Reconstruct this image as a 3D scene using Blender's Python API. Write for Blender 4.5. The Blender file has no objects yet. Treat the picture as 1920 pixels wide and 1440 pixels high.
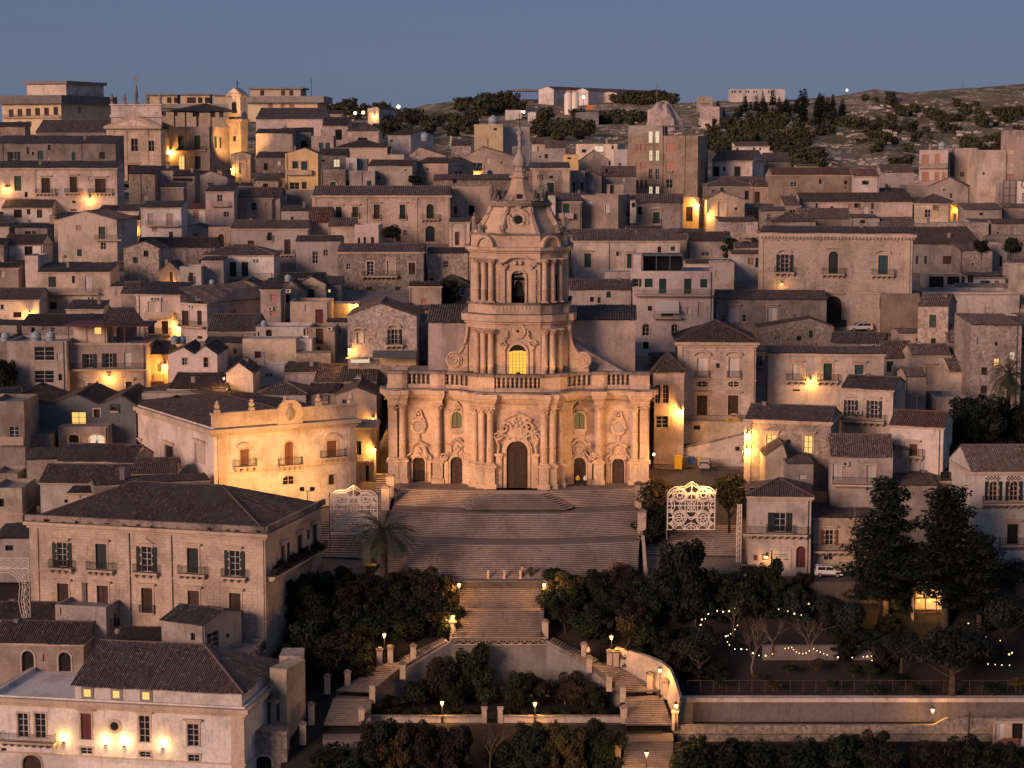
import bpy,bmesh,math,random
from mathutils import Vector
random.seed(7)
R=math.radians
scene=bpy.context.scene
col=scene.collection
# ---------------------------------------------------------------- camera
F=3733.0            # focal length in photo pixels (1920 wide), a 70 mm-equivalent drone lens
PITCH=math.atan((720-280)/F)
CP,SP=math.cos(PITCH),math.sin(PITCH)
CAMY=-287.0
def raydir(px,py):
    u=(px-960)/F;v=(720-py)/F
    return Vector((u,CP+v*SP,-SP+v*CP))
_d=raydir(970,905)
CAMZ=-_d.z/_d.y*287.0
CAM=Vector((0,CAMY,CAMZ))
cam=bpy.data.cameras.new('camera');camo=bpy.data.objects.new('camera',cam);col.objects.link(camo)
camo.location=CAM;camo.rotation_euler=(R(90)-PITCH,0,0)
cam.sensor_width=36;cam.lens=36*F/1920;cam.clip_start=1;cam.clip_end=20000
scene.camera=camo
# ---------------------------------------------------------------- sky, sun, exposure
world=bpy.data.worlds.new('World');scene.world=world;world.use_nodes=True
wn=world.node_tree;bg=wn.nodes['Background']
sky=wn.nodes.new('ShaderNodeTexSky');sky.sky_type='NISHITA';sky.sun_disc=False
SUN_AZ=222.0        # compass bearing of the afterglow: behind the camera, to its left
sky.sun_elevation=R(15.0);sky.sun_rotation=R(SUN_AZ)
sky.air_density=1.0;sky.dust_density=0.3;sky.ozone_density=6.0
hsv=wn.nodes.new('ShaderNodeHueSaturation');hsv.inputs['Saturation'].default_value=1.0
tint=wn.nodes.new('ShaderNodeMix');tint.data_type='RGBA';tint.blend_type='MULTIPLY'
tint.inputs[0].default_value=1.0;tint.inputs[7].default_value=(1.24,0.95,1.16,1)
wn.links.new(sky.outputs[0],hsv.inputs['Color']);wn.links.new(hsv.outputs[0],tint.inputs[6])
even=wn.nodes.new('ShaderNodeMix');even.data_type='RGBA';even.inputs[0].default_value=.75;even.inputs[7].default_value=(2.95,3.95,6.35,1)
wn.links.new(tint.outputs[2],even.inputs[6]);wn.links.new(even.outputs[2],bg.inputs['Color'])
bg.inputs['Strength'].default_value=0.043
sun=bpy.data.lights.new('sun','SUN');suno=bpy.data.objects.new('sun',sun);col.objects.link(suno)
sun.energy=3.3;sun.angle=R(24);sun.color=(1.0,0.585,0.42)
_el=R(15)
_az=R(SUN_AZ)
_sd=Vector((math.sin(_az)*math.cos(_el),math.cos(_az)*math.cos(_el),math.sin(_el)))
suno.rotation_euler=_sd.to_track_quat('Z','Y').to_euler()
suno.location=(0,0,120)
vs=scene.view_settings
vs.view_transform='Standard';vs.look='None';vs.gamma=1.0;vs.exposure=0.0;vs.use_curve_mapping=False
scene.cycles.use_denoising=True
scene.cycles.max_bounces=5;scene.cycles.diffuse_bounces=3;scene.cycles.glossy_bounces=2
scene.cycles.transmission_bounces=2;scene.cycles.transparent_max_bounces=4
# ---------------------------------------------------------------- pixel -> place
# distance of the ground for each pixel row (the one slope the whole town climbs)
PROF=[(1500,217),(1440,224),(1300,238),(1200,248),(1090,257.5),(905,287),(800,302),(700,322),(620,346),(550,374),
        (500,397),(450,428),(400,470),(350,545),(320,600),(300,650),(270,730),(240,830),(210,1000),(150,1400)]
def Dpx(y):
    if y>=PROF[0][0]:return PROF[0][1]
    for (y0,d0),(y1,d1) in zip(PROF,PROF[1:]):
        if y>=y1:
            return d0+(d1-d0)*(y0-y)/(y0-y1)
    return PROF[-1][1]
def P(px,py,D):
    d=raydir(px,py)
    return CAM+d*(D/d.y)
def G(px,py):            # point of the ground seen at a pixel
    return P(px,py,Dpx(py))
GZ=[(P(960,y,d).y,P(960,y,d).z) for y,d in PROF]
def groundz(Y):
    if Y<=GZ[0][0]:return GZ[0][1]
    for (a,z0),(b,z1) in zip(GZ,GZ[1:]):
        if Y<=b:return z0+(z1-z0)*(Y-a)/(b-a)
    return GZ[-1][1]
REG={}
for _i,_y in enumerate((130,450,770,1080)):
    for _j in range(4):REG['ABCD'[_i]+str(_j+1)]=(480*_j,_y)
def zx(reg,x):return REG[reg][0]+x/4
def zy(reg,y):return REG[reg][1]+y/4
# ---------------------------------------------------------------- object helpers
def tag(o,label,cat,group=None,kind=None):
    if label:o['label']=label
    if cat:o['category']=cat
    if group:o['group']=group
    if kind:o['kind']=kind
    return o
def thing(name,label,cat,loc=(0,0,0),rz=0,group=None):
    o=bpy.data.objects.new(name,None);col.objects.link(o)
    o.location=loc;o.rotation_euler=(0,0,rz);o.empty_display_size=.3
    return tag(o,label,cat,group)
def link(name,me,mat=None,parent=None,loc=None,rot=None,scale=None):
    o=bpy.data.objects.new(name,me);col.objects.link(o)
    if mat is not None and not me.materials:me.materials.append(M[mat] if isinstance(mat,str) else mat)
    if parent:o.parent=parent
    if loc is not None:o.location=loc
    if rot is not None:o.rotation_euler=rot
    if scale is not None:o.scale=scale
    return o
class MB:
    """collects quads; build() links them as one mesh object"""
    def __init__(s):s.v=[];s.f=[];s.uv=None
    def quad(s,a,b,c,d):
        n=len(s.v);s.v+=[a,b,c,d];s.f.append((n,n+1,n+2,n+3));return s
    def poly(s,pts):
        n=len(s.v);s.v+=list(pts);s.f.append(tuple(range(n,n+len(pts))));return s
    def box(s,x0,x1,y0,y1,z0,z1):
        n=len(s.v)
        s.v+=[(x0,y0,z0),(x1,y0,z0),(x1,y1,z0),(x0,y1,z0),(x0,y0,z1),(x1,y0,z1),(x1,y1,z1),(x0,y1,z1)]
        s.f+=[(n,n+3,n+2,n+1),(n+4,n+5,n+6,n+7),(n,n+1,n+5,n+4),(n+1,n+2,n+6,n+5),(n+2,n+3,n+7,n+6),(n+3,n,n+4,n+7)]
        return s
    def tube(s,pts,r,n=6,cap=True,closed=False):
        pts=[Vector(p) for p in pts];base=len(s.v);k=len(pts)
        rr=r if isinstance(r,(list,tuple)) else [r]*k
        for i,p in enumerate(pts):
            if closed:t=pts[(i+1)%k]-pts[i-1]
            else:t=pts[min(i+1,k-1)]-pts[max(i-1,0)]
            if t.length<1e-9:t=Vector((0,0,1))
            t.normalize()
            a=Vector((0,0,1)) if abs(t.z)<.9 else Vector((1,0,0))
            u=t.cross(a).normalized();w=t.cross(u)
            for j in range(n):
                an=2*math.pi*j/n
                s.v.append(tuple(p+(u*math.cos(an)+w*math.sin(an))*rr[i]))
        for i in range(k if closed else k-1):
            for j in range(n):
                a0=base+i*n+j;a1=base+i*n+(j+1)%n
                b0=base+((i+1)%k)*n+j;b1=base+((i+1)%k)*n+(j+1)%n
                s.f.append((a0,a1,b1,b0))
        if cap and not closed:
            s.f.append(tuple(base+j for j in range(n)));s.f.append(tuple(base+(k-1)*n+j for j in range(n))[::-1])
        return s
    def lathe(s,prof,c=(0,0,0),n=10,arc=(0,2*math.pi)):
        base=len(s.v);k=len(prof);full=abs(arc[1]-arc[0]-2*math.pi)<1e-6
        m=n if full else n+1
        for r,z in prof:
            for j in range(m):
                a=arc[0]+(arc[1]-arc[0])*j/n
                s.v.append((c[0]+r*math.cos(a),c[1]+r*math.sin(a),c[2]+z))
        for i in range(k-1):
            for j in range(n):
                j1=(j+1)%m
                s.f.append((base+i*m+j,base+i*m+j1,base+(i+1)*m+j1,base+(i+1)*m+j))
        return s
    def prism(s,pts,y0,y1,plane='xz'):
        """extrude an outline given in the facade plane between depths y0 and y1"""
        n=len(pts);b=len(s.v)
        for y in (y0,y1):
            for a,c in pts:
                s.v.append((a,y,c) if plane=='xz' else (a,c,y))
        s.f.append(tuple(range(b,b+n)));s.f.append(tuple(range(b+n,b+2*n))[::-1])
        for i in range(n):
            j=(i+1)%n
            s.f.append((b+i,b+n+i,b+n+j,b+j))
        return s
    def ball(s,c,r,n=6,m=4,sq=(1,1,1)):
        b=len(s.v);c=Vector(c)
        for i in range(m+1):
            th=math.pi*i/m
            for j in range(n):
                a=2*math.pi*j/n
                s.v.append((c.x+r*sq[0]*math.sin(th)*math.cos(a),c.y+r*sq[1]*math.sin(th)*math.sin(a),c.z+r*sq[2]*math.cos(th)))
        for i in range(m):
            for j in range(n):
                s.f.append((b+i*n+j,b+i*n+(j+1)%n,b+(i+1)*n+(j+1)%n,b+(i+1)*n+j))
        return s
    def mesh(s,name,smooth=False):
        me=bpy.data.meshes.new(name);me.from_pydata([tuple(v) for v in s.v],[],s.f)
        if s.uv is not None:
            l=me.uv_layers.new(name='UVMap');l.data.foreach_set('uv',s.uv)
        if smooth:me.polygons.foreach_set('use_smooth',[True]*len(me.polygons))
        me.update();return me
    def build(s,name,mat,parent=None,smooth=False,**k):
        return link(name,s.mesh(name,smooth),mat,parent,**k)
def struct(o):o['kind']='structure';return o
# ---------------------------------------------------------------- materials
M={}
def nodes(name):
    m=bpy.data.materials.new(name);m.use_nodes=True;nt=m.node_tree
    return m,nt,nt.nodes['Principled BSDF']
def N(nt,t,**k):
    n=nt.nodes.new(t)
    for a,b in k.items():
        if a in n.inputs:n.inputs[a].default_value=b
        else:setattr(n,a,b)
    return n
def ramp(nt,fac,p0,p1,c0=(0,0,0,1),c1=(1,1,1,1)):
    r=N(nt,'ShaderNodeValToRGB');e=r.color_ramp.elements
    e[0].position=p0;e[1].position=p1;e[0].color=c0;e[1].color=c1
    nt.links.new(fac,r.inputs[0]);return r.outputs[0]
def mix(nt,fac,a,b,mode='MIX'):
    m=N(nt,'ShaderNodeMix',data_type='RGBA',blend_type=mode)
    for s,i in ((fac,0),(a,6),(b,7)):
        if isinstance(s,(int,float)):m.inputs[i].default_value=s
        elif isinstance(s,tuple):m.inputs[i].default_value=s if len(s)==4 else s+(1,)
        else:nt.links.new(s,m.inputs[i])
    return m.outputs[2]
def wallmat(name,c,dirt=.5,rubble=0.,courses=0.,stain=(.13,.105,.09),one=False):
    m,nt,b=nodes(name);L=nt.links.new
    tc=N(nt,'ShaderNodeTexCoord');oi=N(nt,'ShaderNodeObjectInfo')
    off=N(nt,'ShaderNodeVectorMath',operation='MULTIPLY_ADD')
    off.inputs[1].default_value=(1,1,1)
    L(tc.outputs['Object'],off.inputs[0])
    sc=N(nt,'ShaderNodeVectorMath',operation='SCALE');L(oi.outputs['Location'],sc.inputs[0]);sc.inputs['Scale'].default_value=.37
    L(sc.outputs[0],off.inputs[2]);co=off.outputs[0]
    big=N(nt,'ShaderNodeTexNoise',Scale=.22,Detail=4.,Roughness=.62);L(co,big.inputs['Vector'])
    fine=N(nt,'ShaderNodeTexNoise',Scale=2.1,Detail=5.,Roughness=.7);L(co,fine.inputs['Vector'])
    mp=N(nt,'ShaderNodeMapping');mp.inputs['Scale'].default_value=(1.6,1.6,.3);L(co,mp.inputs['Vector'])
    st=N(nt,'ShaderNodeTexNoise',Scale=1.0,Detail=5.,Roughness=.65);L(mp.outputs[0],st.inputs['Vector'])
    light=tuple(min(.9,x*1.22+.02) for x in c);dark=tuple(x*.72 for x in c)
    cc=mix(nt,ramp(nt,fine.outputs[0],.3,.7),dark+(1,),light+(1,))
    cc=mix(nt,.4,cc,c+(1,))
    cc=mix(nt,ramp(nt,big.outputs[0],.46,.62,(0,0,0,1),(dirt,)*3+(1,)),cc,stain+(1,))
    cc=mix(nt,ramp(nt,st.outputs[0],.54,.70,(0,0,0,1),(dirt,)*3+(1,)),cc,tuple(x*.8 for x in stain)+(1,))
    hgt=fine.outputs[0]
    if rubble:
        vo=N(nt,'ShaderNodeTexVoronoi',Scale=2.6,feature='F1');L(co,vo.inputs['Vector'])
        cv=mix(nt,ramp(nt,vo.outputs['Color'],.1,.9),(.55,.53,.52,1),(1.25,1.2,1.15,1))
        cc=mix(nt,rubble,cc,mix(nt,1.,cc,cv,'MULTIPLY'))
        ve=N(nt,'ShaderNodeTexVoronoi',Scale=2.6,feature='DISTANCE_TO_EDGE');L(co,ve.inputs['Vector'])
        cc=mix(nt,ramp(nt,ve.outputs[0],.0,.07,(rubble*.6,)*3+(1,),(0,0,0,1)),cc,tuple(x*.5 for x in c)+(1,))
        hgt=ve.outputs[0]
    if courses:
        cx=N(nt,'ShaderNodeSeparateXYZ');L(tc.outputs['Object'],cx.inputs[0])
        ad=N(nt,'ShaderNodeMath',operation='ADD');L(cx.outputs[0],ad.inputs[0]);L(cx.outputs[1],ad.inputs[1])
        cb=N(nt,'ShaderNodeCombineXYZ');L(ad.outputs[0],cb.inputs[0]);L(cx.outputs[2],cb.inputs[1])
        br=N(nt,'ShaderNodeTexBrick',Scale=1.0);br.inputs['Mortar Size'].default_value=.02
        br.inputs['Brick Width'].default_value=.85;br.inputs['Row Height'].default_value=.42
        br.inputs['Color1'].default_value=(.86,.84,.82,1);br.inputs['Color2'].default_value=(1.1,1.08,1.05,1);br.inputs['Mortar'].default_value=(.5,.47,.45,1)
        L(cb.outputs[0],br.inputs['Vector'])
        cc=mix(nt,courses,cc,mix(nt,1.,cc,br.outputs['Color'],'MULTIPLY'))
    # each house its own tone
    h=N(nt,'ShaderNodeHueSaturation');L(cc,h.inputs['Color'])
    mr=N(nt,'ShaderNodeMapRange');L(oi.outputs['Random'],mr.inputs[0]);mr.inputs[3].default_value=.70;mr.inputs[4].default_value=1.22
    L(mr.outputs[0],h.inputs['Value'])
    mr2=N(nt,'ShaderNodeMapRange');L(oi.outputs['Random'],mr2.inputs[0]);mr2.inputs[3].default_value=.486;mr2.inputs[4].default_value=.512
    wn_=N(nt,'ShaderNodeTexWhiteNoise',noise_dimensions='1D');L(oi.outputs['Random'],wn_.inputs['W']);L(wn_.outputs[0],mr2.inputs[0]);L(mr2.outputs[0],h.inputs['Hue'])
    mr3=N(nt,'ShaderNodeMapRange');L(wn_.outputs[0],mr3.inputs[0]);mr3.inputs[3].default_value=.62;mr3.inputs[4].default_value=1.08;L(mr3.outputs[0],h.inputs['Saturation'])
    L(cc if one else h.outputs[0],b.inputs['Base Color']);b.inputs['Roughness'].default_value=.92;b.inputs['Specular IOR Level'].default_value=.15
    bp=N(nt,'ShaderNodeBump',Strength=.35,Distance=.06);L(hgt,bp.inputs['Height']);L(bp.outputs[0],b.inputs['Normal'])
    M[name]=m
wallmat('cr',(.54,.45,.36),.42)
wallmat('pk',(.46,.355,.30),.5)
wallmat('gr',(.31,.27,.24),.55)
wallmat('st',(.37,.315,.27),.5,rubble=.85)
wallmat('bk',(.50,.405,.325),.42,courses=.55)
wallmat('wh',(.62,.58,.54),.35)
wallmat('ye',(.60,.42,.19),.25)
wallmat('py',(.56,.45,.29),.25)
wallmat('ta',(.38,.295,.235),.5)
wallmat('bl',(.17,.19,.20),.4)
wallmat('pi',(.56,.455,.41),.3)
wallmat('church',(.56,.42,.31),.32,courses=.35,stain=(.15,.11,.085),one=True)
wallmat('trim',(.50,.40,.31),.35,stain=(.12,.10,.085),one=True)
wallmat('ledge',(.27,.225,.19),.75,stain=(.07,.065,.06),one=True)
wallmat('conc',(.24,.225,.21),.5)
wallmat('darkwall',(.15,.13,.122),.5,stain=(.07,.06,.058))
wallmat('dimstep',(.30,.245,.21),.5,stain=(.09,.08,.08),one=True)  # step stone darkened: grime plus the lower garden's shade put into the colour
wallmat('paving',(.20,.165,.145),.55,courses=.3,one=True)
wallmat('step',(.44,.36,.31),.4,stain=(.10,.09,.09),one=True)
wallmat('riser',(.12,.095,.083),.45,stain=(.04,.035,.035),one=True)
def plain(name,c,rough=.6,metal=0.,spec=.3,var=.0,noise=0.):
    m,nt,b=nodes(name);c4=tuple(c)+(1,)
    src=None
    if noise:
        tc=N(nt,'ShaderNodeTexCoord');n=N(nt,'ShaderNodeTexNoise',Scale=3.,Detail=4.);nt.links.new(tc.outputs['Object'],n.inputs['Vector'])
        src=mix(nt,ramp(nt,n.outputs[0],.3,.7),tuple(x*(1-noise) for x in c),tuple(x*(1+noise) for x in c))
    if var:
        oi=N(nt,'ShaderNodeObjectInfo');h=N(nt,'ShaderNodeHueSaturation');h.inputs['Color'].default_value=c4
        if src is not None:nt.links.new(src,h.inputs['Color'])
        mr=N(nt,'ShaderNodeMapRange');nt.links.new(oi.outputs['Random'],mr.inputs[0]);mr.inputs[3].default_value=1-var;mr.inputs[4].default_value=1+var
        nt.links.new(mr.outputs[0],h.inputs['Value']);src=h.outputs[0]
    if src is not None:nt.links.new(src,b.inputs['Base Color'])
    b.inputs['Base Color'].default_value=c4;b.inputs['Roughness'].default_value=rough;b.inputs['Metallic'].default_value=metal
    b.inputs['Specular IOR Level'].default_value=spec
    M[name]=m
plain('glass',(.018,.02,.024),.08,spec=.5)
plain('dark',(.012,.011,.011),.8)
plain('wood',(.042,.026,.019),.7,var=.3,noise=.35)
plain('green',(.012,.045,.038),.6,var=.35)
plain('black_green',(.012,.022,.022),.6,var=.3)
plain('bluegreen',(.02,.06,.075),.6)
plain('white',(.46,.44,.42),.6,var=.2)
plain('roller',(.36,.31,.27),.7,var=.2)
plain('pinkroller',(.36,.19,.15),.7,var=.15)
plain('redbrown',(.10,.03,.028),.6)
plain('brownshut',(.16,.075,.04),.7)
plain('iron',(.02,.019,.018),.6)
plain('rail',(.16,.145,.13),.7)
plain('gutter',(.06,.045,.04),.6)
plain('tank',(.25,.33,.38),.5)
plain('metalsheet',(.20,.22,.24),.5,metal=.3)
plain('awning',(.09,.11,.12),.7)
plain('bronze',(.035,.045,.042),.5,metal=.4)
plain('whitepaint',(.74,.67,.57),.5)
plain('carwhite',(.66,.64,.62),.25,spec=.5)
plain('cargrey',(.25,.25,.26),.25,spec=.5)
plain('cardark',(.02,.022,.026),.25,spec=.5)
plain('tyre',(.015,.015,.015),.8)
plain('yellow',(.62,.40,.03),.5)
plain('blue',(.03,.08,.22),.5)
plain('clay',(.22,.10,.06),.8,noise=.2)
plain('asphalt',(.075,.065,.062),.9,noise=.25)
plain('soil',(.022,.017,.013),.95,noise=.4)
plain('hedge_soil',(.03,.025,.02),.95,noise=.3)
plain('orange',(.55,.22,.04),.6)
def emit(name,c,s):
    m,nt,b=nodes(name);b.inputs['Base Color'].default_value=(.05,.05,.05,1)
    b.inputs['Emission Color'].default_value=tuple(c)+(1,);b.inputs['Emission Strength'].default_value=s;M[name]=m
emit('bulb',(1.,.50,.14),5.)
emit('bulbwhite',(1.,.80,.50),8.)
emit('litpane',(1.,.58,.16),1.1)
emit('litpale',(1.,.80,.52),.75)
emit('churchglass',(1.,.52,.05),1.15)
emit('olivepane',(.55,.36,.05),.22)
emit('stringbulb',(1.,.62,.26),5.)
emit('redlight',(1.,.05,.02),3.)
def tilemat(name,a,b_,lichen):
    m,nt,b=nodes(name);L=nt.links.new
    uv=N(nt,'ShaderNodeUVMap');fl=N(nt,'ShaderNodeVectorMath',operation='FLOOR');L(uv.outputs[0],fl.inputs[0])
    w=N(nt,'ShaderNodeTexWhiteNoise',noise_dimensions='3D');L(fl.outputs[0],w.inputs['Vector'])
    oi=N(nt,'ShaderNodeObjectInfo');sc=N(nt,'ShaderNodeVectorMath',operation='SCALE');L(oi.outputs['Location'],sc.inputs[0]);sc.inputs['Scale'].default_value=.31
    tc=N(nt,'ShaderNodeTexCoord');ad=N(nt,'ShaderNodeVectorMath',operation='ADD');L(tc.outputs['Object'],ad.inputs[0]);L(sc.outputs[0],ad.inputs[1])
    n=N(nt,'ShaderNodeTexNoise',Scale=.35,Detail=4.,Roughness=.7);L(ad.outputs[0],n.inputs['Vector'])
    n2=N(nt,'ShaderNodeTexNoise',Scale=1.6,Detail=3.,Roughness=.7);L(ad.outputs[0],n2.inputs['Vector'])
    c=mix(nt,w.outputs['Value'],a,b_)
    c=mix(nt,ramp(nt,n.outputs[0],.42,.66),c,lichen)
    c=mix(nt,ramp(nt,n2.outputs[0],.58,.7,(0,0,0,1),(.6,.6,.6,1)),c,(.035,.032,.03))
    hi=N(nt,'ShaderNodeMath',operation='GREATER_THAN');L(w.outputs['Value'],hi.inputs[0]);hi.inputs[1].default_value=.95
    hm=N(nt,'ShaderNodeMath',operation='MULTIPLY');L(hi.outputs[0],hm.inputs[0]);hm.inputs[1].default_value=.35
    c=mix(nt,hm.outputs[0],c,(.27,.225,.19))
    # each tile laps over the one below it
    sp=N(nt,'ShaderNodeSeparateXYZ');L(uv.outputs[0],sp.inputs[0]);fr=N(nt,'ShaderNodeMath',operation='FRACT');L(sp.outputs[1],fr.inputs[0])
    h=N(nt,'ShaderNodeHueSaturation');L(c,h.inputs['Color'])
    mr=N(nt,'ShaderNodeMapRange');L(oi.outputs['Random'],mr.inputs[0]);mr.inputs[3].default_value=.85;mr.inputs[4].default_value=1.6;L(mr.outputs[0],h.inputs['Value'])
    L(h.outputs[0],b.inputs['Base Color']);b.inputs['Roughness'].default_value=.9;b.inputs['Specular IOR Level'].default_value=.15
    bp=N(nt,'ShaderNodeBump',Strength=.5,Distance=.05);L(fr.outputs[0],bp.inputs['Height']);L(bp.outputs[0],b.inputs['Normal'])
    M[name]=m
tilemat('tile',(.046,.034,.032),(.125,.088,.076),(.088,.080,.074))
tilemat('tilered',(.065,.032,.027),(.145,.070,.055),(.09,.066,.058))
tilemat('tiledark',(.036,.031,.031),(.09,.074,.070),(.066,.066,.065))
# ---------------------------------------------------------------- houses
def tile_slope(mb,E0,E1,up,lt,rt,sp=.3,amp=.09,UV=None):
    """pantile slope: eave E0->E1, 'up' = full vector to the ridge level, lt/rt = how far (in eave widths) the left and right ends lean in at the top"""
    E0,E1,up=Vector(E0),Vector(E1),Vector(up)
    W=(E1-E0).length;u=(E1-E0)/W;Ls=up.length
    nrm=u.cross(up).normalized()
    if nrm.z<0:nrm=-nrm
    n=max(3,int(W/sp));s=W/n
    prof=((0,0),(.22,1),(.62,1),(.84,0))
    rng=random.Random(int(W*1000)+n)
    base=len(mb.v);uvs=[];vv=[]
    def ttop(x):
        t=1.
        if lt>1e-6 and x<lt:t=min(t,x/lt)
        if rt>1e-6 and x>W-rt:t=min(t,(W-x)/rt)
        return max(0.,t)
    for i in range(n):
        j=rng.uniform(-.05,.05)+.12*math.sin(i*s*.55+W)+.05*math.sin(i*s*1.7+W*3);o=rng.uniform(-.03,.06);hh=rng.uniform(.8,1.2)
        for fx,fh in prof:
            x=(i+fx)*s;t=ttop(x)
            h=nrm*(amp*fh*hh+j*.5)
            p0=E0+u*x-up*(o/Ls)+h;p1=E0+u*x+up*t+h
            mb.v+=[tuple(p0),tuple(p1)];vv.append((i+fx*.9,t*Ls/.42))
        x1=min(W,(i+1)*s)
    for i in range(n):
        for k in range(4):
            a=base+(i*4+k)*2;c=a+2
            if i==n-1 and k==3:continue
            mb.f.append((a,c,c+1,a+1))
            i0=i*4+k;i1=i0+1
            va,vb=vv[i0],vv[i1]
            ub=vb[0] if k<3 else i+.99
            UV+=[i+va[0]-i,0,ub,0,ub,vb[1],va[0],va[1]]
def ridge_cap(mb,a,b,UV,r=.13):
    a,b=Vector(a),Vector(b);f0=len(mb.f);mb.tube([a,b],r,6)
    for f in mb.f[f0:]:
        for k in range(len(f)):UV+=[.5,(k*.7)%1]
def make_roof(parent,slopes,ridges,mat,sp,name='roof',amp=None):
    mb=MB();UV=[]
    for E0,E1,up,lt,rt in slopes:tile_slope(mb,E0,E1,up,lt,rt,sp,amp or (.075+sp*.1),UV)
    for a,b in ridges:ridge_cap(mb,a,b,UV)
    mb.uv=UV
    return mb.build(name,mat,parent)
def wall_cells(mb,W,z0,H,ops,fmap,rev=.28):
    xs=sorted({0.,W}|{min(max(o[0],0),W) for o in ops}|{min(max(o[1],0),W) for o in ops})
    zs=sorted({z0,H}|{min(max(o[2],z0),H) for o in ops}|{min(max(o[3],z0),H) for o in ops})
    for i in range(len(xs)-1):
        j=0
        while j<len(zs)-1:
            cx=(xs[i]+xs[i+1])/2
            def hole(jj):
                cz=(zs[jj]+zs[jj+1])/2
                return any(o[0]<cx<o[1] and o[2]<cz<o[3] for o in ops)
            if hole(j):j+=1;continue
            k=j
            while k+1<len(zs)-1 and not hole(k+1):k+=1
            mb.quad(fmap(xs[i],0,zs[j]),fmap(xs[i+1],0,zs[j]),fmap(xs[i+1],0,zs[k+1]),fmap(xs[i],0,zs[k+1]))
            j=k+1
    for x0,x1,a,b in ops:
        mb.quad(fmap(x0,0,a),fmap(x0,rev,a),fmap(x0,rev,b),fmap(x0,0,b))
        mb.quad(fmap(x1,0,a),fmap(x1,rev,a),fmap(x1,rev,b),fmap(x1,0,b))
        mb.quad(fmap(x0,0,b),fmap(x1,0,b),fmap(x1,rev,b),fmap(x0,rev,b))
        mb.quad(fmap(x0,0,a),fmap(x1,0,a),fmap(x1,rev,a),fmap(x0,rev,a))
def arc_pts(x0,x1,z,rise,n=8):
    cx=(x0+x1)/2;w=(x1-x0)/2
    return [(cx-w*math.cos(math.pi*i/n),z+rise*math.sin(math.pi*i/n)) for i in range(n+1)]
STY={'d':'wood','s':'green','k':'black_green','b':'brownshut','r':'roller','p':'pinkroller','w':'white','u':'bluegreen','e':'redbrown','x':'dark'}
def mapped(fn,mb):
    mb.v=[fn(*v) for v in mb.v];return mb
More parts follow.
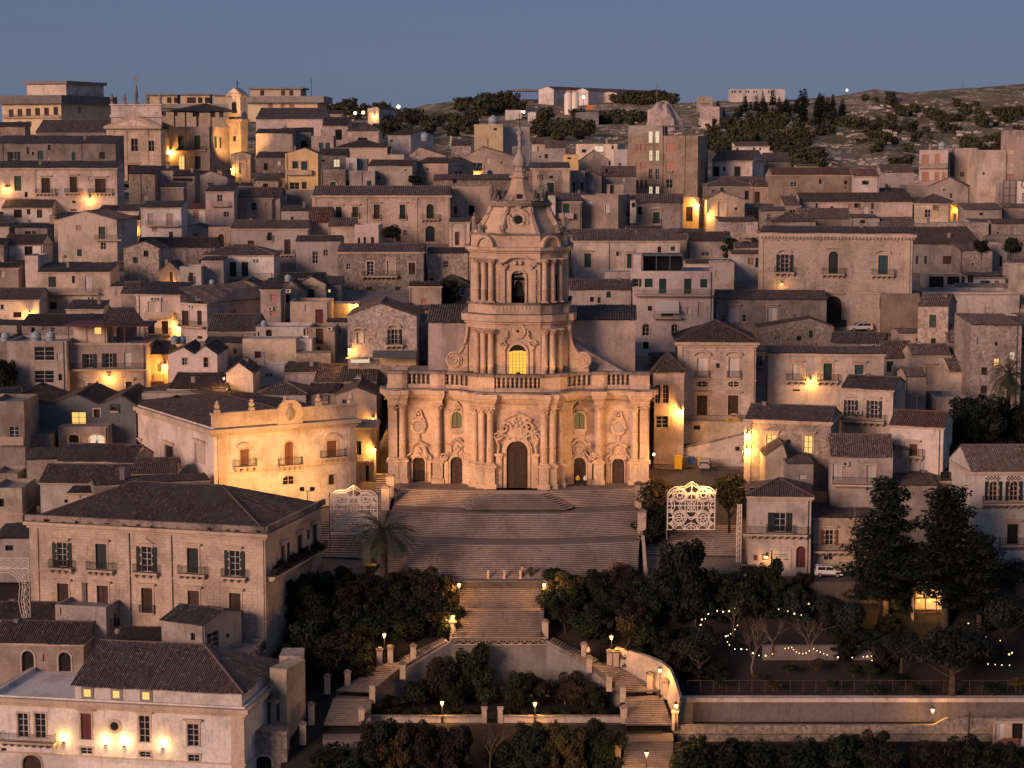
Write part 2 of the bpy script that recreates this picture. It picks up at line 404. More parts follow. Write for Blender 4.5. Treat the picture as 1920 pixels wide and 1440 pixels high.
def window(house,x0,x1,z0,z1,code,fmap,trim,det=True,opened_ok=True):
    """one window or door: frame (the part) with pane, shutter, surround, sill as sub-parts, set in its wall opening"""
    w=x1-x0;h=z1-z0;A='A' in code;c=code[0]
    isdoor=c in 'd' and h>1.9
    rise=min(w/2,h*.3) if A else 0
    zt=z1-rise
    name='door' if isdoor else 'window'
    fr=MB();yf=.16;t=min(.07,w*.08)
    fr.box(x0,x0+t,yf,yf+.08,z0,z1).box(x1-t,x1,yf,yf+.08,z0,z1).box(x0+t,x1-t,yf,yf+.08,z1-t,z1)
    if c in 'glomn':
        fr.box(x0+t,x1-t,yf,yf+.08,z0,z0+t)
        cx=(x0+x1)/2;tt=t*.55
        if w>.75:fr.box(cx-tt,cx+tt,yf+.005,yf+.075,z0+t,z1-t)
        nb=max(1,int(h/.85)) if det else 1
        for i in range(1,nb+1):
            z=z0+h*i/(nb+1);fr.box(x0+t,x1-t,yf+.01,yf+.07,z-tt*.7,z+tt*.7)
    if A:   # stone spandrels fill the corners of the opening above the arch
        pts=arc_pts(x0,x1,zt,rise,10)
        for (ax,az),(bx,bz) in zip(pts,pts[1:]):
            fr.quad((ax,.02,az),(bx,.02,bz),(bx,.02,z1),(ax,.02,z1));fr.quad((ax,.02,az),(bx,.02,bz),(bx,.26,bz),(ax,.26,az))
    fm='white' if c in 'gow' else trim if A else STY.get(c,'wood') if c not in 'lmn' else 'wood'
    if A and c in 'go':fm=trim
    win=mapped(fmap,fr).build(name,fm,house)
    pm={'g':'glass','o':'glass','l':'litpane','m':'litpale','n':'churchglass'}.get(c,STY.get(c,'wood'))
    pb=MB();yp=yf+.05
    if c in 'glomn':
        pb.quad((x0+t*.5,yp,z0+t*.5),(x1-t*.5,yp,z0+t*.5),(x1-t*.5,yp,z1-t*.5),(x0+t*.5,yp,z1-t*.5))
        mapped(fmap,pb).build('pane',pm,win)
    else:
        if c in 'rp':      # roller shutter: lapped slats
            ns=max(3,int(h/.16));q=h/ns
            for i in range(ns):pb.quad((x0+t,yf-.02,z0+q*i),(x1-t,yf-.02,z0+q*i),(x1-t,yf+.03,z0+q*(i+1)),(x0+t,yf+.03,z0+q*(i+1)))
            mapped(fmap,pb).build('roller_shutter',pm,win)
        elif c=='x':
            pb.quad((x0,.27,z0),(x1,.27,z0),(x1,.27,z1),(x0,.27,z1));mapped(fmap,pb).build('pane',pm,win)
        else:              # two closed leaves with rails
            cx=(x0+x1)/2;g=.015
            for a,b in ((x0+t*.4,cx-g),(cx+g,x1-t*.4)):
                lf=MB();lf.box(a,b,yf+.03,yf+.07,z0,z1-.01)
                r=min(.1,(b-a)*.2)
                for za,zb in ((z0+.03,z0+.03+r),(z0+h*.5-r/2,z0+h*.5+r/2),(z1-.03-r,z1-.03)):
                    lf.box(a+.01,b-.01,yf+.005,yf+.028,za,zb)
                mapped(fmap,lf).build('leaf' if isdoor else 'shutter',pm,win)
    if c=='o':           # shutters folded back on the wall
        sm='brownshut' if 'N' in code else 'black_green'
        sw=w*.52
        for a,b in ((x0-sw-.02,x0-.02),(x1+.02,x1+.02+sw)):
            sh=MB();sh.box(a,b,-.07,-.012,z0+.02,z1)
            for i in range(3):sh.box(a+.04,b-.04,-.09,-.072,z0+.1+i*h/3,z0+h/3*(i+.85))
            mapped(fmap,sh).build('shutter',sm,win)
    if any(k in code for k in '+^~'):
        e=min(.22,w*.2);sb=MB()
        if A:
            o=arc_pts(x0-e,x1+e,zt,rise+e,10);i_=arc_pts(x0,x1,zt,rise,10)
            for k in range(10):
                a,b,c2,d2=o[k],o[k+1],i_[k+1],i_[k]
                sb.quad((a[0],-.09,a[1]),(b[0],-.09,b[1]),(c2[0],-.09,c2[1]),(d2[0],-.09,d2[1]))
                sb.quad((a[0],-.09,a[1]),(b[0],-.09,b[1]),(b[0],.0,b[1]),(a[0],.0,a[1]))
                sb.quad((d2[0],-.09,d2[1]),(c2[0],-.09,c2[1]),(c2[0],.02,c2[1]),(d2[0],.02,d2[1]))
            sb.box(x0-e,x0,-.09,.01,z0,zt).box(x1,x1+e,-.09,.01,z0,zt)
        else:
            sb.box(x0-e,x0,-.08,.01,z0,z1+e).box(x1,x1+e,-.08,.01,z0,z1+e).box(x0,x1,-.08,.01,z1,z1+e)
        mapped(fmap,sb).build('surround',trim,win)
        if '^' in code:
            hb=MB();zz=z1+e+.25;hb.box(x0-e*1.1,x1+e*1.1,-.12,.01,z1+e,zz)
            hb.box(x0-e*2.2,x1+e*2.2,-.42,.02,zz,zz+.16).box(x0-e*1.7,x1+e*1.7,-.28,.02,zz-.12,zz)
            mapped(fmap,hb).build('cornice_hood',trim,win)
        if 'T' in code:    # triangular pediment
            hb=MB();zz=z1+e+.30;hb.prism([(x0-e*2,zz),(x1+e*2,zz),((x0+x1)/2,zz+w*.42)],-.34,.01)
            mapped(fmap,hb).build('pediment',trim,win)
        if '~' in code:
            hb=MB();zz=z1+e+.12
            o=arc_pts(x0-e*2,x1+e*2,zz+.12,w*.34+.1,10);i_=arc_pts(x0-e*2,x1+e*2,zz-.06,w*.34,10)
            hb.prism(o+i_[::-1],-.36,.01);mapped(fmap,hb).build('arched_hood',trim,win)
    elif c in 'glomrp' and h<2.2 and 'A' not in code:
        sb=MB();sb.box(x0-.12,x1+.12,-.1,.02,z0-.1,z0-.002);mapped(fmap,sb).build('sill',trim,win)
    return win
def balcony(house,x0,x1,z,fmap,trim,dep=.85,corb=True,solid=False,rail='iron',name='balcony'):
    b=MB();b.box(x0,x1,-dep,.0,z-.16,z);b.box(x0+.05,x1-.05,-dep+.08,0,z-.26,z-.162)
    if corb:
        n=max(2,int((x1-x0)/.9)+1)
        for i in range(n):
            x=x0+.22+(x1-x0-.44)*i/(n-1)
            pts=[(0,z-.262),(-dep*.85,z-.262),(-dep*.8,z-.42),(-dep*.35,z-.62),(-.05,z-.85),(0,z-.85)]
            nn=len(b.v)
            for xx in (x-.11,x+.11):b.v+=[(xx,p[0],p[1]) for p in pts]
            k=len(pts);b.f.append(tuple(range(nn,nn+k)));b.f.append(tuple(range(nn+k,nn+2*k))[::-1])
            for i2 in range(k):b.f.append((nn+i2,nn+(i2+1)%k,nn+k+(i2+1)%k,nn+k+i2))
    bo=mapped(fmap,b).build(name,trim,house)
    r=MB();h=1.0
    if solid:
        r.box(x0,x1,-dep,-dep+.12,z,z+h).box(x0,x0+.12,-dep+.12,0,z,z+h).box(x1-.12,x1,-dep+.12,0,z,z+h)
        mapped(fmap,r).build('parapet',trim,bo)
    else:
        for zz in (z+.08,z+h):r.box(x0+.02,x1-.02,-dep+.02,-dep+.06,zz-.025,zz+.025);r.box(x0+.02,x0+.06,-dep+.06,0,zz-.025,zz+.025);r.box(x1-.06,x1-.02,-dep+.06,0,zz-.025,zz+.025)
        n=max(3,int((x1-x0)/.16))
        for i in range(n+1):
            x=x0+.03+(x1-x0-.06)*i/n;r.box(x-.013,x+.013,-dep+.03,-dep+.055,z+.05,z+h)
        for xx in (x0+.04,x1-.04):
            for i in range(1,5):r.box(xx-.012,xx+.012,-dep+dep*i/5,-dep+dep*i/5+.025,z+.05,z+h)
        mapped(fmap,r).build('railing',rail,bo)
    return bo
class House:pass
HOUSES={}
def H(reg,x0,x1,yt,yb,wall,roof,label,wins='',side='',bal='',yaw=0,depth=None,D=None,name='house',cat='house',tile='tile',trim='trim',eave=.35,
      cornice=None,pil='',pitch=.36,sub=3.,left='',quoin=False,group=None,bands='',base_ext=None,pipe='',auto=None):
    """a house from its front wall's corners in a zoomed view; its distance is that of the ground at its foot"""
    X=lambda x:zx(reg,x)
    Y=lambda y:zy(reg,y)
    a=R(yaw);D=D or Dpx(Y(yb))
    if auto is None:auto=D<560 and cat=='house' and name=='house' and 'wall' not in label
    p0=P(X(x0),Y(yb),D)
    dv=Vector((math.cos(a),math.sin(a),0));nv=Vector((-math.sin(a),math.cos(a),0))   # along the front; into the house
    def hit(px,py,q,n):
        d=raydir(px,py);t=(q-CAM).dot(n)/d.dot(n);return CAM+d*t
    p1=hit(X(x1),Y(yb),p0,nv);W=(p1-p0).dot(dv)
    Ht=hit(X(x0),Y(yt),p0,nv).z-p0.z
    sc=F/D;h=House();h.W=W;h.H=Ht;h.p0=p0;h.D=D
    def fl(px,py):
        q=hit(px,py,p0,nv)-p0;return q.dot(dv),q.z
    pr=p0+dv*W
    def sl(px,py,q0=None):
        q=hit(px,py,pr,dv)-pr;return q.dot(nv),q.z
    def ll(px,py):
        q=hit(px,py,p0,dv)-p0;return q.dot(nv),q.z
    tana=(Y(yt)-280)/F
    slopes=[];ridges=[];kind=roof[0];gables=[]
    if kind in 'gsh':
        band=(yt-roof[1])/4/sc;run=max(1.2,band/(pitch+max(tana,-.1)))
        dep=depth or (run*2 if kind in 'gh' else run)
        if depth and kind in 'gh':run=dep/2;pitch=max(.12,band/run-tana)
        if depth and kind=='s':run=dep;pitch=max(.06,band/run-tana)
    else:dep=depth or max(6.,W*.8)
    z0=-sub if base_ext is None else -base_ext
    root=thing(name,label,cat,p0,a,group);h.root=root;h.dep=dep
    idf=lambda x,y,z:(x,y,z)
    rsf=lambda u,w,z:(W-w,u,z)
    lsf=lambda u,w,z:(w,u,z)
    wb=MB();jobs=[]
    def collect(txt,mp,f,lim):
        ops=[]
        for t in txt.split(';'):
            t=t.strip()
            if not t:continue
            q=t.split(',');cx,ty,ww,hh=map(float,q[:4]);code=q[4]
            ax,az=mp(X(cx-ww/2),Y(ty+hh));bx,_=mp(X(cx+ww/2),Y(ty+hh));_,bz=mp(X(cx),Y(ty))
            if bx<ax:ax,bx=bx,ax
            az=max(az,.02);ax=max(ax,.08);bx=min(bx,lim-.08)
            if bx-ax<.25 or bz-az<.25:continue
            jobs.append((ax,bx,az,bz,code,f));ops.append((ax,bx,az,bz))
        return ops
    of=collect(wins,fl,idf,W);os_=collect(side,sl,rsf,dep);ol=collect(left,ll,lsf,dep)
    oh=eave
    rq=random.Random(int(W*997+D*131))
    def extra(ops,f,lim,hi):
        if not auto or hi<2.6:return
        for _ in range(int(lim/3.2)-len(ops)):
            for _t in range(6):
                ww=rq.uniform(.55,.95);hh_=rq.choice((.6,.9,1.2,1.7));a_=rq.uniform(.4,max(.5,lim-1.4));zb_=rq.choice((.30,.55,.68))*hi+rq.uniform(-.3,.3);q=(a_,a_+ww,max(.3,zb_),min(hi-.35,max(.3,zb_)+hh_))
                if q[3]-q[2]>.4 and q[1]<lim-.3 and not any(q[0]-.5<o[1] and q[1]+.5>o[0] and q[2]-.4<o[3] and q[3]+.4>o[2] for o in ops):
                    ops.append(q);jobs.append(q+(rq.choice(('g','x','d+','s','g+','r','k','p','w'))+('J' if hh_==1.7 and rq.random()<.6 else ''),f));break
    extra(of,idf,W,Ht)
    if auto and not pipe and W>5 and rq.random()<.45:pipe='%.1f'%(x0+(x1-x0)*rq.choice((.04,.96)))
    if yaw<-9:extra(os_,rsf,dep,Ht)
    if kind=='g':
        rz=Ht+run*pitch
        wall_cells(wb,dep,z0,Ht,os_,rsf);wall_cells(wb,dep,z0,Ht,ol,lsf)
        for f in (rsf,lsf):wb.poly([f(0,0,Ht),f(dep,0,Ht),f(run,0,rz)])
        slopes+=[((-.15,-oh,Ht-oh*pitch+.05),(W+.15,-oh,Ht-oh*pitch+.05),(0,run+oh,(run+oh)*pitch),0,0),
                   ((W+.15,2*run+oh,Ht-oh*pitch+.05),(-.15,2*run+oh,Ht-oh*pitch+.05),(0,-run-oh,(run+oh)*pitch),0,0)]
        ridges.append(((-.15,run,rz+.1),(W+.15,run,rz+.1)))
    elif kind=='s':
        rz=Ht+run*pitch
        wall_cells(wb,dep,z0,Ht,os_,rsf);wall_cells(wb,dep,z0,Ht,ol,lsf)
        for f in (rsf,lsf):wb.poly([f(0,0,Ht),f(dep,0,Ht),f(dep,0,rz)])
        wb.quad((0,dep,z0),(W,dep,z0),(W,dep,rz),(0,dep,rz))
        slopes+=[((-.12,-oh,Ht-oh*pitch+.05),(W+.12,-oh,Ht-oh*pitch+.05),(0,dep+oh+.1,(dep+oh+.1)*pitch),0,0)]
    elif kind=='h':
        rz=Ht+run*pitch;hh=min(run,W*.48)+oh
        wall_cells(wb,dep,z0,Ht,os_,rsf);wall_cells(wb,dep,z0,Ht,ol,lsf)
        ez=Ht-oh*pitch+.05;up=(run+oh)*pitch;WW=W+2*oh;dd=dep+2*oh;L0=min(run+oh,WW/2)
        slopes+=[((-oh,-oh,ez),(W+oh,-oh,ez),(0,run+oh,up),L0,L0),((W+oh,dep+oh,ez),(-oh,dep+oh,ez),(0,-run-oh,up),L0,L0),
                   ((W+oh,-oh,ez),(W+oh,dep+oh,ez),(-L0,0,up),dd/2,dd/2),((-oh,dep+oh,ez),(-oh,-oh,ez),(L0,0,up),dd/2,dd/2)]
        A_=(-oh+L0,run,ez+up+.08);B_=(W+oh-L0,run,ez+up+.08)
        ridges+=[((-oh,-oh,ez+.1),A_),((W+oh,-oh,ez+.1),B_),((W+oh,dep+oh,ez+.1),B_)]
        if L0<WW/2-.1:ridges.append((A_,B_))
    elif kind in 'ym':
        ap=[roof[1:3]] if kind=='y' else roof[1]
        xs=[];
        for ax,ay in ap:xs.append(fl(X(ax),Y(ay)))
        n=len(xs);edges=[0.]+[(xs[i][0]+xs[i+1][0])/2 for i in range(n-1)]+[W]
        wall_cells(wb,dep,z0,Ht,os_,rsf);wall_cells(wb,dep,z0,Ht,ol,lsf)
        for i,(ax,az) in enumerate(xs):
            e0,e1=edges[i],edges[i+1];ax=min(max(ax,e0+.2),e1-.2);az=max(az,Ht+.3)
            wb.poly([(e0,0,Ht),(e1,0,Ht),(ax,0,az)]);wb.poly([(e0,dep,Ht),(e1,dep,Ht),(ax,dep,az)])
            ol_=oh*.5 if i==0 else 0;or_=oh*.5 if i==n-1 else 0
            k0=(az-Ht)/(ax-e0);k1=(az-Ht)/(e1-ax)
            slopes+=[((e0-ol_,dep+.15,Ht-ol_*k0+.04),(e0-ol_,-.15,Ht-ol_*k0+.04),(ax-e0+ol_,0,az-Ht+ol_*k0),0,0),
                       ((e1+or_,-.15,Ht-or_*k1+.04),(e1+or_,dep+.15,Ht-or_*k1+.04),(ax-e1-or_,0,az-Ht+or_*k1),0,0)]
            ridges.append(((ax,-.2,az+.1),(ax,dep+.2,az+.1)))
    else:                       # flat roof behind a parapet
        wall_cells(wb,dep,z0,Ht,os_,rsf);wall_cells(wb,dep,z0,Ht,ol,lsf)
        t=.25;pz=Ht-(.55 if dep>5 else .03)
        wb.quad((t,t,pz),(W-t,t,pz),(W-t,dep-t,pz),(t,dep-t,pz))
        for q in (((0,0),(W,0),(W,t),(0,t)),((0,dep-t),(W,dep-t),(W,dep),(0,dep)),((0,t),(t,t),(t,dep-t),(0,dep-t)),((W-t,t),(W,t),(W,dep-t),(W-t,dep-t))):
            wb.quad(*[(x,y,Ht) for x,y in q])
        wb.quad((t,t,pz),(W-t,t,pz),(W-t,t,Ht),(t,t,Ht)).quad((t,dep-t,pz),(W-t,dep-t,pz),(W-t,dep-t,Ht),(t,dep-t,Ht))
        wb.quad((t,t,pz),(t,dep-t,pz),(t,dep-t,Ht),(t,t,Ht)).quad((W-t,t,pz),(W-t,dep-t,pz),(W-t,dep-t,Ht),(W-t,t,Ht))
    if kind!='s':wb.quad((0,dep,z0),(W,dep,z0),(W,dep,Ht),(0,dep,Ht))
    wall_cells(wb,W,z0,Ht,of,idf)
    wo=wb.build('wall',wall,root)
    if slopes:make_roof(root,slopes,ridges,tile,.27 if D<300 else .34 if D<420 else .45)
    det=D<420
    for j in jobs:window(root,*j[:5],j[5],trim,det)
    for (ax,bx,az,bz,code,f) in jobs:
        if 'B' in code:
            e=(bx-ax)*.55+.25;balcony(root,ax-e,bx+e,az-.02,f,trim,.8 if det else .7)
        if 'J' in code:balcony(root,ax-.25,bx+.25,az-.02,f,trim,.35,corb=False)
    for t in bal.split(';'):
        if t.strip():
            q=t.split(',');bx0,bx1,by=map(float,q[:3]);o=q[3] if len(q)>3 else ''
            ax,az=fl(X(bx0),Y(by));cx,_=fl(X(bx1),Y(by))
            balcony(root,ax,cx,az,idf,trim,1.0,'c' in o,'S' in o,'rail' if 'r' in o else 'iron')
    if cornice is None:cornice=.16 if kind in 'gsh' and wall not in ('st','gr','bl') else 0
    if cornice:
        c=MB();e=cornice
        for k,(o,za,zb) in enumerate(((e*.6,Ht-e*2.4,Ht-e*1.5),(e*1.4,Ht-e*1.5,Ht-e*.4))):
            c.box(-o,W+o,-o,-.001,za,zb)
            c.box(W+.001,W+o,-.001,dep*.9,za,zb);c.box(-o,-.001,-.001,dep*.9,za,zb)
        c.build('cornice',trim,root)
    for t in bands.split(';'):
        if t.strip():
            _,az=fl(X(x0),Y(float(t)));b=MB();b.box(-.12,W+.12,-.12,-.001,az-.18,az);b.box(W+.001,W+.12,-.001,dep*.9,az-.18,az);b.build('string_course',trim,root)
    for t in pil.split(';'):
        if t.strip():
            q=list(map(float,t.split(',')));ax,az=fl(X(q[0]-q[1]/2),Y(yt));bx,_=fl(X(q[0]+q[1]/2),Y(yt))
            b=MB();b.box(ax,bx,-.15,-.001,z0,Ht-.5);b.box(ax-.1,bx+.1,-.25,-.001,Ht-.9,Ht-.5);b.build('pilaster',trim,root)
    for t in pipe.split(';'):
        if t.strip():
            ax,_=fl(X(float(t)),Y(yt));b=MB();b.tube([(ax,-.09,z0),(ax,-.09,Ht-.1)],.055,6);b.build('drainpipe','gutter',root)
    h.fl=lambda x,y:fl(X(x),Y(y));h.sl=lambda x,y:sl(X(x),Y(y));h.ll=lambda x,y:ll(X(x),Y(y));h.idf=idf
    h.rsf=rsf;h.lsf=lsf
    def wpt(x,y,out=0.):
        u,z=h.fl(x,y);return p0+dv*u-nv*out+Vector((0,0,z))
    h.wpt=wpt;h.dv=dv;h.nv=nv
    HOUSES[label]=h
    return h
def wall_lamp(p,n,label,power=60,colr=(1.,.44,.09),size=.16,group='wall lanterns of the town'):
    """iron bracket lantern on a wall at p, n = outward direction"""
    t=thing('wall_lamp',label,'lamp',p,0,group);n=Vector(n).normalized()
    b=MB();b.tube([(0,0,.3),tuple(n*.35+Vector((0,0,.45))),tuple(n*.7+Vector((0,0,.3)))],.035,5);c=n*.7
    b.lathe([(.02,.3),(size*1.5,.12),(size*1.6,.08),(.02,.08)],c,8);b.box(-.08,.08,-.08,.08,.15,.4);b.build('bracket','iron',t)
    g=MB();g.ball(c+Vector((0,0,-.1)),size,8,5,(1,1,1.2));g.build('glass_bulb','bulb',t,smooth=True)
    l=bpy.data.lights.new('lamp_light','POINT');l.energy=power*22;l.color=colr;l.shadow_soft_size=size
    lo=bpy.data.objects.new('lamp_light',l);col.objects.link(lo);lo.parent=t;lo.location=n*.95+Vector((0,0,-.35))
    return t
# ---------------------------------------------------------------- ground and hills
def foliage(name,c,c2,tr=.25):
    m,nt,b=nodes(name);L=nt.links.new
    oi=N(nt,'ShaderNodeObjectInfo');g=N(nt,'ShaderNodeNewGeometry');tc=N(nt,'ShaderNodeTexCoord')
    n=N(nt,'ShaderNodeTexNoise',Scale=.9,Detail=3.);L(tc.outputs['Object'],n.inputs['Vector'])
    cc=mix(nt,ramp(nt,n.outputs[0],.35,.65),c,c2)
    cc=mix(nt,g.outputs['Random Per Island'],cc,tuple(x*1.5 for x in c2))
    h=N(nt,'ShaderNodeHueSaturation');L(cc,h.inputs['Color'])
    mr=N(nt,'ShaderNodeMapRange');L(oi.outputs['Random'],mr.inputs[0]);mr.inputs[3].default_value=.7;mr.inputs[4].default_value=1.3;L(mr.outputs[0],h.inputs['Value'])
    mr2=N(nt,'ShaderNodeMapRange');L(oi.outputs['Random'],mr2.inputs[0]);mr2.inputs[3].default_value=.47;mr2.inputs[4].default_value=.52;L(mr2.outputs[0],h.inputs['Hue'])
    L(h.outputs[0],b.inputs['Base Color']);b.inputs['Roughness'].default_value=.7;b.inputs['Specular IOR Level'].default_value=.2
    M[name]=m
foliage('foliage',(.004,.0075,.003),(.010,.016,.006))
foliage('pine',(.003,.0055,.0035),(.007,.012,.0065))
foliage('olive',(.006,.0085,.007),(.013,.017,.014))
foliage('autumn',(.028,.021,.007),(.052,.042,.014))
foliage('palmleaf',(.014,.024,.014),(.032,.046,.024))
foliage('darkred',(.007,.0055,.004),(.015,.011,.008))
foliage('scrub',(.022,.027,.015),(.05,.05,.028))
plain('bark',(.055,.042,.034),.95,noise=.35)
plain('barepale',(.16,.12,.10),.9,noise=.2)
def hillmat():
    m,nt,b=nodes('hillside');L=nt.links.new
    tc=N(nt,'ShaderNodeTexCoord')
    mp=N(nt,'ShaderNodeMapping');mp.inputs['Scale'].default_value=(1,.5,2.2);L(tc.outputs['Object'],mp.inputs['Vector'])
    n1=N(nt,'ShaderNodeTexNoise',Scale=.018,Detail=6.,Roughness=.6);L(tc.outputs['Object'],n1.inputs['Vector'])
    n2=N(nt,'ShaderNodeTexNoise',Scale=.10,Detail=7.,Roughness=.72);L(mp.outputs[0],n2.inputs['Vector'])
    n3=N(nt,'ShaderNodeTexNoise',Scale=.45,Detail=5.,Roughness=.7);L(mp.outputs[0],n3.inputs['Vector'])
    c=mix(nt,ramp(nt,n2.outputs[0],.38,.62),(.10,.095,.052,1),(.20,.175,.105,1))
    c=mix(nt,ramp(nt,n1.outputs[0],.42,.6),c,(.24,.195,.13,1))
    rock=N(nt,'ShaderNodeMath',operation='MULTIPLY');L(ramp(nt,n2.outputs[0],.50,.57),rock.inputs[0]);L(ramp(nt,n3.outputs[0],.46,.54),rock.inputs[1])
    c=mix(nt,rock.outputs[0],c,(.55,.45,.38,1))
    L(c,b.inputs['Base Color']);b.inputs['Roughness'].default_value=.95;b.inputs['Specular IOR Level'].default_value=.1
    bp=N(nt,'ShaderNodeBump',Strength=.8,Distance=1.5);L(n3.outputs[0],bp.inputs['Height']);L(bp.outputs[0],b.inputs['Normal'])
    M['hillside']=m
hillmat()
ZG=P(960,1308,245.5).z                       # level of the small lower garden
ZL=P(1500,1358,236.6).z                      # lane below the retaining wall
ZB=P(1500,1400,231).z
def gz(X,Y):
    z=groundz(Y)-1.0
    D=Y-CAMY
    if -19.5<X<15.5 and 233.5<D<247.6:z=min(z,ZG-.25)
    if X>=20.5 and D<236.6:z=min(z,ZL-.3 if D>233 else ZB-.3)
    if D>255 and D<262.5 and X>-24:z=min(z,ZST-.2)
    if X<-27 and D<234:z=min(z,groundz(Y)-9)
    return z
ZST=P(970,1078,259.3).z                      # street level below the church stairs
def groundmat():
    m,nt,b=nodes('townground');L=nt.links.new
    tc=N(nt,'ShaderNodeTexCoord');n=N(nt,'ShaderNodeTexNoise',Scale=.25,Detail=6.,Roughness=.7);L(tc.outputs['Object'],n.inputs['Vector'])
    s=N(nt,'ShaderNodeSeparateXYZ');L(tc.outputs['Object'],s.inputs[0])
    c1=mix(nt,ramp(nt,n.outputs[0],.35,.65),(.010,.008,.0065,1),(.024,.018,.014,1))
    c2=mix(nt,ramp(nt,n.outputs[0],.35,.65),(.12,.10,.085,1),(.21,.17,.14,1))
    c=mix(nt,ramp(nt,s.outputs[1],0,1),c1,c2)
    mr=N(nt,'ShaderNodeMapRange');L(s.outputs[1],mr.inputs[0]);mr.inputs[1].default_value=-27;mr.inputs[2].default_value=-24
    c=mix(nt,mr.outputs[0],c1,c2)
    L(c,b.inputs['Base Color']);b.inputs['Roughness'].default_value=.95;M['townground']=m
groundmat()
# wide land: hills behind the town, to the crest
CREST=[(-500,236,1000),(-200,236,1000),(200,232,1000),(450,216,1000),(600,203,1050),(680,204,1050),(720,212,1050),(760,208,1080),(800,196,1100),(850,190,1100),(900,186,1100),(1000,186,1120),
         (1080,190,1120),(1150,192,1080),(1200,196,1020),(1300,192,1000),(1380,188,1000),(1470,188,1000),(1560,181,1000),(1600,175,1000),(1640,167,1000),(1700,174,1020),(1800,166,1040),(1850,163,1040),(1920,157,1050),(2150,148,1050),(2500,140,1050)]
def lerp_tab(tab,x,k):
    for a,b in zip(tab,tab[1:]):
        if x<=b[0]:return a[k]+(b[k]-a[k])*(x-a[0])/(b[0]-a[0])
    return tab[-1][k]
from mathutils import noise as mnoise
HB=[(-500,345),(600,345),(1000,345),(1250,345),(1450,352),(1920,352),(2500,352)]
mb=MB();cols=list(range(-500,2501,20));rows=40
def hill_pt(px,t):
    yc=lerp_tab(CREST,px,1);dc=lerp_tab(CREST,px,2);yb=lerp_tab(HB,px,1)
    y=yb+(yc-yb)*t;d=548+(dc-548)*(t**1.25)
    p=P(px,y,d);amp=2.2*min(1,t*3)*min(1,(1-t)*6)
    p.z+=(mnoise.noise(Vector((p.x*.03,p.y*.03,1)))+.6*mnoise.noise(Vector((p.x*.09,p.y*.09,5))))*amp
    return p
for px in cols:
    for r in range(rows+1):mb.v.append(tuple(hill_pt(px,r/rows)))
    q=hill_pt(px,1.0)
    for k,dd,dz in ((0,60,-8),(1,400,-60),(2,3000,-250)):mb.v.append((q.x*(1+dd/1000),q.y+dd,q.z+dz))
nr=rows+4
for i in range(len(cols)-1):
    for r in range(nr-1):a=i*nr+r;mb.f.append((a,a+nr,a+nr+1,a+1))
struct(mb.build('hills','hillside',smooth=True))
mb=MB();mb.quad((-9000,-3000,-90),(9000,-3000,-90),(9000,9000,-90),(-9000,9000,-90));struct(mb.build('terrain','soil'))
# ---------------------------------------------------------------- church
CH0=Vector(((972-960)*287/F,0,0));CYAW=R(-2.5)
ch=thing('baroque_church','towering baroque church facade with three column tiers, balustrade and belfry','church',CH0,CYAW)
_cd=Vector((math.cos(CYAW),math.sin(CYAW),0));_cn=Vector((-math.sin(CYAW),math.cos(CYAW),0))
def cl(px,py,o=0.):
    """facade pixel -> church local x, z on the plane o metres behind the wing front"""
    q=CH0+_cn*o;d=raydir(px,py);t=(q-CAM).dot(_cn)/d.dot(_cn);r=CAM+d*t-CH0
    return r.dot(_cd),r.z
def cx(px,o=0.):return cl(px,800,o)[0]
def cz(py,o=0.):return cl(972,py,o)[1]
def plan_strip(mb,plan,z0,z1,off=0.,back=None):
    """vertical wall along a plan polyline, pushed out by off, with a lid back to y=back"""
    n=len(plan);pts=[]
    for i,(x,y) in enumerate(plan):
        a=plan[max(0,i-1)];b=plan[min(n-1,i+1)]
        t=Vector((b[0]-a[0],b[1]-a[1])).normalized();nn=Vector((t.y,-t.x))
        pts.append((x+nn.x*off,y+nn.y*off))
    for a,b in zip(pts,pts[1:]):mb.quad((a[0],a[1],z0),(b[0],b[1],z0),(b[0],b[1],z1),(a[0],a[1],z1))
    if back is not None:
        for (a,b) in zip(pts,pts[1:]):
            mb.quad((a[0],a[1],z1),(b[0],b[1],z1),(b[0],back,z1),(a[0],back,z1));mb.quad((a[0],a[1],z0),(b[0],b[1],z0),(b[0],back,z0),(a[0],back,z0))
        for p in (pts[0],pts[-1]):mb.quad((p[0],p[1],z0),(p[0],back,z0),(p[0],back,z1),(p[0],p[1],z1))
    return pts
XW=19.0;OC=-4.2
PLAN1=[(-XW,.9),(-XW,0),(-17,0),(-16.8,.35),(-14.5,.55),(-12.3,.35),(-12.1,-.1),(-11.3,-.1),(-11.1,.1),(-9.6,-.1),(-8.2,-.8),(-6.6,-2.3),(-5.9,-3.2),(-3.6,-4.0),(-3.4,OC)]
PLAN1=PLAN1+[(0,OC)]+[(-x,y) for x,y in PLAN1[::-1]]
def plan_y(x):
    for a,b in zip(PLAN1,PLAN1[1:]):
        if b[0]>a[0] and a[0]<=x<=b[0]:return a[1]+(b[1]-a[1])*(x-a[0])/(b[0]-a[0])
    return 0
zc0,zc1=cz(745),cz(731)
zcap1,zcap0=cz(756),cz(770)
zped=cz(861)
zbal0,zbal1=zc1,cz(697)
BK=14.
wall=MB();plan_strip(wall,PLAN1,-1.2,zc0,0,BK);wall.build('wall','church',ch)
e=MB()
plan_strip(e,PLAN1,zcap1,zcap1+.35,.18,1.5);plan_strip(e,PLAN1,zcap1+.36,zc0-.05,.10,1.5)
e.build('frieze','church',ch)
e=MB();plan_strip(e,PLAN1,zc0-.25,zc0+.05,.42,2);plan_strip(e,PLAN1,zc0+.06,zc0+.4,.8,2);plan_strip(e,PLAN1,zc0+.41,zc1,1.3,3)
e.build('cornice','church',ch)
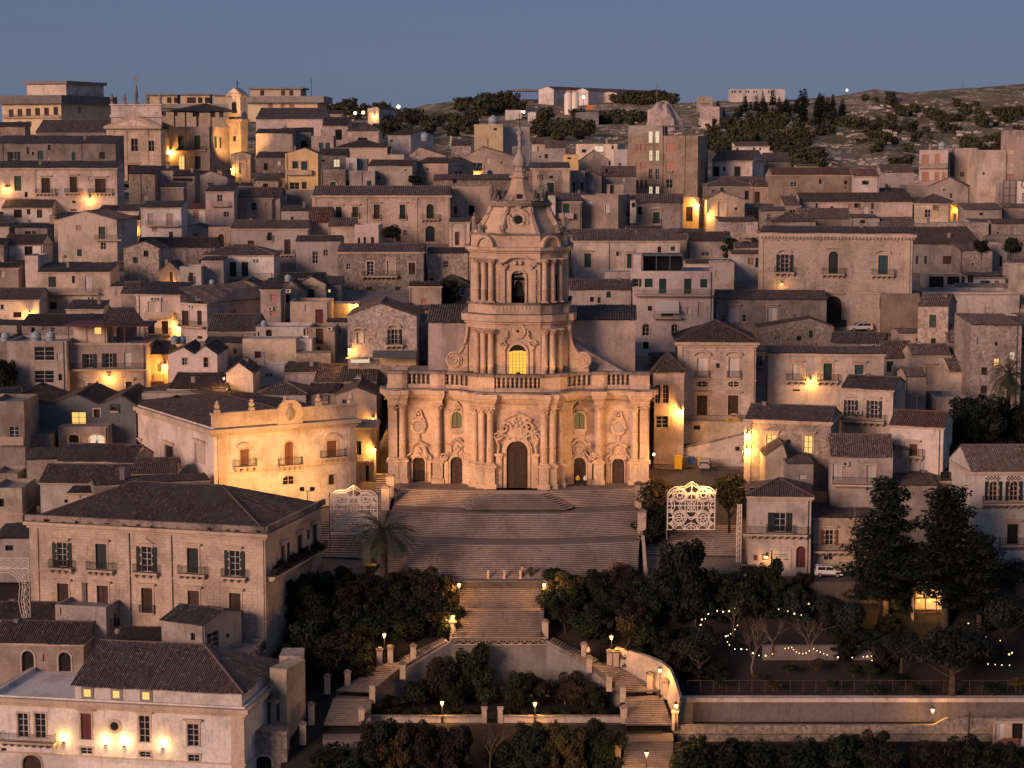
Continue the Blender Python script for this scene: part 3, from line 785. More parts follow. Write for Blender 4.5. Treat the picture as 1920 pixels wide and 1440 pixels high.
e=MB();plan_strip(e,PLAN1,zc1+.01,zc1+.2,1.34,3);e.build('cornice_top','ledge',ch)
e=MB();n_d=0
for a,b in zip(PLAN1,PLAN1[1:]):
    A,B=Vector(a),Vector(b);L_=(B-A).length;k=int(L_/.34)
    if k<1:continue
    t=(B-A)/L_;nn=Vector((t.y,-t.x))
    for i in range(k):
        c=A+t*((i+.5)*L_/k)+nn*.5;e.box(c.x-.09,c.x+.09,c.y-.14,c.y+.1,zc0-.45,zc0-.26)
e.build('dentil_row','church',ch)['kind']='stuff'
e=MB()
for xa_,xb_ in ((-19,-16),(-13.1,-10.6),(-7.3,-2.3),(2.3,7.3),(10.6,13.1),(16,19)):
    pl_=[(xa_+(xb_-xa_)*i/8,plan_y(xa_+(xb_-xa_)*i/8)) for i in range(9)]
    plan_strip(e,pl_,-1.2,.9,.22,2);plan_strip(e,pl_,zped-.45,zped,.14,2)
e.build('plinth','church',ch)
def capital_mb(mb,x,y,z0,z1,r):
    h=z1-z0
    mb.lathe([(r*.95,z0),(r*1.0,z0+h*.1),(r*.95,z0+h*.15),(r*1.25,z0+h*.45),(r*1.05,z0+h*.5),(r*1.45,z0+h*.85),(r*1.2,z0+h*.88)],(x,y,0),10)
    mb.box(x-r*1.45,x+r*1.45,y-r*1.45,y+r*1.45,z0+h*.88,z1)
    for k in range(8):
        a=k*math.pi/4;mb.ball((x+r*1.3*math.cos(a),y+r*1.3*math.sin(a),z0+h*.42),r*.28,5,3);mb.ball((x+r*1.42*math.cos(a+.39),y+r*1.42*math.sin(a+.39),z0+h*.74),r*.26,5,3)
def column(x,y,zb,zcap,ztop,r,square=False,pedz=None,pw=None):
    """column part with base, capital and pedestal as sub-parts"""
    c=MB()
    if square:c.box(x-r,x+r,y-r*.6,y+r*1.2,zb+.35,zcap)
    else:c.lathe([(r,zb+.35),(r*1.02,zb+(zcap-zb)*.33),(r*1.08,zb+(zcap-zb)*.335),(r*1.08,zb+(zcap-zb)*.35),(r*.99,zb+(zcap-zb)*.355),(r*.86,zcap)],(x,y,0),14)
    co=c.build('pilaster' if square else 'column','church',ch,smooth=not square)
    b=MB();b.box(x-r*1.35,x+r*1.35,y-r*1.35,y+r*1.35,zb,zb+.16);b.lathe([(r*1.3,zb+.161),(r*1.32,zb+.22),(r*1.1,zb+.27),(r*1.18,zb+.33),(r*1.0,zb+.36)],(x,y,0),14);b.build('base','church',co)
    k=MB();capital_mb(k,x,y,zcap,ztop,r);k.build('capital','church',co)
    if pedz is not None:
        p=MB();w=pw or r*1.5
        p.box(x-w,x+w,y-w,y+1.2,pedz+.7,zb-.4);p.box(x-w-.2,x+w+.2,y-w-.2,y+1.2,pedz-1.2,pedz+.69);p.box(x-w-.22,x+w+.22,y-w-.22,y+1.2,zb-.39,zb-.02)
        po=p.build('pedestal','church',co)
        q=MB();q.prism([(x+w*.62*math.cos(t_*math.pi/5),(zb+pedz)/2+.15+1.0*math.sin(t_*math.pi/5)) for t_ in range(10)],y-w-.05,y-w-.001);q.build('cartouche','trim',po)
COLS1=[(-18.2,-.35,.55,True),(-16.9,-.3,.5,False),(-11.7,-.45,.52,False),(-6.1,-3.1,.5,False),(-5.0,-4.35,.5,False),(-3.85,-4.85,.5,False)]
for x,y,r,sq in COLS1:
    for s in (-1,1):
        column(s*x,y,zped,zcap0,zcap1,r,sq,0,r*1.4)
        e=MB();e.box(s*x-r*1.3,s*x+r*1.3,y-r*1.1,y+2,zcap1+.001,zc0-.26);e.box(s*x-r*1.6,s*x+r*1.6,y-r*1.1-.35,y+2,zc0-.25,zc0+.05);e.box(s*x-r*1.9,s*x+r*1.9,y-r*1.1-.75,y+2,zc0+.051,zc0+.45);e.box(s*x-r*2.1,s*x+r*2.1,y-r*1.1-1.05,y+2,zc0+.451,zc1+.03)
        e.build('entablature_block','church',ch)
# doors with carved surrounds
def arch_outline(x,w,z0,zt,n=10):
    r=w/2;return [(x-r,z0)]+[(x-r*math.cos(math.pi*i/n),zt-r+r*math.sin(math.pi*i/n)) for i in range(n+1)]+[(x+r,z0)]
def ring(mb,x,w,e,z0,zt,y0,y1,n=12):
    o=arch_outline(x,w+2*e,z0,zt+e,n);i_=arch_outline(x,w,z0,zt,n)
    for a,b,c,d in zip(o,o[1:],i_[1:],i_):
        mb.quad((a[0],y0,a[1]),(b[0],y0,b[1]),(c[0],y0,c[1]),(d[0],y0,d[1]));mb.quad((a[0],y0,a[1]),(b[0],y0,b[1]),(b[0],y1,b[1]),(a[0],y1,a[1]));mb.quad((d[0],y0,d[1]),(c[0],y0,c[1]),(c[0],y1,c[1]),(d[0],y1,d[1]))
def scroll(mb,c,r0,r1,turns,r,y,start=0,sgn=1,n=None):
    n=n or int(12*turns);pts=[]
    for i in range(n+1):
        t=i/n;a=start+sgn*t*turns*2*math.pi;rr_=r0+(r1-r0)*t
        pts.append((c[0]+rr_*math.cos(a),y,c[1]+rr_*math.sin(a)))
    mb.tube(pts,[r*(1-.5*i/n) for i in range(n+1)],6)
def knobs(mb,pts,r,y,seed):
    rg=random.Random(seed)
    for px_,pz_ in pts:mb.ball((px_,y,pz_),r*rg.uniform(.7,1.25),6,4,(1,.7,1))
def church_door(x,y,w,zt,kind,yawd=0.):
    o=MB();o.poly([(p[0],0,p[1]) for p in arch_outline(0,w,0,zt)])
    d=o.build('door','wood',ch,loc=(x,y-.02,0),rot=(0,0,yawd))
    l=MB()
    for s in (-1,1):
        for k in range(4):l.box(s*w*.27-w*.17,s*w*.27+w*.17,-.07,-.005,.25+k*(zt-w/2)/4,.1+(k+1)*(zt-w/2)/4)
    l.build('door_panel','wood',d)
    s=MB();e_=w*.13;ring(s,0,w,e_,0,zt,-.35,.05);ring(s,0,w+2*e_,e_*.7,0,zt+e_,-.22,.05)
    s.build('archivolt','church',d)
    s=MB()
    if kind=='big':
        for q in (-1,1):
            s.box(q*w*.86-.42,q*w*.86+.42,-.55,.05,0,zt*.68);s.box(q*w*.86-.6,q*w*.86+.6,-.75,.05,zt*.68+.01,zt*.74)
            scroll(s,(q*w*.92,zt+.75),.75,.12,1.6,.2,-.5,math.pi/2,q);scroll(s,(q*w*.55,zt+1.9),.9,.15,1.3,.2,-.5,math.pi if q>0 else 0,-q)
            s.tube([(q*w*.9,-.4,zt*.74),(q*w*.86,-.4,zt*.9),(q*w*.98,-.4,zt*1.02),(q*w*.8,-.4,zt*1.17)],.17,6)
            s.tube([(q*w*.8,-.45,zt*1.15),(q*w*.5,-.45,zt*1.22),(q*w*.42,-.45,zt*1.36),(q*w*.62,-.45,zt*1.46),(0,-.45,zt*1.6)],.22,6)
        s.prism([(-w*.46,zt+.35),(w*.46,zt+.35),(w*.52,zt*1.28),(w*.4,zt*1.5),(0,zt*1.56),(-w*.4,zt*1.5),(-w*.52,zt*1.28)],-.3,.02)
        s.box(-w*.22,w*.22,-.42,-.301,zt*1.14,zt*1.24)
        knobs(s,[(0,zt*1.42),(-.5,zt*1.38),(.5,zt*1.38),(0,zt*1.33),(-.35,zt*1.47),(.35,zt*1.47),(0,zt+.25),(-.3,zt+.2),(.3,zt+.2)],.33,-.35,3)
        knobs(s,[(q*w*a,zt*b) for q in (-1,1) for a,b in ((.42,1.06),(.5,1.1),(.58,1.12),(.66,1.2),(.72,1.26),(.86,.45),(.86,.3),(.86,.2))],.22,-.5,4)
    elif kind=='mid':
        for q in (-1,1):
            s.box(q*w*.82-.3,q*w*.82+.3,-.4,.05,0,zt*.82);scroll(s,(q*w*1.0,zt*1.02),.6,.1,1.5,.2,-.4,0,q)
            s.tube([(q*w*.8,-.35,zt*.85),(q*w*.75,-.35,zt*1.0),(q*w*.42,-.35,zt*1.2),(q*w*.44,-.35,zt*1.42),(q*w*.85,-.35,zt*1.5)],.14,6)
            s.tube([(q*w*.86,-.5,zt*1.5),(q*w*.5,-.5,zt*1.5),(q*w*.25,-.5,zt*1.64),(0,-.5,zt*1.68)],.19,6)
        s.prism([(-w*.4,zt+.3),(w*.4,zt+.3),(w*.36,zt*1.46),(0,zt*1.6),(-w*.36,zt*1.46)],-.22,.02)
        knobs(s,[(0,zt*1.36),(-.3,zt*1.28),(.3,zt*1.28),(0,zt*1.2),(0,zt+.2)],.26,-.3,5)
    else:
        for q in (-1,1):
            s.box(q*w*.85-.26,q*w*.85+.26,-.4,.05,0,zt*.84)
            s.tube([(q*w*1.05,-.4,zt*.9),(q*w*.95,-.4,zt*1.03),(q*w*.62,-.4,zt*1.14),(q*w*.46,-.4,zt*1.42)],.15,6)
            s.tube([(q*w*.72,-.5,zt*1.44),(q*w*.4,-.5,zt*1.5),(0,-.5,zt*1.6)],.19,6)
        s.prism([(-w*.75,zt*.95),(w*.75,zt*.95),(w*.5,zt*1.18),(w*.4,zt*1.45),(0,zt*1.54),(-w*.4,zt*1.45),(-w*.5,zt*1.18)],-.2,-.01)
        knobs(s,[(0,zt*1.3),(-.25,zt*1.2),(.25,zt*1.2),(0,zt+.3)],.28,-.3,6)
    s.build('carved_surround','church',d)
    return d
church_door(0,OC-.03,3.05,cz(826,OC),'big')
for s in (-1,1):
    church_door(s*8.9,plan_y(8.9*s)-.35,1.9,3.95,'mid',s*-.42*-1 if False else 0)
    church_door(s*14.55,.40,1.75,3.75,'small')
# windows above the side doors, medallions in the wings
for s in (-1,1):
    x=s*8.9;y=plan_y(x)-.36;z0=cz(801,-.5);zt=cz(772,-.5)
    o=MB();o.poly([(p[0],0,p[1]) for p in arch_outline(0,1.5,z0,zt,8)]);w_=o.build('window','olivepane',ch,loc=(x,y,0))
    f=MB();f.box(-.04,.04,-.06,-.005,z0,zt);ring(f,0,1.42,.06,z0,zt-.04,-.06,-.004);f.build('glazing_bar','iron',w_)
    f=MB();ring(f,0,1.5,.26,z0-.1,zt,-.28,.3);f.box(-1.05,1.05,-.35,.3,z0-.5,z0-.101);f.box(-.8,.8,-.25,.3,z0-.9,z0-.501)
    for q in (-1,1):scroll(f,(q*.85,zt+.25),.4,.08,1.2,.12,-.25,0,q);f.tube([(q*.9,-.25,zt+.4),(q*.5,-.25,zt+.8),(0,-.25,zt+1.5)],.13,6)
    knobs(f,[(0,zt+.5),(-.3,zt+.6),(.3,zt+.6),(0,zt+1.0),(0,zt+1.45)],.26,-.2,8);f.build('carved_surround','church',w_)
    x=s*14.55;zc_=cz(800,.3);o=MB();o.prism([(.82*math.cos(k*math.pi/12),zc_+.82*math.sin(k*math.pi/12)) for k in range(24)],.0,.3);w_=o.build('medallion','roller',ch,loc=(x,.30,0))
    f=MB();f.tube([(.98*math.cos(k*math.pi/12),-.05,zc_+.98*math.sin(k*math.pi/12)) for k in range(24)],.22,6,closed=True)
    f.box(-.03,.03,-.06,-.001,zc_-.7,zc_+.7)
    for q in (-1,1):f.tube([(q*.95,-.05,zc_+.7),(q*.5,-.05,zc_+1.5),(q*.28,-.05,zc_+2.2),(0,-.05,zc_+2.4)],.15,6)
    knobs(f,[(0,zc_+1.3),(0,zc_+1.8),(-.35,zc_+1.3),(.35,zc_+1.3),(0,zc_-1.4),(0,zc_-1.7)],.26,0,9);f.build('wreath','church',w_)
# first balustrade
PB=[(p[0],p[1]) for p in PLAN1]
e=MB();plan_strip(e,PB,zbal0+.07,zbal0+.75,.25,2.0);e.build('balustrade_base','church',ch)
e=MB();plan_strip(e,PB,zbal1-.38,zbal1,.32,1.3);e.build('handrail','ledge',ch)
zA,zB2=zbal0+.76,zbal1-.39
panel_x=[(-16.2,-12.8),(-10.6,-7.0),(-2.9,2.9),(7.0,10.6),(12.8,16.2)]
for a,b in panel_x:
    f=MB();n=int((b-a)/.62)
    for i in range(n+1):
        x=a+(b-a)*i/n;y=plan_y(x)-.05;h_=zB2-zA
        f.lathe([(.16,zA),(.09,zA+h_*.12),(.2,zA+h_*.32),(.1,zA+h_*.5),(.2,zA+h_*.68),(.09,zA+h_*.88),(.16,zB2)],(x,y,0),7)
    f.build('baluster_row','church',ch)
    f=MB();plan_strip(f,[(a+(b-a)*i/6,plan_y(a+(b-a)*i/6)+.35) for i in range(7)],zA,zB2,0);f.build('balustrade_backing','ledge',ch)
for a,b in [(-19.0,-16.4),(-12.6,-10.8),(-6.8,-3.1),(3.1,6.8),(10.8,12.6),(16.4,19.0)]:
    f=MB();n=4;pl=[(a+(b-a)*i/n,plan_y(a+(b-a)*i/n)) for i in range(n+1)]
    plan_strip(f,pl,zbal0+.07,zB2,.42,1.2);f.build('balustrade_pier','church',ch)
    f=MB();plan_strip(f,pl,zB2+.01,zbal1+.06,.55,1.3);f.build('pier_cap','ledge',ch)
# second tier
O2=-2.4
z2b=zbal0-.5;z2c0,z2c1=cz(600,-1),cz(589,-1);z2k0,z2k1=cz(626,-1),cz(615,-1)
PLAN2=[(-7.6,1.2),(-7.5,.6),(-6.6,.4),(-6.3,-.3),(-5.4,-1.2),(-4.6,-1.9),(-3.5,-2.2),(-3.3,O2)]
PLAN2=PLAN2+[(0,O2)]+[(-x,y) for x,y in PLAN2[::-1]]
w2=MB();plan_strip(w2,PLAN2,z2b,z2c0,0,12.5);w2.build('middle_storey','church',ch)
e=MB();plan_strip(e,PLAN2,z2k1,z2k1+.3,.15,2);plan_strip(e,PLAN2,z2c0-.5,z2c0-.1,.3,12.6);plan_strip(e,PLAN2,z2c0-.09,z2c1,.75,12.9);e.build('cornice','church',ch)
e=MB();plan_strip(e,PLAN2,z2c1+.01,z2c1+.06,.76,13);e.build('cornice_top','ledge',ch)
for x,y in ((-6.0,-1.1),(-4.95,-2.35),(-3.85,-2.85)):
    for s in (-1,1):column(s*x,y,z2b+2.0,z2k0,z2k1,.45)
# volutes
for s in (-1,1):
    v=MB();zt_=cz(612,0);zb_=z2b;zs=cz(676,0)
    pts=[(s*7.4,zt_)]+[(s*(7.4+2.2*(1-math.cos(t_*math.pi/2/8))),zt_-(zt_-zs-.6)*math.sin(t_*math.pi/2/8)) for t_ in range(1,9)]+[(s*10.2,zs),(s*10.2,zb_),(s*7.4,zb_)]
    v.prism(pts,.3,1.1);vo=v.build('volute','church',ch)
    v=MB();scroll(v,(s*9.35,zs),1.15,.15,2.4,.24,.15,math.pi*.62 if s>0 else math.pi*.38,-s,40)
    v.tube([(p[0],.2,p[1]) for p in pts[:9]]+[(s*9.6,.2,zs+1.15)],.2,6);v.prism([(s*9.35+1.2*math.cos(k*math.pi/10),zs+1.2*math.sin(k*math.pi/10)) for k in range(20)],.15,.9);v.build('scroll','church',vo)
# lit window and disc of the second tier
z0,zt=cz(708,O2),cz(646,O2);w=2.45
o=MB();o.poly([(p[0],0,p[1]) for p in arch_outline(0,w,z0,zt)]);wi=o.build('window','dark',ch,loc=(0,O2-.02,0))
o=MB();o.prism([(-w/2,z0),(w/2,z0),(w/2,zt-w*.42),(w*.25,zt-w*.36),(-w*.25,zt-w*.37),(-w/2,zt-w*.45)],-.05,-.01);o.build('pane','churchglass',wi)
o=MB()
for i in range(1,5):o.box(-w/2+w*i/5-.025,-w/2+w*i/5+.025,-.1,-.051,z0,zt-w*.4)
for i in range(1,8):o.box(-w/2,w/2,-.12,-.101,z0+(zt-w*.4-z0)*i/8-.02,z0+(zt-w*.4-z0)*i/8+.02)
o.build('glazing_bar','iron',wi)
o=MB();ring(o,0,w,.34,z0,zt,-.3,.1)
for q in (-1,1):
    o.box(q*2.0-.25,q*2.0+.25,-.35,.05,z0,zt-.9);scroll(o,(q*2.1,zt+.1),.62,.1,1.5,.2,-.35,0,q);o.tube([(q*2.0,-.3,zt+.5),(q*1.5,-.3,zt+1.2),(q*1.45,-.3,zt+2.1)],.16,6)
    knobs(o,[(q*2.0,zt-.8),(q*2.15,zt-.4),(q*1.9,zt-.5),(q*1.55,zt+1.6)],.3,-.3,12)
o.build('carved_surround','church',wi)
zc_=cz(621,O2);o=MB();o.prism([(1.0*math.cos(k*math.pi/14),zc_+1.0*math.sin(k*math.pi/14)) for k in range(28)],-.12,0);ro=o.build('clock_disc','church',ch,loc=(0,O2-.01,0))
o=MB();o.tube([(1.08*math.cos(k*math.pi/14),-.12,zc_+1.08*math.sin(k*math.pi/14)) for k in range(28)],.14,6,closed=True);o.build('moulding','church',ro)
o=MB();o.prism([(.22*math.cos(k*math.pi/6),zc_+.22*math.sin(k*math.pi/6)) for k in range(12)],-.14,-.121);o.build('hole','dark',ro)
# third tier: belfry
z3b=z2c1+.07;z3p=cz(566,0);z3c0,z3c1=cz(473,0),cz(464,0);z3k0,z3k1=cz(494,0),cz(484,0);O3=-1.5
PLAN3=[(-7.1,2.6),(-7.0,1.9),(-6.2,1.6),(-5.6,.7),(-4.6,-.4),(-3.4,-1.2),(-3.2,O3)]
P3F=PLAN3+[(3.2,O3)]+[(-x,y) for x,y in PLAN3[::-1]][1:]
e=MB();plan_strip(e,P3F,z3b,z3p,.35,12);e.build('belfry_pedestal','church',ch)
e=MB();plan_strip(e,P3F,z3p-.3,z3p,.55,12.2);e.build('belfry_ledge','ledge',ch)
e=MB()
for i in range(11):x=-2.8+5.6*i/10;e.box(x-.1,x+.1,O3-.42,O3-.351,z3b+.5,z3p-.4)
e.box(-3.0,3.0,O3-.44,O3-.351,z3b+.3,z3b+.49);e.build('baluster_row','trim',ch)
hw=.98
w3=MB()
for s in (1,-1):
    pl=[(-x,y) if s>0 else (x,y) for x,y in PLAN3]+[((3.2-0)*(1 if s>0 else -1),O3),(s*hw,O3)]
    plan_strip(w3,pl,z3p,z3c0,0)
    w3.quad((s*hw,O3,z3p),(s*hw,2.5,z3p),(s*hw,2.5,z3c0),(s*hw,O3,z3c0))
zoa=cz(507,O3);pts=arc_pts(-hw,hw,zoa-hw,hw,12)
for (ax,az),(bx,bz) in zip(pts,pts[1:]):w3.quad((ax,O3,az),(bx,O3,bz),(bx,O3,z3c0),(ax,O3,z3c0));w3.quad((ax,O3,az),(bx,O3,bz),(bx,2.5,bz),(ax,2.5,az))
for s in (1,-1):w3.quad((s*7.1,2.6,z3p),(s*7.1,12,z3p),(s*7.1,12,z3c0),(s*7.1,2.6,z3c0))
for x0_,x1_ in ((-7.1,-1.1),(1.1,7.1)):w3.quad((x0_,12,z3p),(x1_,12,z3p),(x1_,12,z3c0),(x0_,12,z3c0))
w3.quad((-1.1,12,z3c0-3),(1.1,12,z3c0-3),(1.1,12,z3c0),(-1.1,12,z3c0))
w3.build('belfry_wall','church',ch)
bl=MB();zq=z3p+.9
bl.lathe([(1.0,zq),(.92,zq+.15),(.66,zq+.7),(.56,zq+1.5),(.42,zq+1.95),(.1,zq+2.1)],(0,.6,0),16);bl.build('bell','bronze',ch,smooth=True)
bl=MB();bl.box(-.9,.9,.4,.8,zq+2.15,zq+2.6);bl.tube([(-.9,.6,zq+2.9),(.9,.6,zq+3.2)],.12,6);bl.box(-.95,.95,-.6,-.55,z3p+.7,z3p+.76);bl.box(-.5,-.45,-.6,-.55,z3p,z3p+.7);bl.box(.45,.5,-.6,-.55,z3p,z3p+.7);bl.build('bell_frame','iron',ch)
o=MB();ring(o,0,2*hw,.3,z3p,zoa,O3-.25,O3+.05)
for q in (-1,1):
    o.box(q*2.2-.35,q*2.2+.35,O3-.3,O3+.02,z3p,zoa+.2);knobs(o,[(q*2.75,z3p+.6+.42*k) for k in range(9)],.15,O3-.1,20+q)
    o.tube([(q*2.7,O3-.5,zoa+1.1),(q*2.0,O3-.5,zoa+1.3),(q*1.1,O3-.5,zoa+1.9),(0,O3-.5,zoa+2.0)],.22,6);knobs(o,[(q*1.9,zoa+.4),(q*1.6,zoa+.7),(q*2.3,zoa+.7),(q*.4,zoa+1.1)],.28,O3-.3,22)
o.build('carved_surround','church',ch)
for x,y in ((-6.0,.5),(-4.95,-.75),(-3.85,-1.7)):
    for s in (-1,1):column(s*x,y,z3p,z3k0,z3k1,.42)
for s in (-1,1):
    o=MB();o.poly([(p[0],0,p[1]) for p in arch_outline(0,.7,z3p+.2,z3p+4.0,6)]);o.build('side_opening','dark',ch,loc=(s*5.45,.42,0),rot=(0,0,s*.75))
e=MB();plan_strip(e,P3F,z3k1,z3k1+.3,.15,12);plan_strip(e,P3F,z3k1+.31,z3c0,.06,12);plan_strip(e,P3F,z3c0+.01,z3c0+.3,.35,12.2);plan_strip(e,P3F,z3c0+.31,z3c1+.1,.7,12.5);e.build('cornice','church',ch)
z3a=cz(440,0);e=MB();plan_strip(e,P3F,z3c1+.11,z3a,-.1,11.8);e.build('attic','church',ch)
e=MB();plan_strip(e,P3F,z3a+.01,z3a+.25,.2,12);plan_strip(e,P3F,z3c1+.11,z3c1+.15,.71,12.5);e.build('attic_ledge','ledge',ch)
for s in (-1,1):
    e=MB();o_=arc_pts(-1.6,1.6,0,1.7,10);i_=arc_pts(-1.3,1.3,0,1.35,10);e.prism(o_+i_[::-1],-.5,.3);e.prism(i_,-.1,.3)
    e.build('curved_pediment','church',ch,loc=(s*4.6,-.85,z3c1+.12),rot=(0,0,s*.62))
# bulbous cap, lantern and spire
CY=4.6
def octo(mb,prof,n=8,cy=CY,rot=math.pi/8):
    b=len(mb.v);k=len(prof)
    for r,z in prof:
        for j in range(n):a=rot+2*math.pi*j/n;mb.v.append((r*math.cos(a)/math.cos(math.pi/n),cy+r*math.sin(a)/math.cos(math.pi/n)*.95,z))
    for i in range(k-1):
        for j in range(n):mb.f.append((b+i*n+j,b+i*n+(j+1)%n,b+(i+1)*n+(j+1)%n,b+(i+1)*n+j))
    mb.f.append(tuple(b+(k-1)*n+j for j in range(n)))
zz=lambda p:cz(p,3.)
prof=[(5.9,z3a),(5.8,zz(434)),(5.5,zz(426)),(5.0,zz(416)),(4.55,zz(406)),(4.2,zz(396)),(4.0,zz(388))]
o=MB();octo(o,prof);o.build('bulb_dome','church',ch)
for k in range(8):
    a=math.pi/8+k*math.pi/4;o=MB()
    o.tube([((r+.1)*math.cos(a)/math.cos(math.pi/8),CY+(r+.1)*math.sin(a)/math.cos(math.pi/8)*.95,z) for r,z in prof],[.75,.7,.6,.45,.42,.4,.45],6)
    scroll(o,(0,0),.1,.1,.1,.01,0) if False else None
    o.build('dome_rib','church',ch)
o=MB();octo(o,[(4.0,zz(388)),(4.6,zz(386)),(4.7,zz(381)),(4.4,zz(380.5)),(4.4,zz(376)),(3.2,zz(375.5))]);o.build('dome_cornice','ledge',ch)
# oculus on the dome
zo=zz(411);o=MB();yo=CY-4.65
o.tube([(.95*math.cos(k*math.pi/10),0,.95*math.sin(k*math.pi/10)) for k in range(20)],.33,6,closed=True);o.tube([(1.45*math.cos(k*math.pi/8),.05,1.45*math.sin(k*math.pi/8)) for k in range(16)],[.22,.34]*8,6,closed=True)
o.ball((0,0,1.9),.5,8,5,(1,.7,1.2));oc=o.build('dome_oculus','church',ch,loc=(0,yo,zo),rot=(R(-18),0,0))
o=MB();o.prism([(.75*math.cos(k*math.pi/8),.75*math.sin(k*math.pi/8)) for k in range(16)],-.06,-.01);o.build('hole','dark',oc)
o=MB();octo(o,[(2.5,zz(377)),(2.2,zz(372)),(1.75,zz(362)),(1.45,zz(352)),(1.25,zz(342)),(1.15,zz(335)),(1.45,zz(333)),(1.5,zz(330)),(.9,zz(329.5))]);o.build('flared_lantern','church',ch)
o=MB();o.prism([(-.35,zz(372)),(.35,zz(372)),(.35,zz(364)),(-.35,zz(364))],CY-2.25,CY-1.6);o.build('hatch','dark',ch)
o=MB();octo(o,[(1.0,zz(330)),(.92,zz(323)),(1.08,zz(321)),(.76,zz(319)),(.8,zz(313)),(1.0,zz(312))]);o.build('lantern_drum','ta',ch)
o=MB();o.lathe([(.75,zz(313)),(.95,zz(307)),(.92,zz(300)),(.7,zz(293)),(.42,zz(288)),(.3,zz(283)),(.3,zz(276)),(.44,zz(275)),(.24,zz(273)),(.3,zz(262)),(.45,zz(260)),(.3,zz(258)),(.35,zz(253)),(.55,zz(249)),(.5,zz(246)),(.2,zz(244)),(.05,zz(240))],(0,CY,0),12);o.build('onion_spire','ta',ch,smooth=True)
o=MB();zf=zz(241);o.box(-.06,.06,CY-.06,CY+.06,zf,zf+2.2);o.box(-.6,.6,CY-.05,CY+.05,zf+1.3,zf+1.42);o.build('cross','iron',ch)
# statues on the belfry corners, urns on the dome cornice
def statue(x,y,z,h,name='statue'):
    o=MB();o.box(-.4,.4,-.4,.4,0,h*.18);o.lathe([(.34,h*.18),(.42,h*.3),(.36,h*.5),(.42,h*.66),(.3,h*.78),(.12,h*.83),(.17,h*.9),(.13,h*.97),(.02,h)],(0,0,0),8);o.tube([(.35,0,h*.7),(.62,-.2,h*.5),(.4,-.45,h*.55)],.12,5);o.tube([(-.35,0,h*.7),(-.6,-.1,h*.52),(-.5,-.3,h*.4)],.12,5)
    o.build(name,'ledge',ch,loc=(x,y,z))
for s in (-1,1):statue(s*6.5,2.5,z3a+.26,2.9);statue(s*5.6,1.2,z3a+.26,1.4)
def urn(x,y,z,h):
    o=MB();o.box(-.22,.22,-.22,.22,0,h*.2);o.lathe([(.12,h*.2),(.3,h*.4),(.36,h*.6),(.2,h*.72),(.28,h*.78),(.1,h*.9),(.02,h)],(0,0,0),8);o.build('urn','ledge',ch,loc=(x,y,z))
for s in (-1,1):
    urn(s*4.0,CY-2.0,zz(376),2.4);urn(s*3.3,CY-3.2,zz(376),2.0);urn(s*2.2,CY-3.7,zz(376),1.7)
# nave walls and roof behind the facade
for x0_,x1_,pt,pr in ((-13.6,-7.3,606,571),(7.3,17.0,600,571)):
    n_=MB();zt_=cz(pt,6.);n_.box(x0_,x1_,6.2,34,-1,zt_);n_.build('nave_wall','ta' if x0_>0 else 'pk',ch)
    rz_=cz(pr,12.)-zt_
    make_roof(ch,[((x0_-.3,5.8,zt_+.02),(x1_+.3,5.8,zt_+.02),(0,7.5,rz_-.2),0,0)],[],'tiledark',.36,'nave_roof',.13)
n_=MB();n_.box(-18.6,18.6,1.6,30,zc0-.2,zc1+.2);n_.build('aisle_roof','ledge',ch)
n_=MB();n_.prism([(7.5,cz(700)),(15.5,cz(700)),(8.2,cz(648))],2.2,6.1);n_.build('buttress','ta',ch)
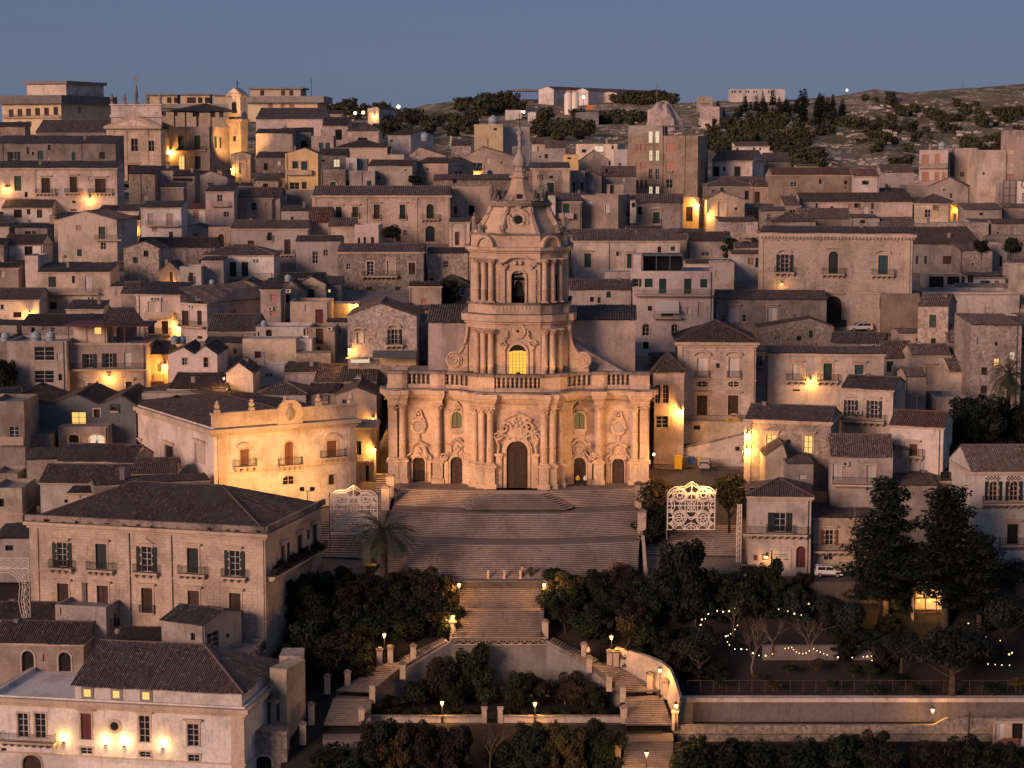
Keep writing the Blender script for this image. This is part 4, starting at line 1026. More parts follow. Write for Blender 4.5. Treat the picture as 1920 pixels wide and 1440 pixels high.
# ---------------------------------------------------------------- church stairs
def flight(parent,aL,aR,bL,bR,n,mat='step',bow=0.,name='step',seg=1,thick=.6):
    """n steps going down from edge aL-aR to edge bL-bR (world points)"""
    aL,aR,bL,bR=map(Vector,(aL,aR,bL,bR))
    base=parent.location if parent else Vector()
    rg=random.Random(n)
    for i in range(n):
        t0,t1=i/n,(i+1)/n
        z=aL.z+(bL.z-aL.z)*t0-(aL.z-bL.z)/n*.0;zl=aL.z+(bL.z-aL.z)*t1
        m=MB();sg=max(1,seg)
        for k in range(sg):
            def pt(t,s):
                L_=aL.lerp(bL,t);R_=aR.lerp(bR,t);p=L_.lerp(R_,s);p.y-=bow*(1-(2*s-1)**2);return p
            s0,s1=k/sg,(k+1)/sg
            p=[pt(t0-.15/n,s0),pt(t0-.15/n,s1),pt(t1,s1),pt(t1,s0)]
            v=[(q.x-base.x,q.y-base.y) for q in p]
            zz_=z-(z-zl)-base.z
            # tread lies at the lower level of this step, riser in front of it
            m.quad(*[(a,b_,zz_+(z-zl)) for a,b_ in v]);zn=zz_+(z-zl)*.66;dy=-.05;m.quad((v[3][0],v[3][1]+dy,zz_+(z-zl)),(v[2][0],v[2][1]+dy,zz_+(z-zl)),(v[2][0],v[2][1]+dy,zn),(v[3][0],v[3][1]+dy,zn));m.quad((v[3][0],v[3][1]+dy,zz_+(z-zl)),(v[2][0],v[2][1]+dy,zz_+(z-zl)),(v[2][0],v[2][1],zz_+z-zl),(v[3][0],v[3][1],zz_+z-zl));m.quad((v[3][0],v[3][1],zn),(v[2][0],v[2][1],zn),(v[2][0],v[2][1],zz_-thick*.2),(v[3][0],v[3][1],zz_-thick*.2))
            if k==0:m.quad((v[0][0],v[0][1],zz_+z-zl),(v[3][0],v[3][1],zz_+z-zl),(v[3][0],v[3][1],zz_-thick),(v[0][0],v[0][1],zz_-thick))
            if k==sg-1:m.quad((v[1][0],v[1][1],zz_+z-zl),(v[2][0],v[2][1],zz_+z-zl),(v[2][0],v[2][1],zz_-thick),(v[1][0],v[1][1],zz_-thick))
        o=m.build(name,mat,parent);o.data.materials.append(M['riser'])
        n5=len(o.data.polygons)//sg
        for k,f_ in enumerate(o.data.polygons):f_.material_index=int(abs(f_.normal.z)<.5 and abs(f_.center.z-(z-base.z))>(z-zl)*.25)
def landing(parent,pts,mat='paving',name='landing',th=.4):
    base=parent.location;m=MB();v=[(p[0]-base.x,p[1]-base.y,p[2]-base.z) for p in pts];m.poly(v)
    for a,b in zip(v,v[1:]+v[:1]):m.quad(a,b,(b[0],b[1],b[2]-th),(a[0],a[1],a[2]-th))
    m.build(name,mat,parent)
stairs=thing('church_stairs','broad curving stone staircase with landings below the church doors','staircase',(CH0.x,-2,0))
def SX(px,py,D):return P(px,py,D).x
BOW=2.6
yT=[(-6.2,0.0),(-10.4,-1.75),(-15.0,-1.75),(-20.2,-4.25),(-24.6,-4.25),(-27.8+0,ZST)]
landing(stairs,[(-17.2,.5,-.02),(18.2,.5,-.02),(18.2,-6.2,-.02)]+[(18.2-35.4*k/12,-5.0-BOW*.5*(1-(1-2*k/12)**2),-.02) for k in range(13)],name='parvis')
def W3(x,y,z):return Vector((x,y,z))
y0=-5.0
segs=[(y0,0.,-9.0,-1.72,10,-16.6,17.4,-16.8,17.4),(-13.2,-1.72,-18.2,-4.24,14,-17.0,17.5,-17.6,17.3),(-22.4,-4.24,-28.2+.4,ZST,18,-17.9,17.2,-18.2,16.6)]
for (ya,za,yb,zb,n,xa0,xa1,xb0,xb1) in segs:
    flight(stairs,W3(xa0,ya,za),W3(xa1,ya,za),W3(xb0,yb,zb),W3(xb1,yb,zb),n,bow=BOW,seg=12)
for (ya,za,yb,xa0,xa1) in ((-9.0,-1.72,-13.2,-16.8,17.4),(-18.2,-4.24,-22.4,-17.6,17.3)):
    f_=[(xa0+(xa1-xa0)*k/12,ya+.1-BOW*(1-(2*k/12-1)**2),za) for k in range(13)];g_=[(xa0+(xa1-xa0)*k/12,yb+.1-BOW*(1-(2*k/12-1)**2),za) for k in range(13)]
    base=stairs.location;m=MB()
    for k in range(12):
        q=[f_[k],f_[k+1],g_[k+1],g_[k]];m.quad(*[(a-base.x,b-base.y,c-base.z) for a,b,c in q])
    m.build('landing','paving',stairs)
# central fan of steps in the first flight
for k in range(9):
    z=-.02-.17*k;w_=4.3+.42*k;yy=-9.0-.5*k
    m=MB();base=stairs.location;m.prism([(-w_-CH0.x+.8,-5.0+2.0),(-w_-CH0.x+.8,yy+1.2-.9),(-w_+.9-CH0.x+.8,yy-.9),(w_-.9-CH0.x+.8,yy-.9),(w_-CH0.x+.8,yy+1.2-.9),(w_-CH0.x+.8,-3.0)],z-.19,z,'xy')
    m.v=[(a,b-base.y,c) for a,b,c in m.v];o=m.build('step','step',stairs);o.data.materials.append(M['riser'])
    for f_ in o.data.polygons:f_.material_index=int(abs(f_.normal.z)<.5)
def pier(x,y,z,h,w,label,cap=True,mat='trim',group='stone piers of the stairways'):
    t=thing('stone_pier',label,'pier',(x,y,z),0,group);m=MB();m.box(-w,w,-w,w,-.5,h);m.build('shaft',mat,t)
    m=MB();m.box(-w-.1,w+.1,-w-.1,w+.1,h+.001,h+.22);m.box(-w*.7,w*.7,-w*.7,w*.7,h+.221,h+.38);m.build('cap','ledge',t);return t
for x,y,z,h in ((-17.4,-6.2,-.4,2.3),(-17.9,-9.4,-1.8,2.6),(17.9,-9.8,-1.8,3.2),(17.7,-19.5,-4.3,3.6),(-19.4,-25.5,-6.4,2.6)):pier(x,y,z,h,.55,'tall stone pier edging the church stairs',group='piers edging the church stairs')
m=MB()
for x0_,y0_,z0_,y1_,z1_ in ((17.75,-10.4,-1.6,-18.9,-4.1),(17.6,-20.1,-4.2,-28.5,ZST)):
    m.quad((x0_,y0_,z0_+.7),(x0_+.4,y0_,z0_+.7),(x0_+.3,y1_,z1_+.7),(x0_-.1,y1_,z1_+.7));m.quad((x0_,y0_,z0_-1),(x0_,y0_,z0_+.7),(x0_-.1,y1_,z1_+.7),(x0_-.1,y1_,z1_-1));m.quad((x0_+.4,y0_,z0_-1),(x0_+.4,y0_,z0_+.7),(x0_+.3,y1_,z1_+.7),(x0_+.3,y1_,z1_-1))
    m.quad((x0_-.1,y1_,z1_-1),(x0_+.3,y1_,z1_-1),(x0_+.3,y1_,z1_+.7),(x0_-.1,y1_,z1_+.7))
tag(m.build('stair_wall','trim'),'low sloping stone wall along the church stairs by the clipped trees','wall')
# street below the church stairs
m=MB();m.quad((-40,-31.9,ZST-.01),(75,-31.9,ZST-.01),(75,-26.5,ZST-.01),(-40,-26.5,ZST-.01));m.quad((-40,-31.9,ZST-3),(75,-31.9,ZST-3),(75,-31.9,ZST-.01),(-40,-31.9,ZST-.01));struct(m.build('street','asphalt'))
m=MB();m.box(-8.2,5.6,-31.8,-30.2,ZST-.3,ZST+.1);struct(m.build('pavement','paving'))
m=MB();m.box(20,60,-27.6,-26.4,ZST-.2,ZST+.12);struct(m.build('pavement','paving'))
# side stairs of the square: left (past the festive panel) and right
ls=thing('side_stairs','weathered stone stairs climbing beside the floodlit palazzo','staircase',G(650,950))
flight(ls,G(625,935),G(735,930),G(585,1045),G(700,1050),26,mat='step');
landing(ls,[G(590,1046),G(700,1051),G(705,1075),G(600,1078)]);landing(ls,[G(600,925),G(760,915),G(738,931),G(622,936)])
rs=thing('side_stairs','stone stairs descending under the lit festive panel beside clipped trees','staircase',G(1300,1000))
flight(rs,G(1205,985),G(1385,985),G(1205,1040),G(1385,1045),16);landing(rs,[G(1205,1041),G(1390,1046),G(1390,1072),G(1205,1072)])
landing(rs,[G(1215,880),G(1390,880),G(1388,986),G(1205,986)],mat='asphalt',name='ramp')
us=thing('alley_stairs','orange lit stone stairs in the alley beside the church corner','staircase',G(715,910))
flight(us,G(706,888),G(728,886),G(704,925),G(728,922),9)
flight(thing('alley_stairs','short brown stairs rising behind the yellow waste container','staircase',G(1245,850)),G(1228,853),G(1268,853),G(1226,880),G(1264,882),7)
# ---------------------------------------------------------------- lower stairs
cs=thing('garden_stairs','straight lamp lit stone stairs dropping from the street to the lattice terrace','staircase',P(940,1150,252))
tL,tR=P(862,1092,256),P(1024,1092,256);mL,mR=P(860,1139,252.4),P(1022,1139,252.4);nL,nR=P(858,1146,251),P(1021,1146,251);bL,bR=P(850,1194,247.6),P(1014,1194,247.6)
for a,b in ((mL,mR),(nL,nR),(bL,bR),(tL,tR)):b.z=a.z
nL.z=nR.z=mL.z
flight(cs,tL,tR,mL,mR,13,'dimstep');flight(cs,nL,nR,bL,bR,14,'dimstep');landing(cs,[mL,mR,nR,nL])
landing(cs,[bL,bR,P(1014,1196,246.4),P(850,1196,246.4)])
landing(cs,[W3(tL.x,-30.1,tL.z),W3(tR.x,-30.1,tR.z),tR,tL])
# lattice parapet panel and terrace wall
tw=thing('terrace_wall','pale retaining wall under the lattice parapet of the garden stairs','wall',P(940,1212,246.3))
b0=tw.location;m=MB();xl,xr=P(845,1212,246.3).x-b0.x,P(1025,1212,246.3).x-b0.x;zb_=ZG-b0.z-.5
m.box(xl,xr,0,.6,zb_,0);m.box(xl-.1,xr+.1,-.12,.7,.001,.14);m.build('wall','conc',tw)
m=MB();m.box(xl,xr,.1,.3,.15,.26);m.box(xl,xr,.1,.3,1.0,1.12);n=11;wdt=(xr-xl)/n
for i in range(n):
    x0_=xl+i*wdt;m.box(x0_-.04,x0_+.04,.12,.28,.261,.999)
    m.tube([(x0_+.06,.2,.28),(x0_+wdt-.06,.2,.98)],.05,4);m.tube([(x0_+.06,.2,.98),(x0_+wdt-.06,.2,.28)],.05,4)
m.build('lattice_parapet','trim',tw)
for s,(tx,ty),(bx,by) in ((1,(1024,1205),(1170,1310)),(-1,(846,1205),(700,1316))):
    w_=thing('stair_wall','sloping pale wall under the '+('garden stairs with the bare shrubs' if s>0 else 'garden stairs hung with creeper'),'wall',P(tx,ty,246.3));b0=w_.location
    p=P(bx,by,241.)-b0;m=MB();m.prism([(0,0),(p.x,p.z+1.5),(p.x,ZG-b0.z-.4),(0,ZG-b0.z-.4)],0,.5)
    m.v=[(x,y+(p.y*x/p.x),z) for x,y,z in m.v];m.build('wall','conc',w_)
    m=MB();m.tube([(0,.25,.1),(p.x,.25+p.y,p.z+1.6)],.18,4);m.build('coping','ledge',w_)
# garden flat and low front wall with gate
m=MB();g0,g1=P(690,1308,245.8),P(1170,1308,245.8);h0,h1=P(670,1345,236.),P(1178,1345,236.)
m.quad((h0.x,h0.y,ZG),(h1.x,h1.y,ZG),(g1.x,g1.y,ZG),(g0.x,g0.y,ZG));struct(m.build('garden_bed','soil'))
fw=thing('garden_wall','low plastered wall with gate piers along the bottom garden','wall',P(922,1357,235.2));b0=fw.location
def LX(px,py,D=235.2):return P(px,py,D).x-b0.x
zt_=P(922,1344,235.2).z-b0.z
m=MB();m.box(LX(678,1350),LX(903,1350),0,.35,-4,zt_);m.box(LX(942,1350),LX(1165,1350),0,.35,-4,zt_);m.build('wall','cr',fw)
m=MB();m.box(LX(678,1350),LX(903,1350),-.08,.43,zt_+.001,zt_+.14);m.box(LX(942,1350),LX(1165,1350),-.08,.43,zt_+.001,zt_+.14);m.build('coping','ledge',fw)
for q in (908,938,679,1168):
    m=MB();x=LX(q,1350);m.box(x-.3,x+.3,-.15,.5,-2,zt_+1.0);m.box(x-.38,x+.38,-.23,.58,zt_+1.001,zt_+1.15);m.build('gate_pier','trim',fw)
m=MB()
for i in range(12):x=LX(911,1350)+(LX(935,1350)-LX(911,1350))*(i+.5)/12;m.box(x-.02,x+.02,.1,.14,-.7,zt_+.7)
for z in (-.5,zt_+.4):m.box(LX(911,1350),LX(935,1350),.09,.15,z,z+.05)
m.build('gate','iron',fw)
# side flights (mirrored) with landings
def side_flights(s,name_label):
    X=lambda px:px if s>0 else 1868-px
    st=thing('garden_stairs',name_label,'staircase',G(X(1150),1250))
    o=(lambda a,b:(a,b)) if s>0 else (lambda a,b:(b,a))
    def fl_(a,b,c,d,n):
        p=[G(X(q[0]),q[1]) for q in (a,b,c,d)]
        zt=(p[0].z+p[1].z)/2;zb=(p[2].z+p[3].z)/2
        p[0].z=p[1].z=zt;p[2].z=p[3].z=zb
        (flight(st,p[0],p[1],p[2],p[3],n,'dimstep') if s>0 else flight(st,p[1],p[0],p[3],p[2],n,'dimstep'));return p
    def ld_(*q):
        p=[G(X(a),b) for a,b in q[:-1]];
        for v in p:v.z=q[-1]
        landing(st,p)
    # first run goes sideways along the terrace wall
    a0,a1=P(X(1028),1203,246.5),P(X(1036),1192,248.6);c0,c1=P(X(1106),1246,243.5),P(X(1122),1231,245.8)
    a1.z=a0.z;c1.z=c0.z
    flight(st,a0,a1,c0,c1,16,'dimstep')
    zt2=c0.z
    p=fl_((1113,1252),(1152,1243),(1172,1299),(1238,1293),15)
    ld_((1106,1246),(1122,1231),(1160,1238),(1152,1243),(1113,1252),p[0].z)
    p2=fl_((1172,1313),(1243,1310),(1173,1359),(1261,1359),14)
    ld_((1172,1299),(1238,1293),(1245,1310),(1172,1313),p2[0].z+.02)
    p3=fl_((1174,1388),(1262,1388),(1165,1445),(1262,1445),15)
    ld_((1173,1359),(1262,1359),(1263,1388),(1174,1388),p3[0].z+.02)
    return st
side_flights(1,'curving lamp lit garden stairs beside the long retaining wall')
side_flights(-1,'dim curving garden stairs beside the hedge and the long palazzo')
for q,h in (((1095,1225),1.7),((1143,1243),2.0),((1155,1246),2.2),((1218,1288),2.2),((1247,1300),2.2),((1105,1250),1.6),((1142,1285),1.7),((1168,1305),1.7),((1170,1345),1.7),((1265,1357),2.0),((1158,1425),2.4)):
    p=G(*q);pier(p.x,p.y,p.z-.2,h*.8,.34,'squat stone pier beside the lamp lit garden stairs',group='piers of the lamp lit garden stairs')
for q,h in (((775,1232),2.0),((732,1235),2.0),((712,1240),2.0),((755,1262),1.7),((652,1282),2.0),((698,1308),2.2),((614,1290),2.0),((584,1348),2.4),((678,1350),2.0),((568,1385),2.4)):
    p=G(*q);pier(p.x,p.y,p.z-.2,h*.8,.34,'squat stone pier beside the dim garden stairs',group='piers of the dim garden stairs')
for q in ((849,1192),(1022,1192),(1025,1115)):
    p=G(*q);pier(p.x,p.y,p.z-.4,2.2,.4,'stone pier flanking the straight garden stairs',group='piers of the straight garden stairs')
# curved high wall behind the right flight, long retaining wall, lane parapet
cw=thing('curved_wall','curved plastered wall glowing beside the stair lamp','wall',G(1210,1270));b0=cw.location;m=MB()
top=[(1153,1215),(1185,1222),(1215,1232),(1240,1242),(1256,1256),(1266,1280),(1275,1308)];bot=[(1153,1243),(1185,1262),(1215,1280),(1238,1292),(1250,1303),(1258,1325),(1266,1357)]
pt_=[]
for (tx,ty),(bx,by) in zip(top,bot):
    g=G(bx,by);h_=P(tx,ty,g.y-CAMY+.6);pt_.append((g,h_))
for (g0_,h0_),(g1_,h1_) in zip(pt_,pt_[1:]):
    a,b,c,d=[v-b0 for v in (g0_,g1_,h1_,h0_)]
    a.z-=.6;b.z-=.6;m.quad(a,b,c,d);m.quad(d,c,c+Vector((.3,.7,0)),d+Vector((.3,.7,0)));m.quad(a+Vector((.3,.7,0)),b+Vector((.3,.7,0)),c+Vector((.3,.7,0)),d+Vector((.3,.7,0)))
m.build('wall','cr',cw)
rw=thing('retaining_wall','long grey plastered retaining wall with pale stone coping below the garden','wall',P(1275,1357,236.8));b0=rw.location
xr=P(2150,1350,236.8).x-b0.x;zt_=P(1600,1316,236.8).z-b0.z;m=MB();m.box(-.6,xr,0,1,-3,zt_);m.build('wall','darkwall',rw)
m=MB();m.box(0,xr,-.18,1.1,zt_+.001,zt_+.5);m.build('coping','cr',rw)
m=MB();m.box(-.7,1.6,-.1,-.002,-3,zt_);m.build('corner_quoin','bk',rw)
m=MB();m.quad((b0.x-1,b0.y-4.4,ZL),(b0.x+xr,b0.y-4.4,ZL),(b0.x+xr,b0.y,ZL),(b0.x-1,b0.y,ZL));struct(m.build('lane','asphalt'))
pw=thing('parapet_wall','rough stone parapet wall along the lane','wall',P(1262,1395,232.6));b0=pw.location;xr=P(2150,1350,232.6).x-b0.x
zt_=P(1600,1360,232.6).z-b0.z;z2_=P(1800,1346,232.6).z-b0.z;xa_=P(1750,1350,232.6).x-b0.x;m=MB();m.prism([(0,-5),(xr,-5),(xr,z2_),(xa_+1.8,z2_),(xa_,zt_),(0,zt_)],0,.6);m.build('wall','st',pw)
# ---------------------------------------------------------------- the town, row by row down the hill
# far upper left
hA=H('A1',20,462,262,430,'py',('f',),'yellow apartment block with a long balcony and grey flat roof slab','85,300,36,60,d;150,298,34,55,d;215,295,36,55,d;283,290,36,58,d;350,288,36,60,d;420,282,36,60,d;85,395,34,60,d;148,390,34,60,d;218,390,40,70,d',
       '597,282,26,45,p','30,455,362,r',yaw=-22,depth=34,D=760,name='apartment_block',cat='apartment block')
b=MB();W,Ht=hA.W,hA.H
b.box(-1.5,W+1.5,-1.8,35.5,Ht+.01,Ht+3.2);b.build('roof_slab','conc',hA.root)
b=MB();b.box(W*.30,W-1,5,30,Ht+3.21,Ht+7.5);b.build('penthouse','cr',hA.root)
b=MB();b.box(W*.30-1,W,4,31,Ht+7.51,Ht+8.6);b.build('penthouse_roof','conc',hA.root)
hB=H('A1',1085,1730,292,420,'py',('f',),'long yellow apartment block behind the temple fronted church','1320,310,26,40,d;1470,305,50,50,x;1600,300,30,60,d;1660,300,30,60,d;1230,310,30,40,d',yaw=4,depth=14,D=780,name='apartment_block',cat='apartment block')
W,Ht=hB.W,hB.H
b=MB();b.box(-1.2,W+1.2,-1.6,14.5,Ht+.01,Ht+1.7);b.build('roof_slab','conc',hB.root)
b=MB();b.box(1,W*.38,2,13,Ht+1.71,Ht+5.0);b.box(W*.42,W*.76,2.2,13,Ht+1.71,Ht+5.2);b.box(W*.8,W-.5,2.1,13,Ht+1.71,Ht+4.9);b.build('penthouse','py',hB.root)
b=MB();b.box(0,W*.39,1,14,Ht+5.01,Ht+5.5);b.box(W*.41,W*.77,1.2,14,Ht+5.21,Ht+5.7);b.box(W*.79,W,1.1,14,Ht+4.91,Ht+5.4);b.build('penthouse_roof','conc',hB.root)
for k,(fx,ww) in enumerate(((.26,1.6),(.34,1.6),(.49,3.4),(.62,1.6),(.70,1.2),(.73,1.2))):
    b=MB();b.box(W*fx,W*fx+ww,1.9 if fx<.4 else 2.1,1.98 if fx<.4 else 2.19,Ht+2.1,Ht+4.3);b.build('window','wood',hB.root)
hC=H('A2',-60,462,250,330,'py',('f',),'yellow apartment block with stepped penthouse beside the bell tower','110,258,34,34,p;200,258,28,34,p;270,262,36,34,p',yaw=-3,depth=20,D=740,name='apartment_block',cat='apartment block')
W,Ht=hC.W,hC.H
b=MB();b.box(-1,W+2.6,-2,21,Ht+.01,Ht+2.3);b.build('roof_slab','conc',hC.root)
b=MB();b.box(.5,W*.74,3,17,Ht+2.31,Ht+5.0);b.build('penthouse','py',hC.root)
b=MB();b.box(-.3,W*.78,2,18,Ht+5.01,Ht+5.6);b.build('penthouse_roof','conc',hC.root)
for fx in (.16,.46,.58):
    b=MB();b.box(W*fx,W*fx+1.4,2.9,2.98,Ht+2.7,Ht+4.6);b.build('window','wood',hC.root)
H('A1',270,800,470,545,'gr',('g',382),'long dark tiled barn roof below the yellow apartment block',D=640,name='hall')
H('A1',-60,190,430,560,'st',('g',400),'low stone house under the yellow block balcony','120,500,20,26,g',D=600)
# temple-fronted church
hT=H('A1',808,1205,445,868,'cr',('y',1000,362),'temple fronted church with pediment and corinthian pilasters','1010,520,50,95,g+;1137,535,42,80,g+;888,540,40,75,g+;990,715,110,150,d+^',pil='835,40;930,42;1090,42;1185,40',D=560,depth=34,name='temple_church',cat='church',bands='460;640;690',yaw=0)
b=MB();W,Ht=hT.W,hT.H;ax,az=hT.fl(1000,362)
b.prism([(-.6,Ht),(W+.6,Ht),(W+.6,Ht+.6),(ax,az+.9),(-.6,Ht+.6)],-1.1,-.02);
b.build('pediment','trim',hT.root)
b=MB();b.prism([(2.2,Ht+.75),(W-2.2,Ht+.75),(ax,az-.5)],-1.16,-1.12);b.build('tympanum','cr',hT.root)
b=MB();q0,qz=hT.fl(815,275);q1,_=hT.fl(1195,275);b.box(q0,q1,3,4,Ht,qz*1.01);b.box(q0-.3,q1+.3,2.6,4.4,qz*.86,qz*.89);b.box(q0-.3,q1+.3,2.6,4.4,qz*1.01,qz*1.01+.4);b.build('attic_wall','cr',hT.root)
for k,fx in enumerate((.02,.27,.5,.73,.98)):
    b=MB();x=q0+(q1-q0)*fx;z=qz*1.01+.4;k2=1.9 if fx==.5 else 1
    b.lathe([(.6*k2,0),(.45,.5),(.3,.9),(.55,1.4*k2),(.5,1.9*k2),(.25,2.2*k2),(.32,2.5*k2),(.2,2.8*k2),(.02,2.9*k2)],(x,3.5,z),8)
    if fx==.5:b.box(x-.12,x+.12,3.4,3.6,z+5,z+8.5);b.box(x-.7,x+.7,3.42,3.58,z+6.8,z+7.1)
    b.build('statue','ledge',hT.root)
hh=H('A1',1268,1575,430,760,'ta',('f',),'three storey grey and cream house with green shutters and roof pavilion beside the temple church','1360,495,46,105,s+;1482,495,48,105,s+;1360,650,46,100,l+;1485,650,46,100,s+;1237,665,24,40,l','1620,500,20,90,s;1655,510,18,80,s','1310,1550,605',yaw=-18,D=575,depth=22,bands='610')
b=MB();W,Ht=hh.W,hh.H
for fx,fy in ((.08,2),(.35,2),(.65,2),(.97,2),(.97,16),(.08,16)):b.box(W*fx-.15,W*fx+.15,fy-.15,fy+.15,Ht-.5,Ht+4.2)
b.build('pavilion_post','wood',hh.root)
make_roof(hh.root,[((-1,0,Ht+4.2),(W+2.5,0,Ht+4.2),(0,9,2.6),9,9),((W+2.5,18,Ht+4.2),(-1,18,Ht+4.2),(0,-9,2.6),9,9),((W+2.5,0,Ht+4.2),(W+2.5,18,Ht+4.2),(-9,0,2.6),9,9),((-1,18,Ht+4.2),(-1,0,Ht+4.2),(9,0,2.6),9,9)],[],'tiledark',.5,'pavilion_roof')
H('A1',1735,1885,640,850,'cr',('y',1810,622),'narrow shrine fronted house with low pediment and shuttered window','1818,700,46,85,r+^',D=545,depth=8,pil='1750,20;1868,20')
H('A1',-60,870,555,735,'gr',('s',500),'long weathered upper house with small blue shuttered windows','305,610,42,66,u;553,622,28,62,u;767,620,42,52,k;105,618,46,112,o',pipe='20;612',D=500,depth=11,tile='tile')
H('A1',-70,880,738,1062,'bk',('s',690),'old ashlar palazzo with carved window hoods and iron balconies','135,800,52,110,s;345,815,64,112,d^B;553,805,54,118,d^B;755,820,80,105,d^B;553,1048,52,30,dA;555,985,28,18,x',D=462,depth=9,pil='255,20;865,22',cornice=.25,bands='960')
H('A1',970,1165,785,1015,'st',('s',725),'rubble stone house with long tile verge and small white window','1090,945,34,40,w;1103,880,10,14,x','',pipe='1055',depth=12)
H('A1',1165,1300,758,900,'gr',('s',728),'grey plastered back wall beside the rubble stone house','',D=500,depth=10)
H('A1',1300,1470,800,1000,'gr',('s',760),'dark grey house with open loft under the roof','1370,818,150,22,x;1580,850,40,30,g',D=492,depth=7)
H('A1',1205,1378,882,1008,'ta',('s',852),'low tan annex with a plain wall and single tile course','',depth=5,D=474)
H('A1',1465,1710,812,1000,'gr',('y',1580,766),'grey gabled house with twin small windows under a wide gable','1580,850,46,22,g;1645,760,40,34,r',D=508,depth=14)
H('A1',1690,1900,870,1000,'gr',('s',852),'flat grey wall with tile coping below the narrow shrine house','',D=500,depth=8)
H('A1',1545,1757,915,1175,'pi',('s',872),'slim pinkish tower house with two white windows and a balcony','1650,940,40,52,g;1698,1068,40,38,g','','1585,1720,1020,r',depth=8)
H('A1',1790,2050,962,1145,'ta',('g',890),'tan house with dark tile roof and one green shutter','1905,1002,40,54,s','',left='1775,1000,8,30,x',yaw=8)
H('A1',1060,1362,1036,1262,'wh',('s',988),'streaked white house with two grey roller doors on a balcony','1130,1080,42,86,r;1275,1080,52,92,r;1283,1218,30,42,d;1160,1190,36,24,p','','1095,1345,1170,r',depth=8)
H('A1',1395,1542,1046,1165,'wh',('s',1008),'small white house with a pink roller blind beside the slim tower','1472,1062,42,52,p',depth=6,pipe='1400',tile='tilered')
H('A1',868,1042,1062,1180,'cr',('s',1018),'low cream wall house with short red tile roof','930,1130,20,36,g;960,1128,18,36,g',depth=6)
H('A1',742,862,1052,1180,'gr',('s',1020),'little dark roofed lean-to above the wide gable','',depth=5)
H('A1',20,392,1036,1142,'wh',('g',970),'white house with dark porch and potted greenery on its terrace','135,1052,60,60,x;297,1052,40,62,d;215,1048,26,40,x','',depth=9,D=458)
H('A1',440,882,1130,1445,'cr',('y',642,1066),'big cream gabled house with green balcony door','593,1170,42,38,p;767,1180,50,92,s+;597,1350,36,52,s;776,1298,40,52,g','','718,920,1275,r',left='',depth=14,yaw=-6)
H('A1',375,442,1095,1340,'ta',('f',),'thin tan house end standing beside the lamp lit alley','410,1240,14,50,p',depth=9,D=446)
H('A1',700,880,1105,1240,'gr',('g',1065),'dark tiled house behind the big cream gable','',D=452,depth=8)
H('A1',880,1060,1130,1260,'ta',('g',1095),'tan low house with twin dark windows by the alley lamp','955,1125,38,38,g',depth=7,D=446)
H('A1',28,322,1312,1425,'wh',('g',1240),'white cottage with two wide dark doorways and iron balcony','215,1328,60,68,x;48,1332,42,92,x','','30,320,1420',depth=9)
H('A1',-60,30,1310,1450,'st',('g',1270),'stone house end cropped beside the white cottage',depth=8)
H('A1',1352,1562,1196,1275,'wh',('y',1462,1166),'low white gabled house with one square shuttered window','1466,1230,42,42,p',depth=9,D=440)
H('A1',1565,1730,1182,1345,'pk',('f',),'pinkish house with red brick parapet and arched balcony window','1660,1235,44,96,dA+;1660,1238,1,1,x','','1610,1725,1335',depth=9,D=436)
H('A1',930,1202,1345,1530,'st',('y',1090,1294),'squat rubble gable with a green shutter','1018,1408,38,46,s',depth=10)
H('A1',1030,1612,1332,1500,'st',('g',1264),'long grey stone house with a white framed door','1370,1365,36,72,w+;1240,1385,40,70,u',depth=9,D=414)
H('A1',1735,2310,1192,1500,'pi',('g',1134),'long pale pink house with dark tiles and narrow balcony door','2156,1275,46,112,dB;1882,1285,48,30,d;2156,1460,46,90,dB',pipe='',cornice=.2,D=425,depth=11)
# skyline and upper middle
H('A2',0,500,372,455,'pi',('g',292),'large pale hall with one broad brown tile roof','',D=640,depth=30,tile='tile')
H('A2',500,690,422,530,'pi',('g',362),'pale house with dark slate coloured roof next to the broad hall','620,450,50,80,x',D=620,depth=18)
H('A2',690,922,462,545,'cr',('h',400),'cream house with hipped roof and a wide stone lintel','800,512,70,20,x',D=600,depth=18)
H('A2',0,275,480,625,'gr',('g',450),'dark grey house pair under the broad pale hall','40,560,4,60,x;120,560,4,60,x',D=580,depth=12)
H('A2',175,415,470,600,'bl',('s',440),'bluish grey flat fronted house with a dark doorway','360,535,44,60,x',D=590,depth=8)
H('A2',415,582,500,610,'ta',('f',),'tan terrace house with two bluish rollers','488,550,34,45,u;538,550,34,45,u',D=584,depth=9)
H('A2',600,985,586,640,'cr',('h',528),'wide low cream house under a hipped tile roof','',D=560,depth=16)
H('A2',990,1160,492,560,'wh',('g',460),'bright white house with tile roof near the dark trees','1018,528,18,16,x',D=650,depth=16,yaw=-25)
H('A2',985,1110,640,700,'cr',('f',),'small terrace house with one upright dark window','1000,590,24,40,x',D=548,depth=7)
H('A2',1142,1425,650,700,'pk',('y',1228,586),'rose pink gabled house with a double window','1205,640,34,28,w',D=556,depth=14)
H('A2',1465,1612,572,670,'st',('s',538),'pale stone box house with overhanging tile edge','',D=575,depth=9)
H('A2',1580,1930,650,795,'ta',('y',1706,582),'broad brown gabled barn with one white framed window','1738,668,32,40,w',D=535,depth=16)
H('A2',0,220,660,780,'st',('s',620),'dark rubble house beside the yellow villa','170,688,28,32,w;75,706,30,50,x',D=540,depth=8)
H('A2',222,466,632,902,'ye',('y',365,590),'bright yellow villa with green shutters and small gable','295,690,40,54,s+;363,690,46,76,s+;290,848,72,52,g;362,845,36,52,k','','225,420,785,S',D=500,depth=11)
H('A2',470,682,642,760,'gr',('g',598),'grey house with one orange lit blind next to the yellow villa','605,675,46,58,m',D=520,depth=10)
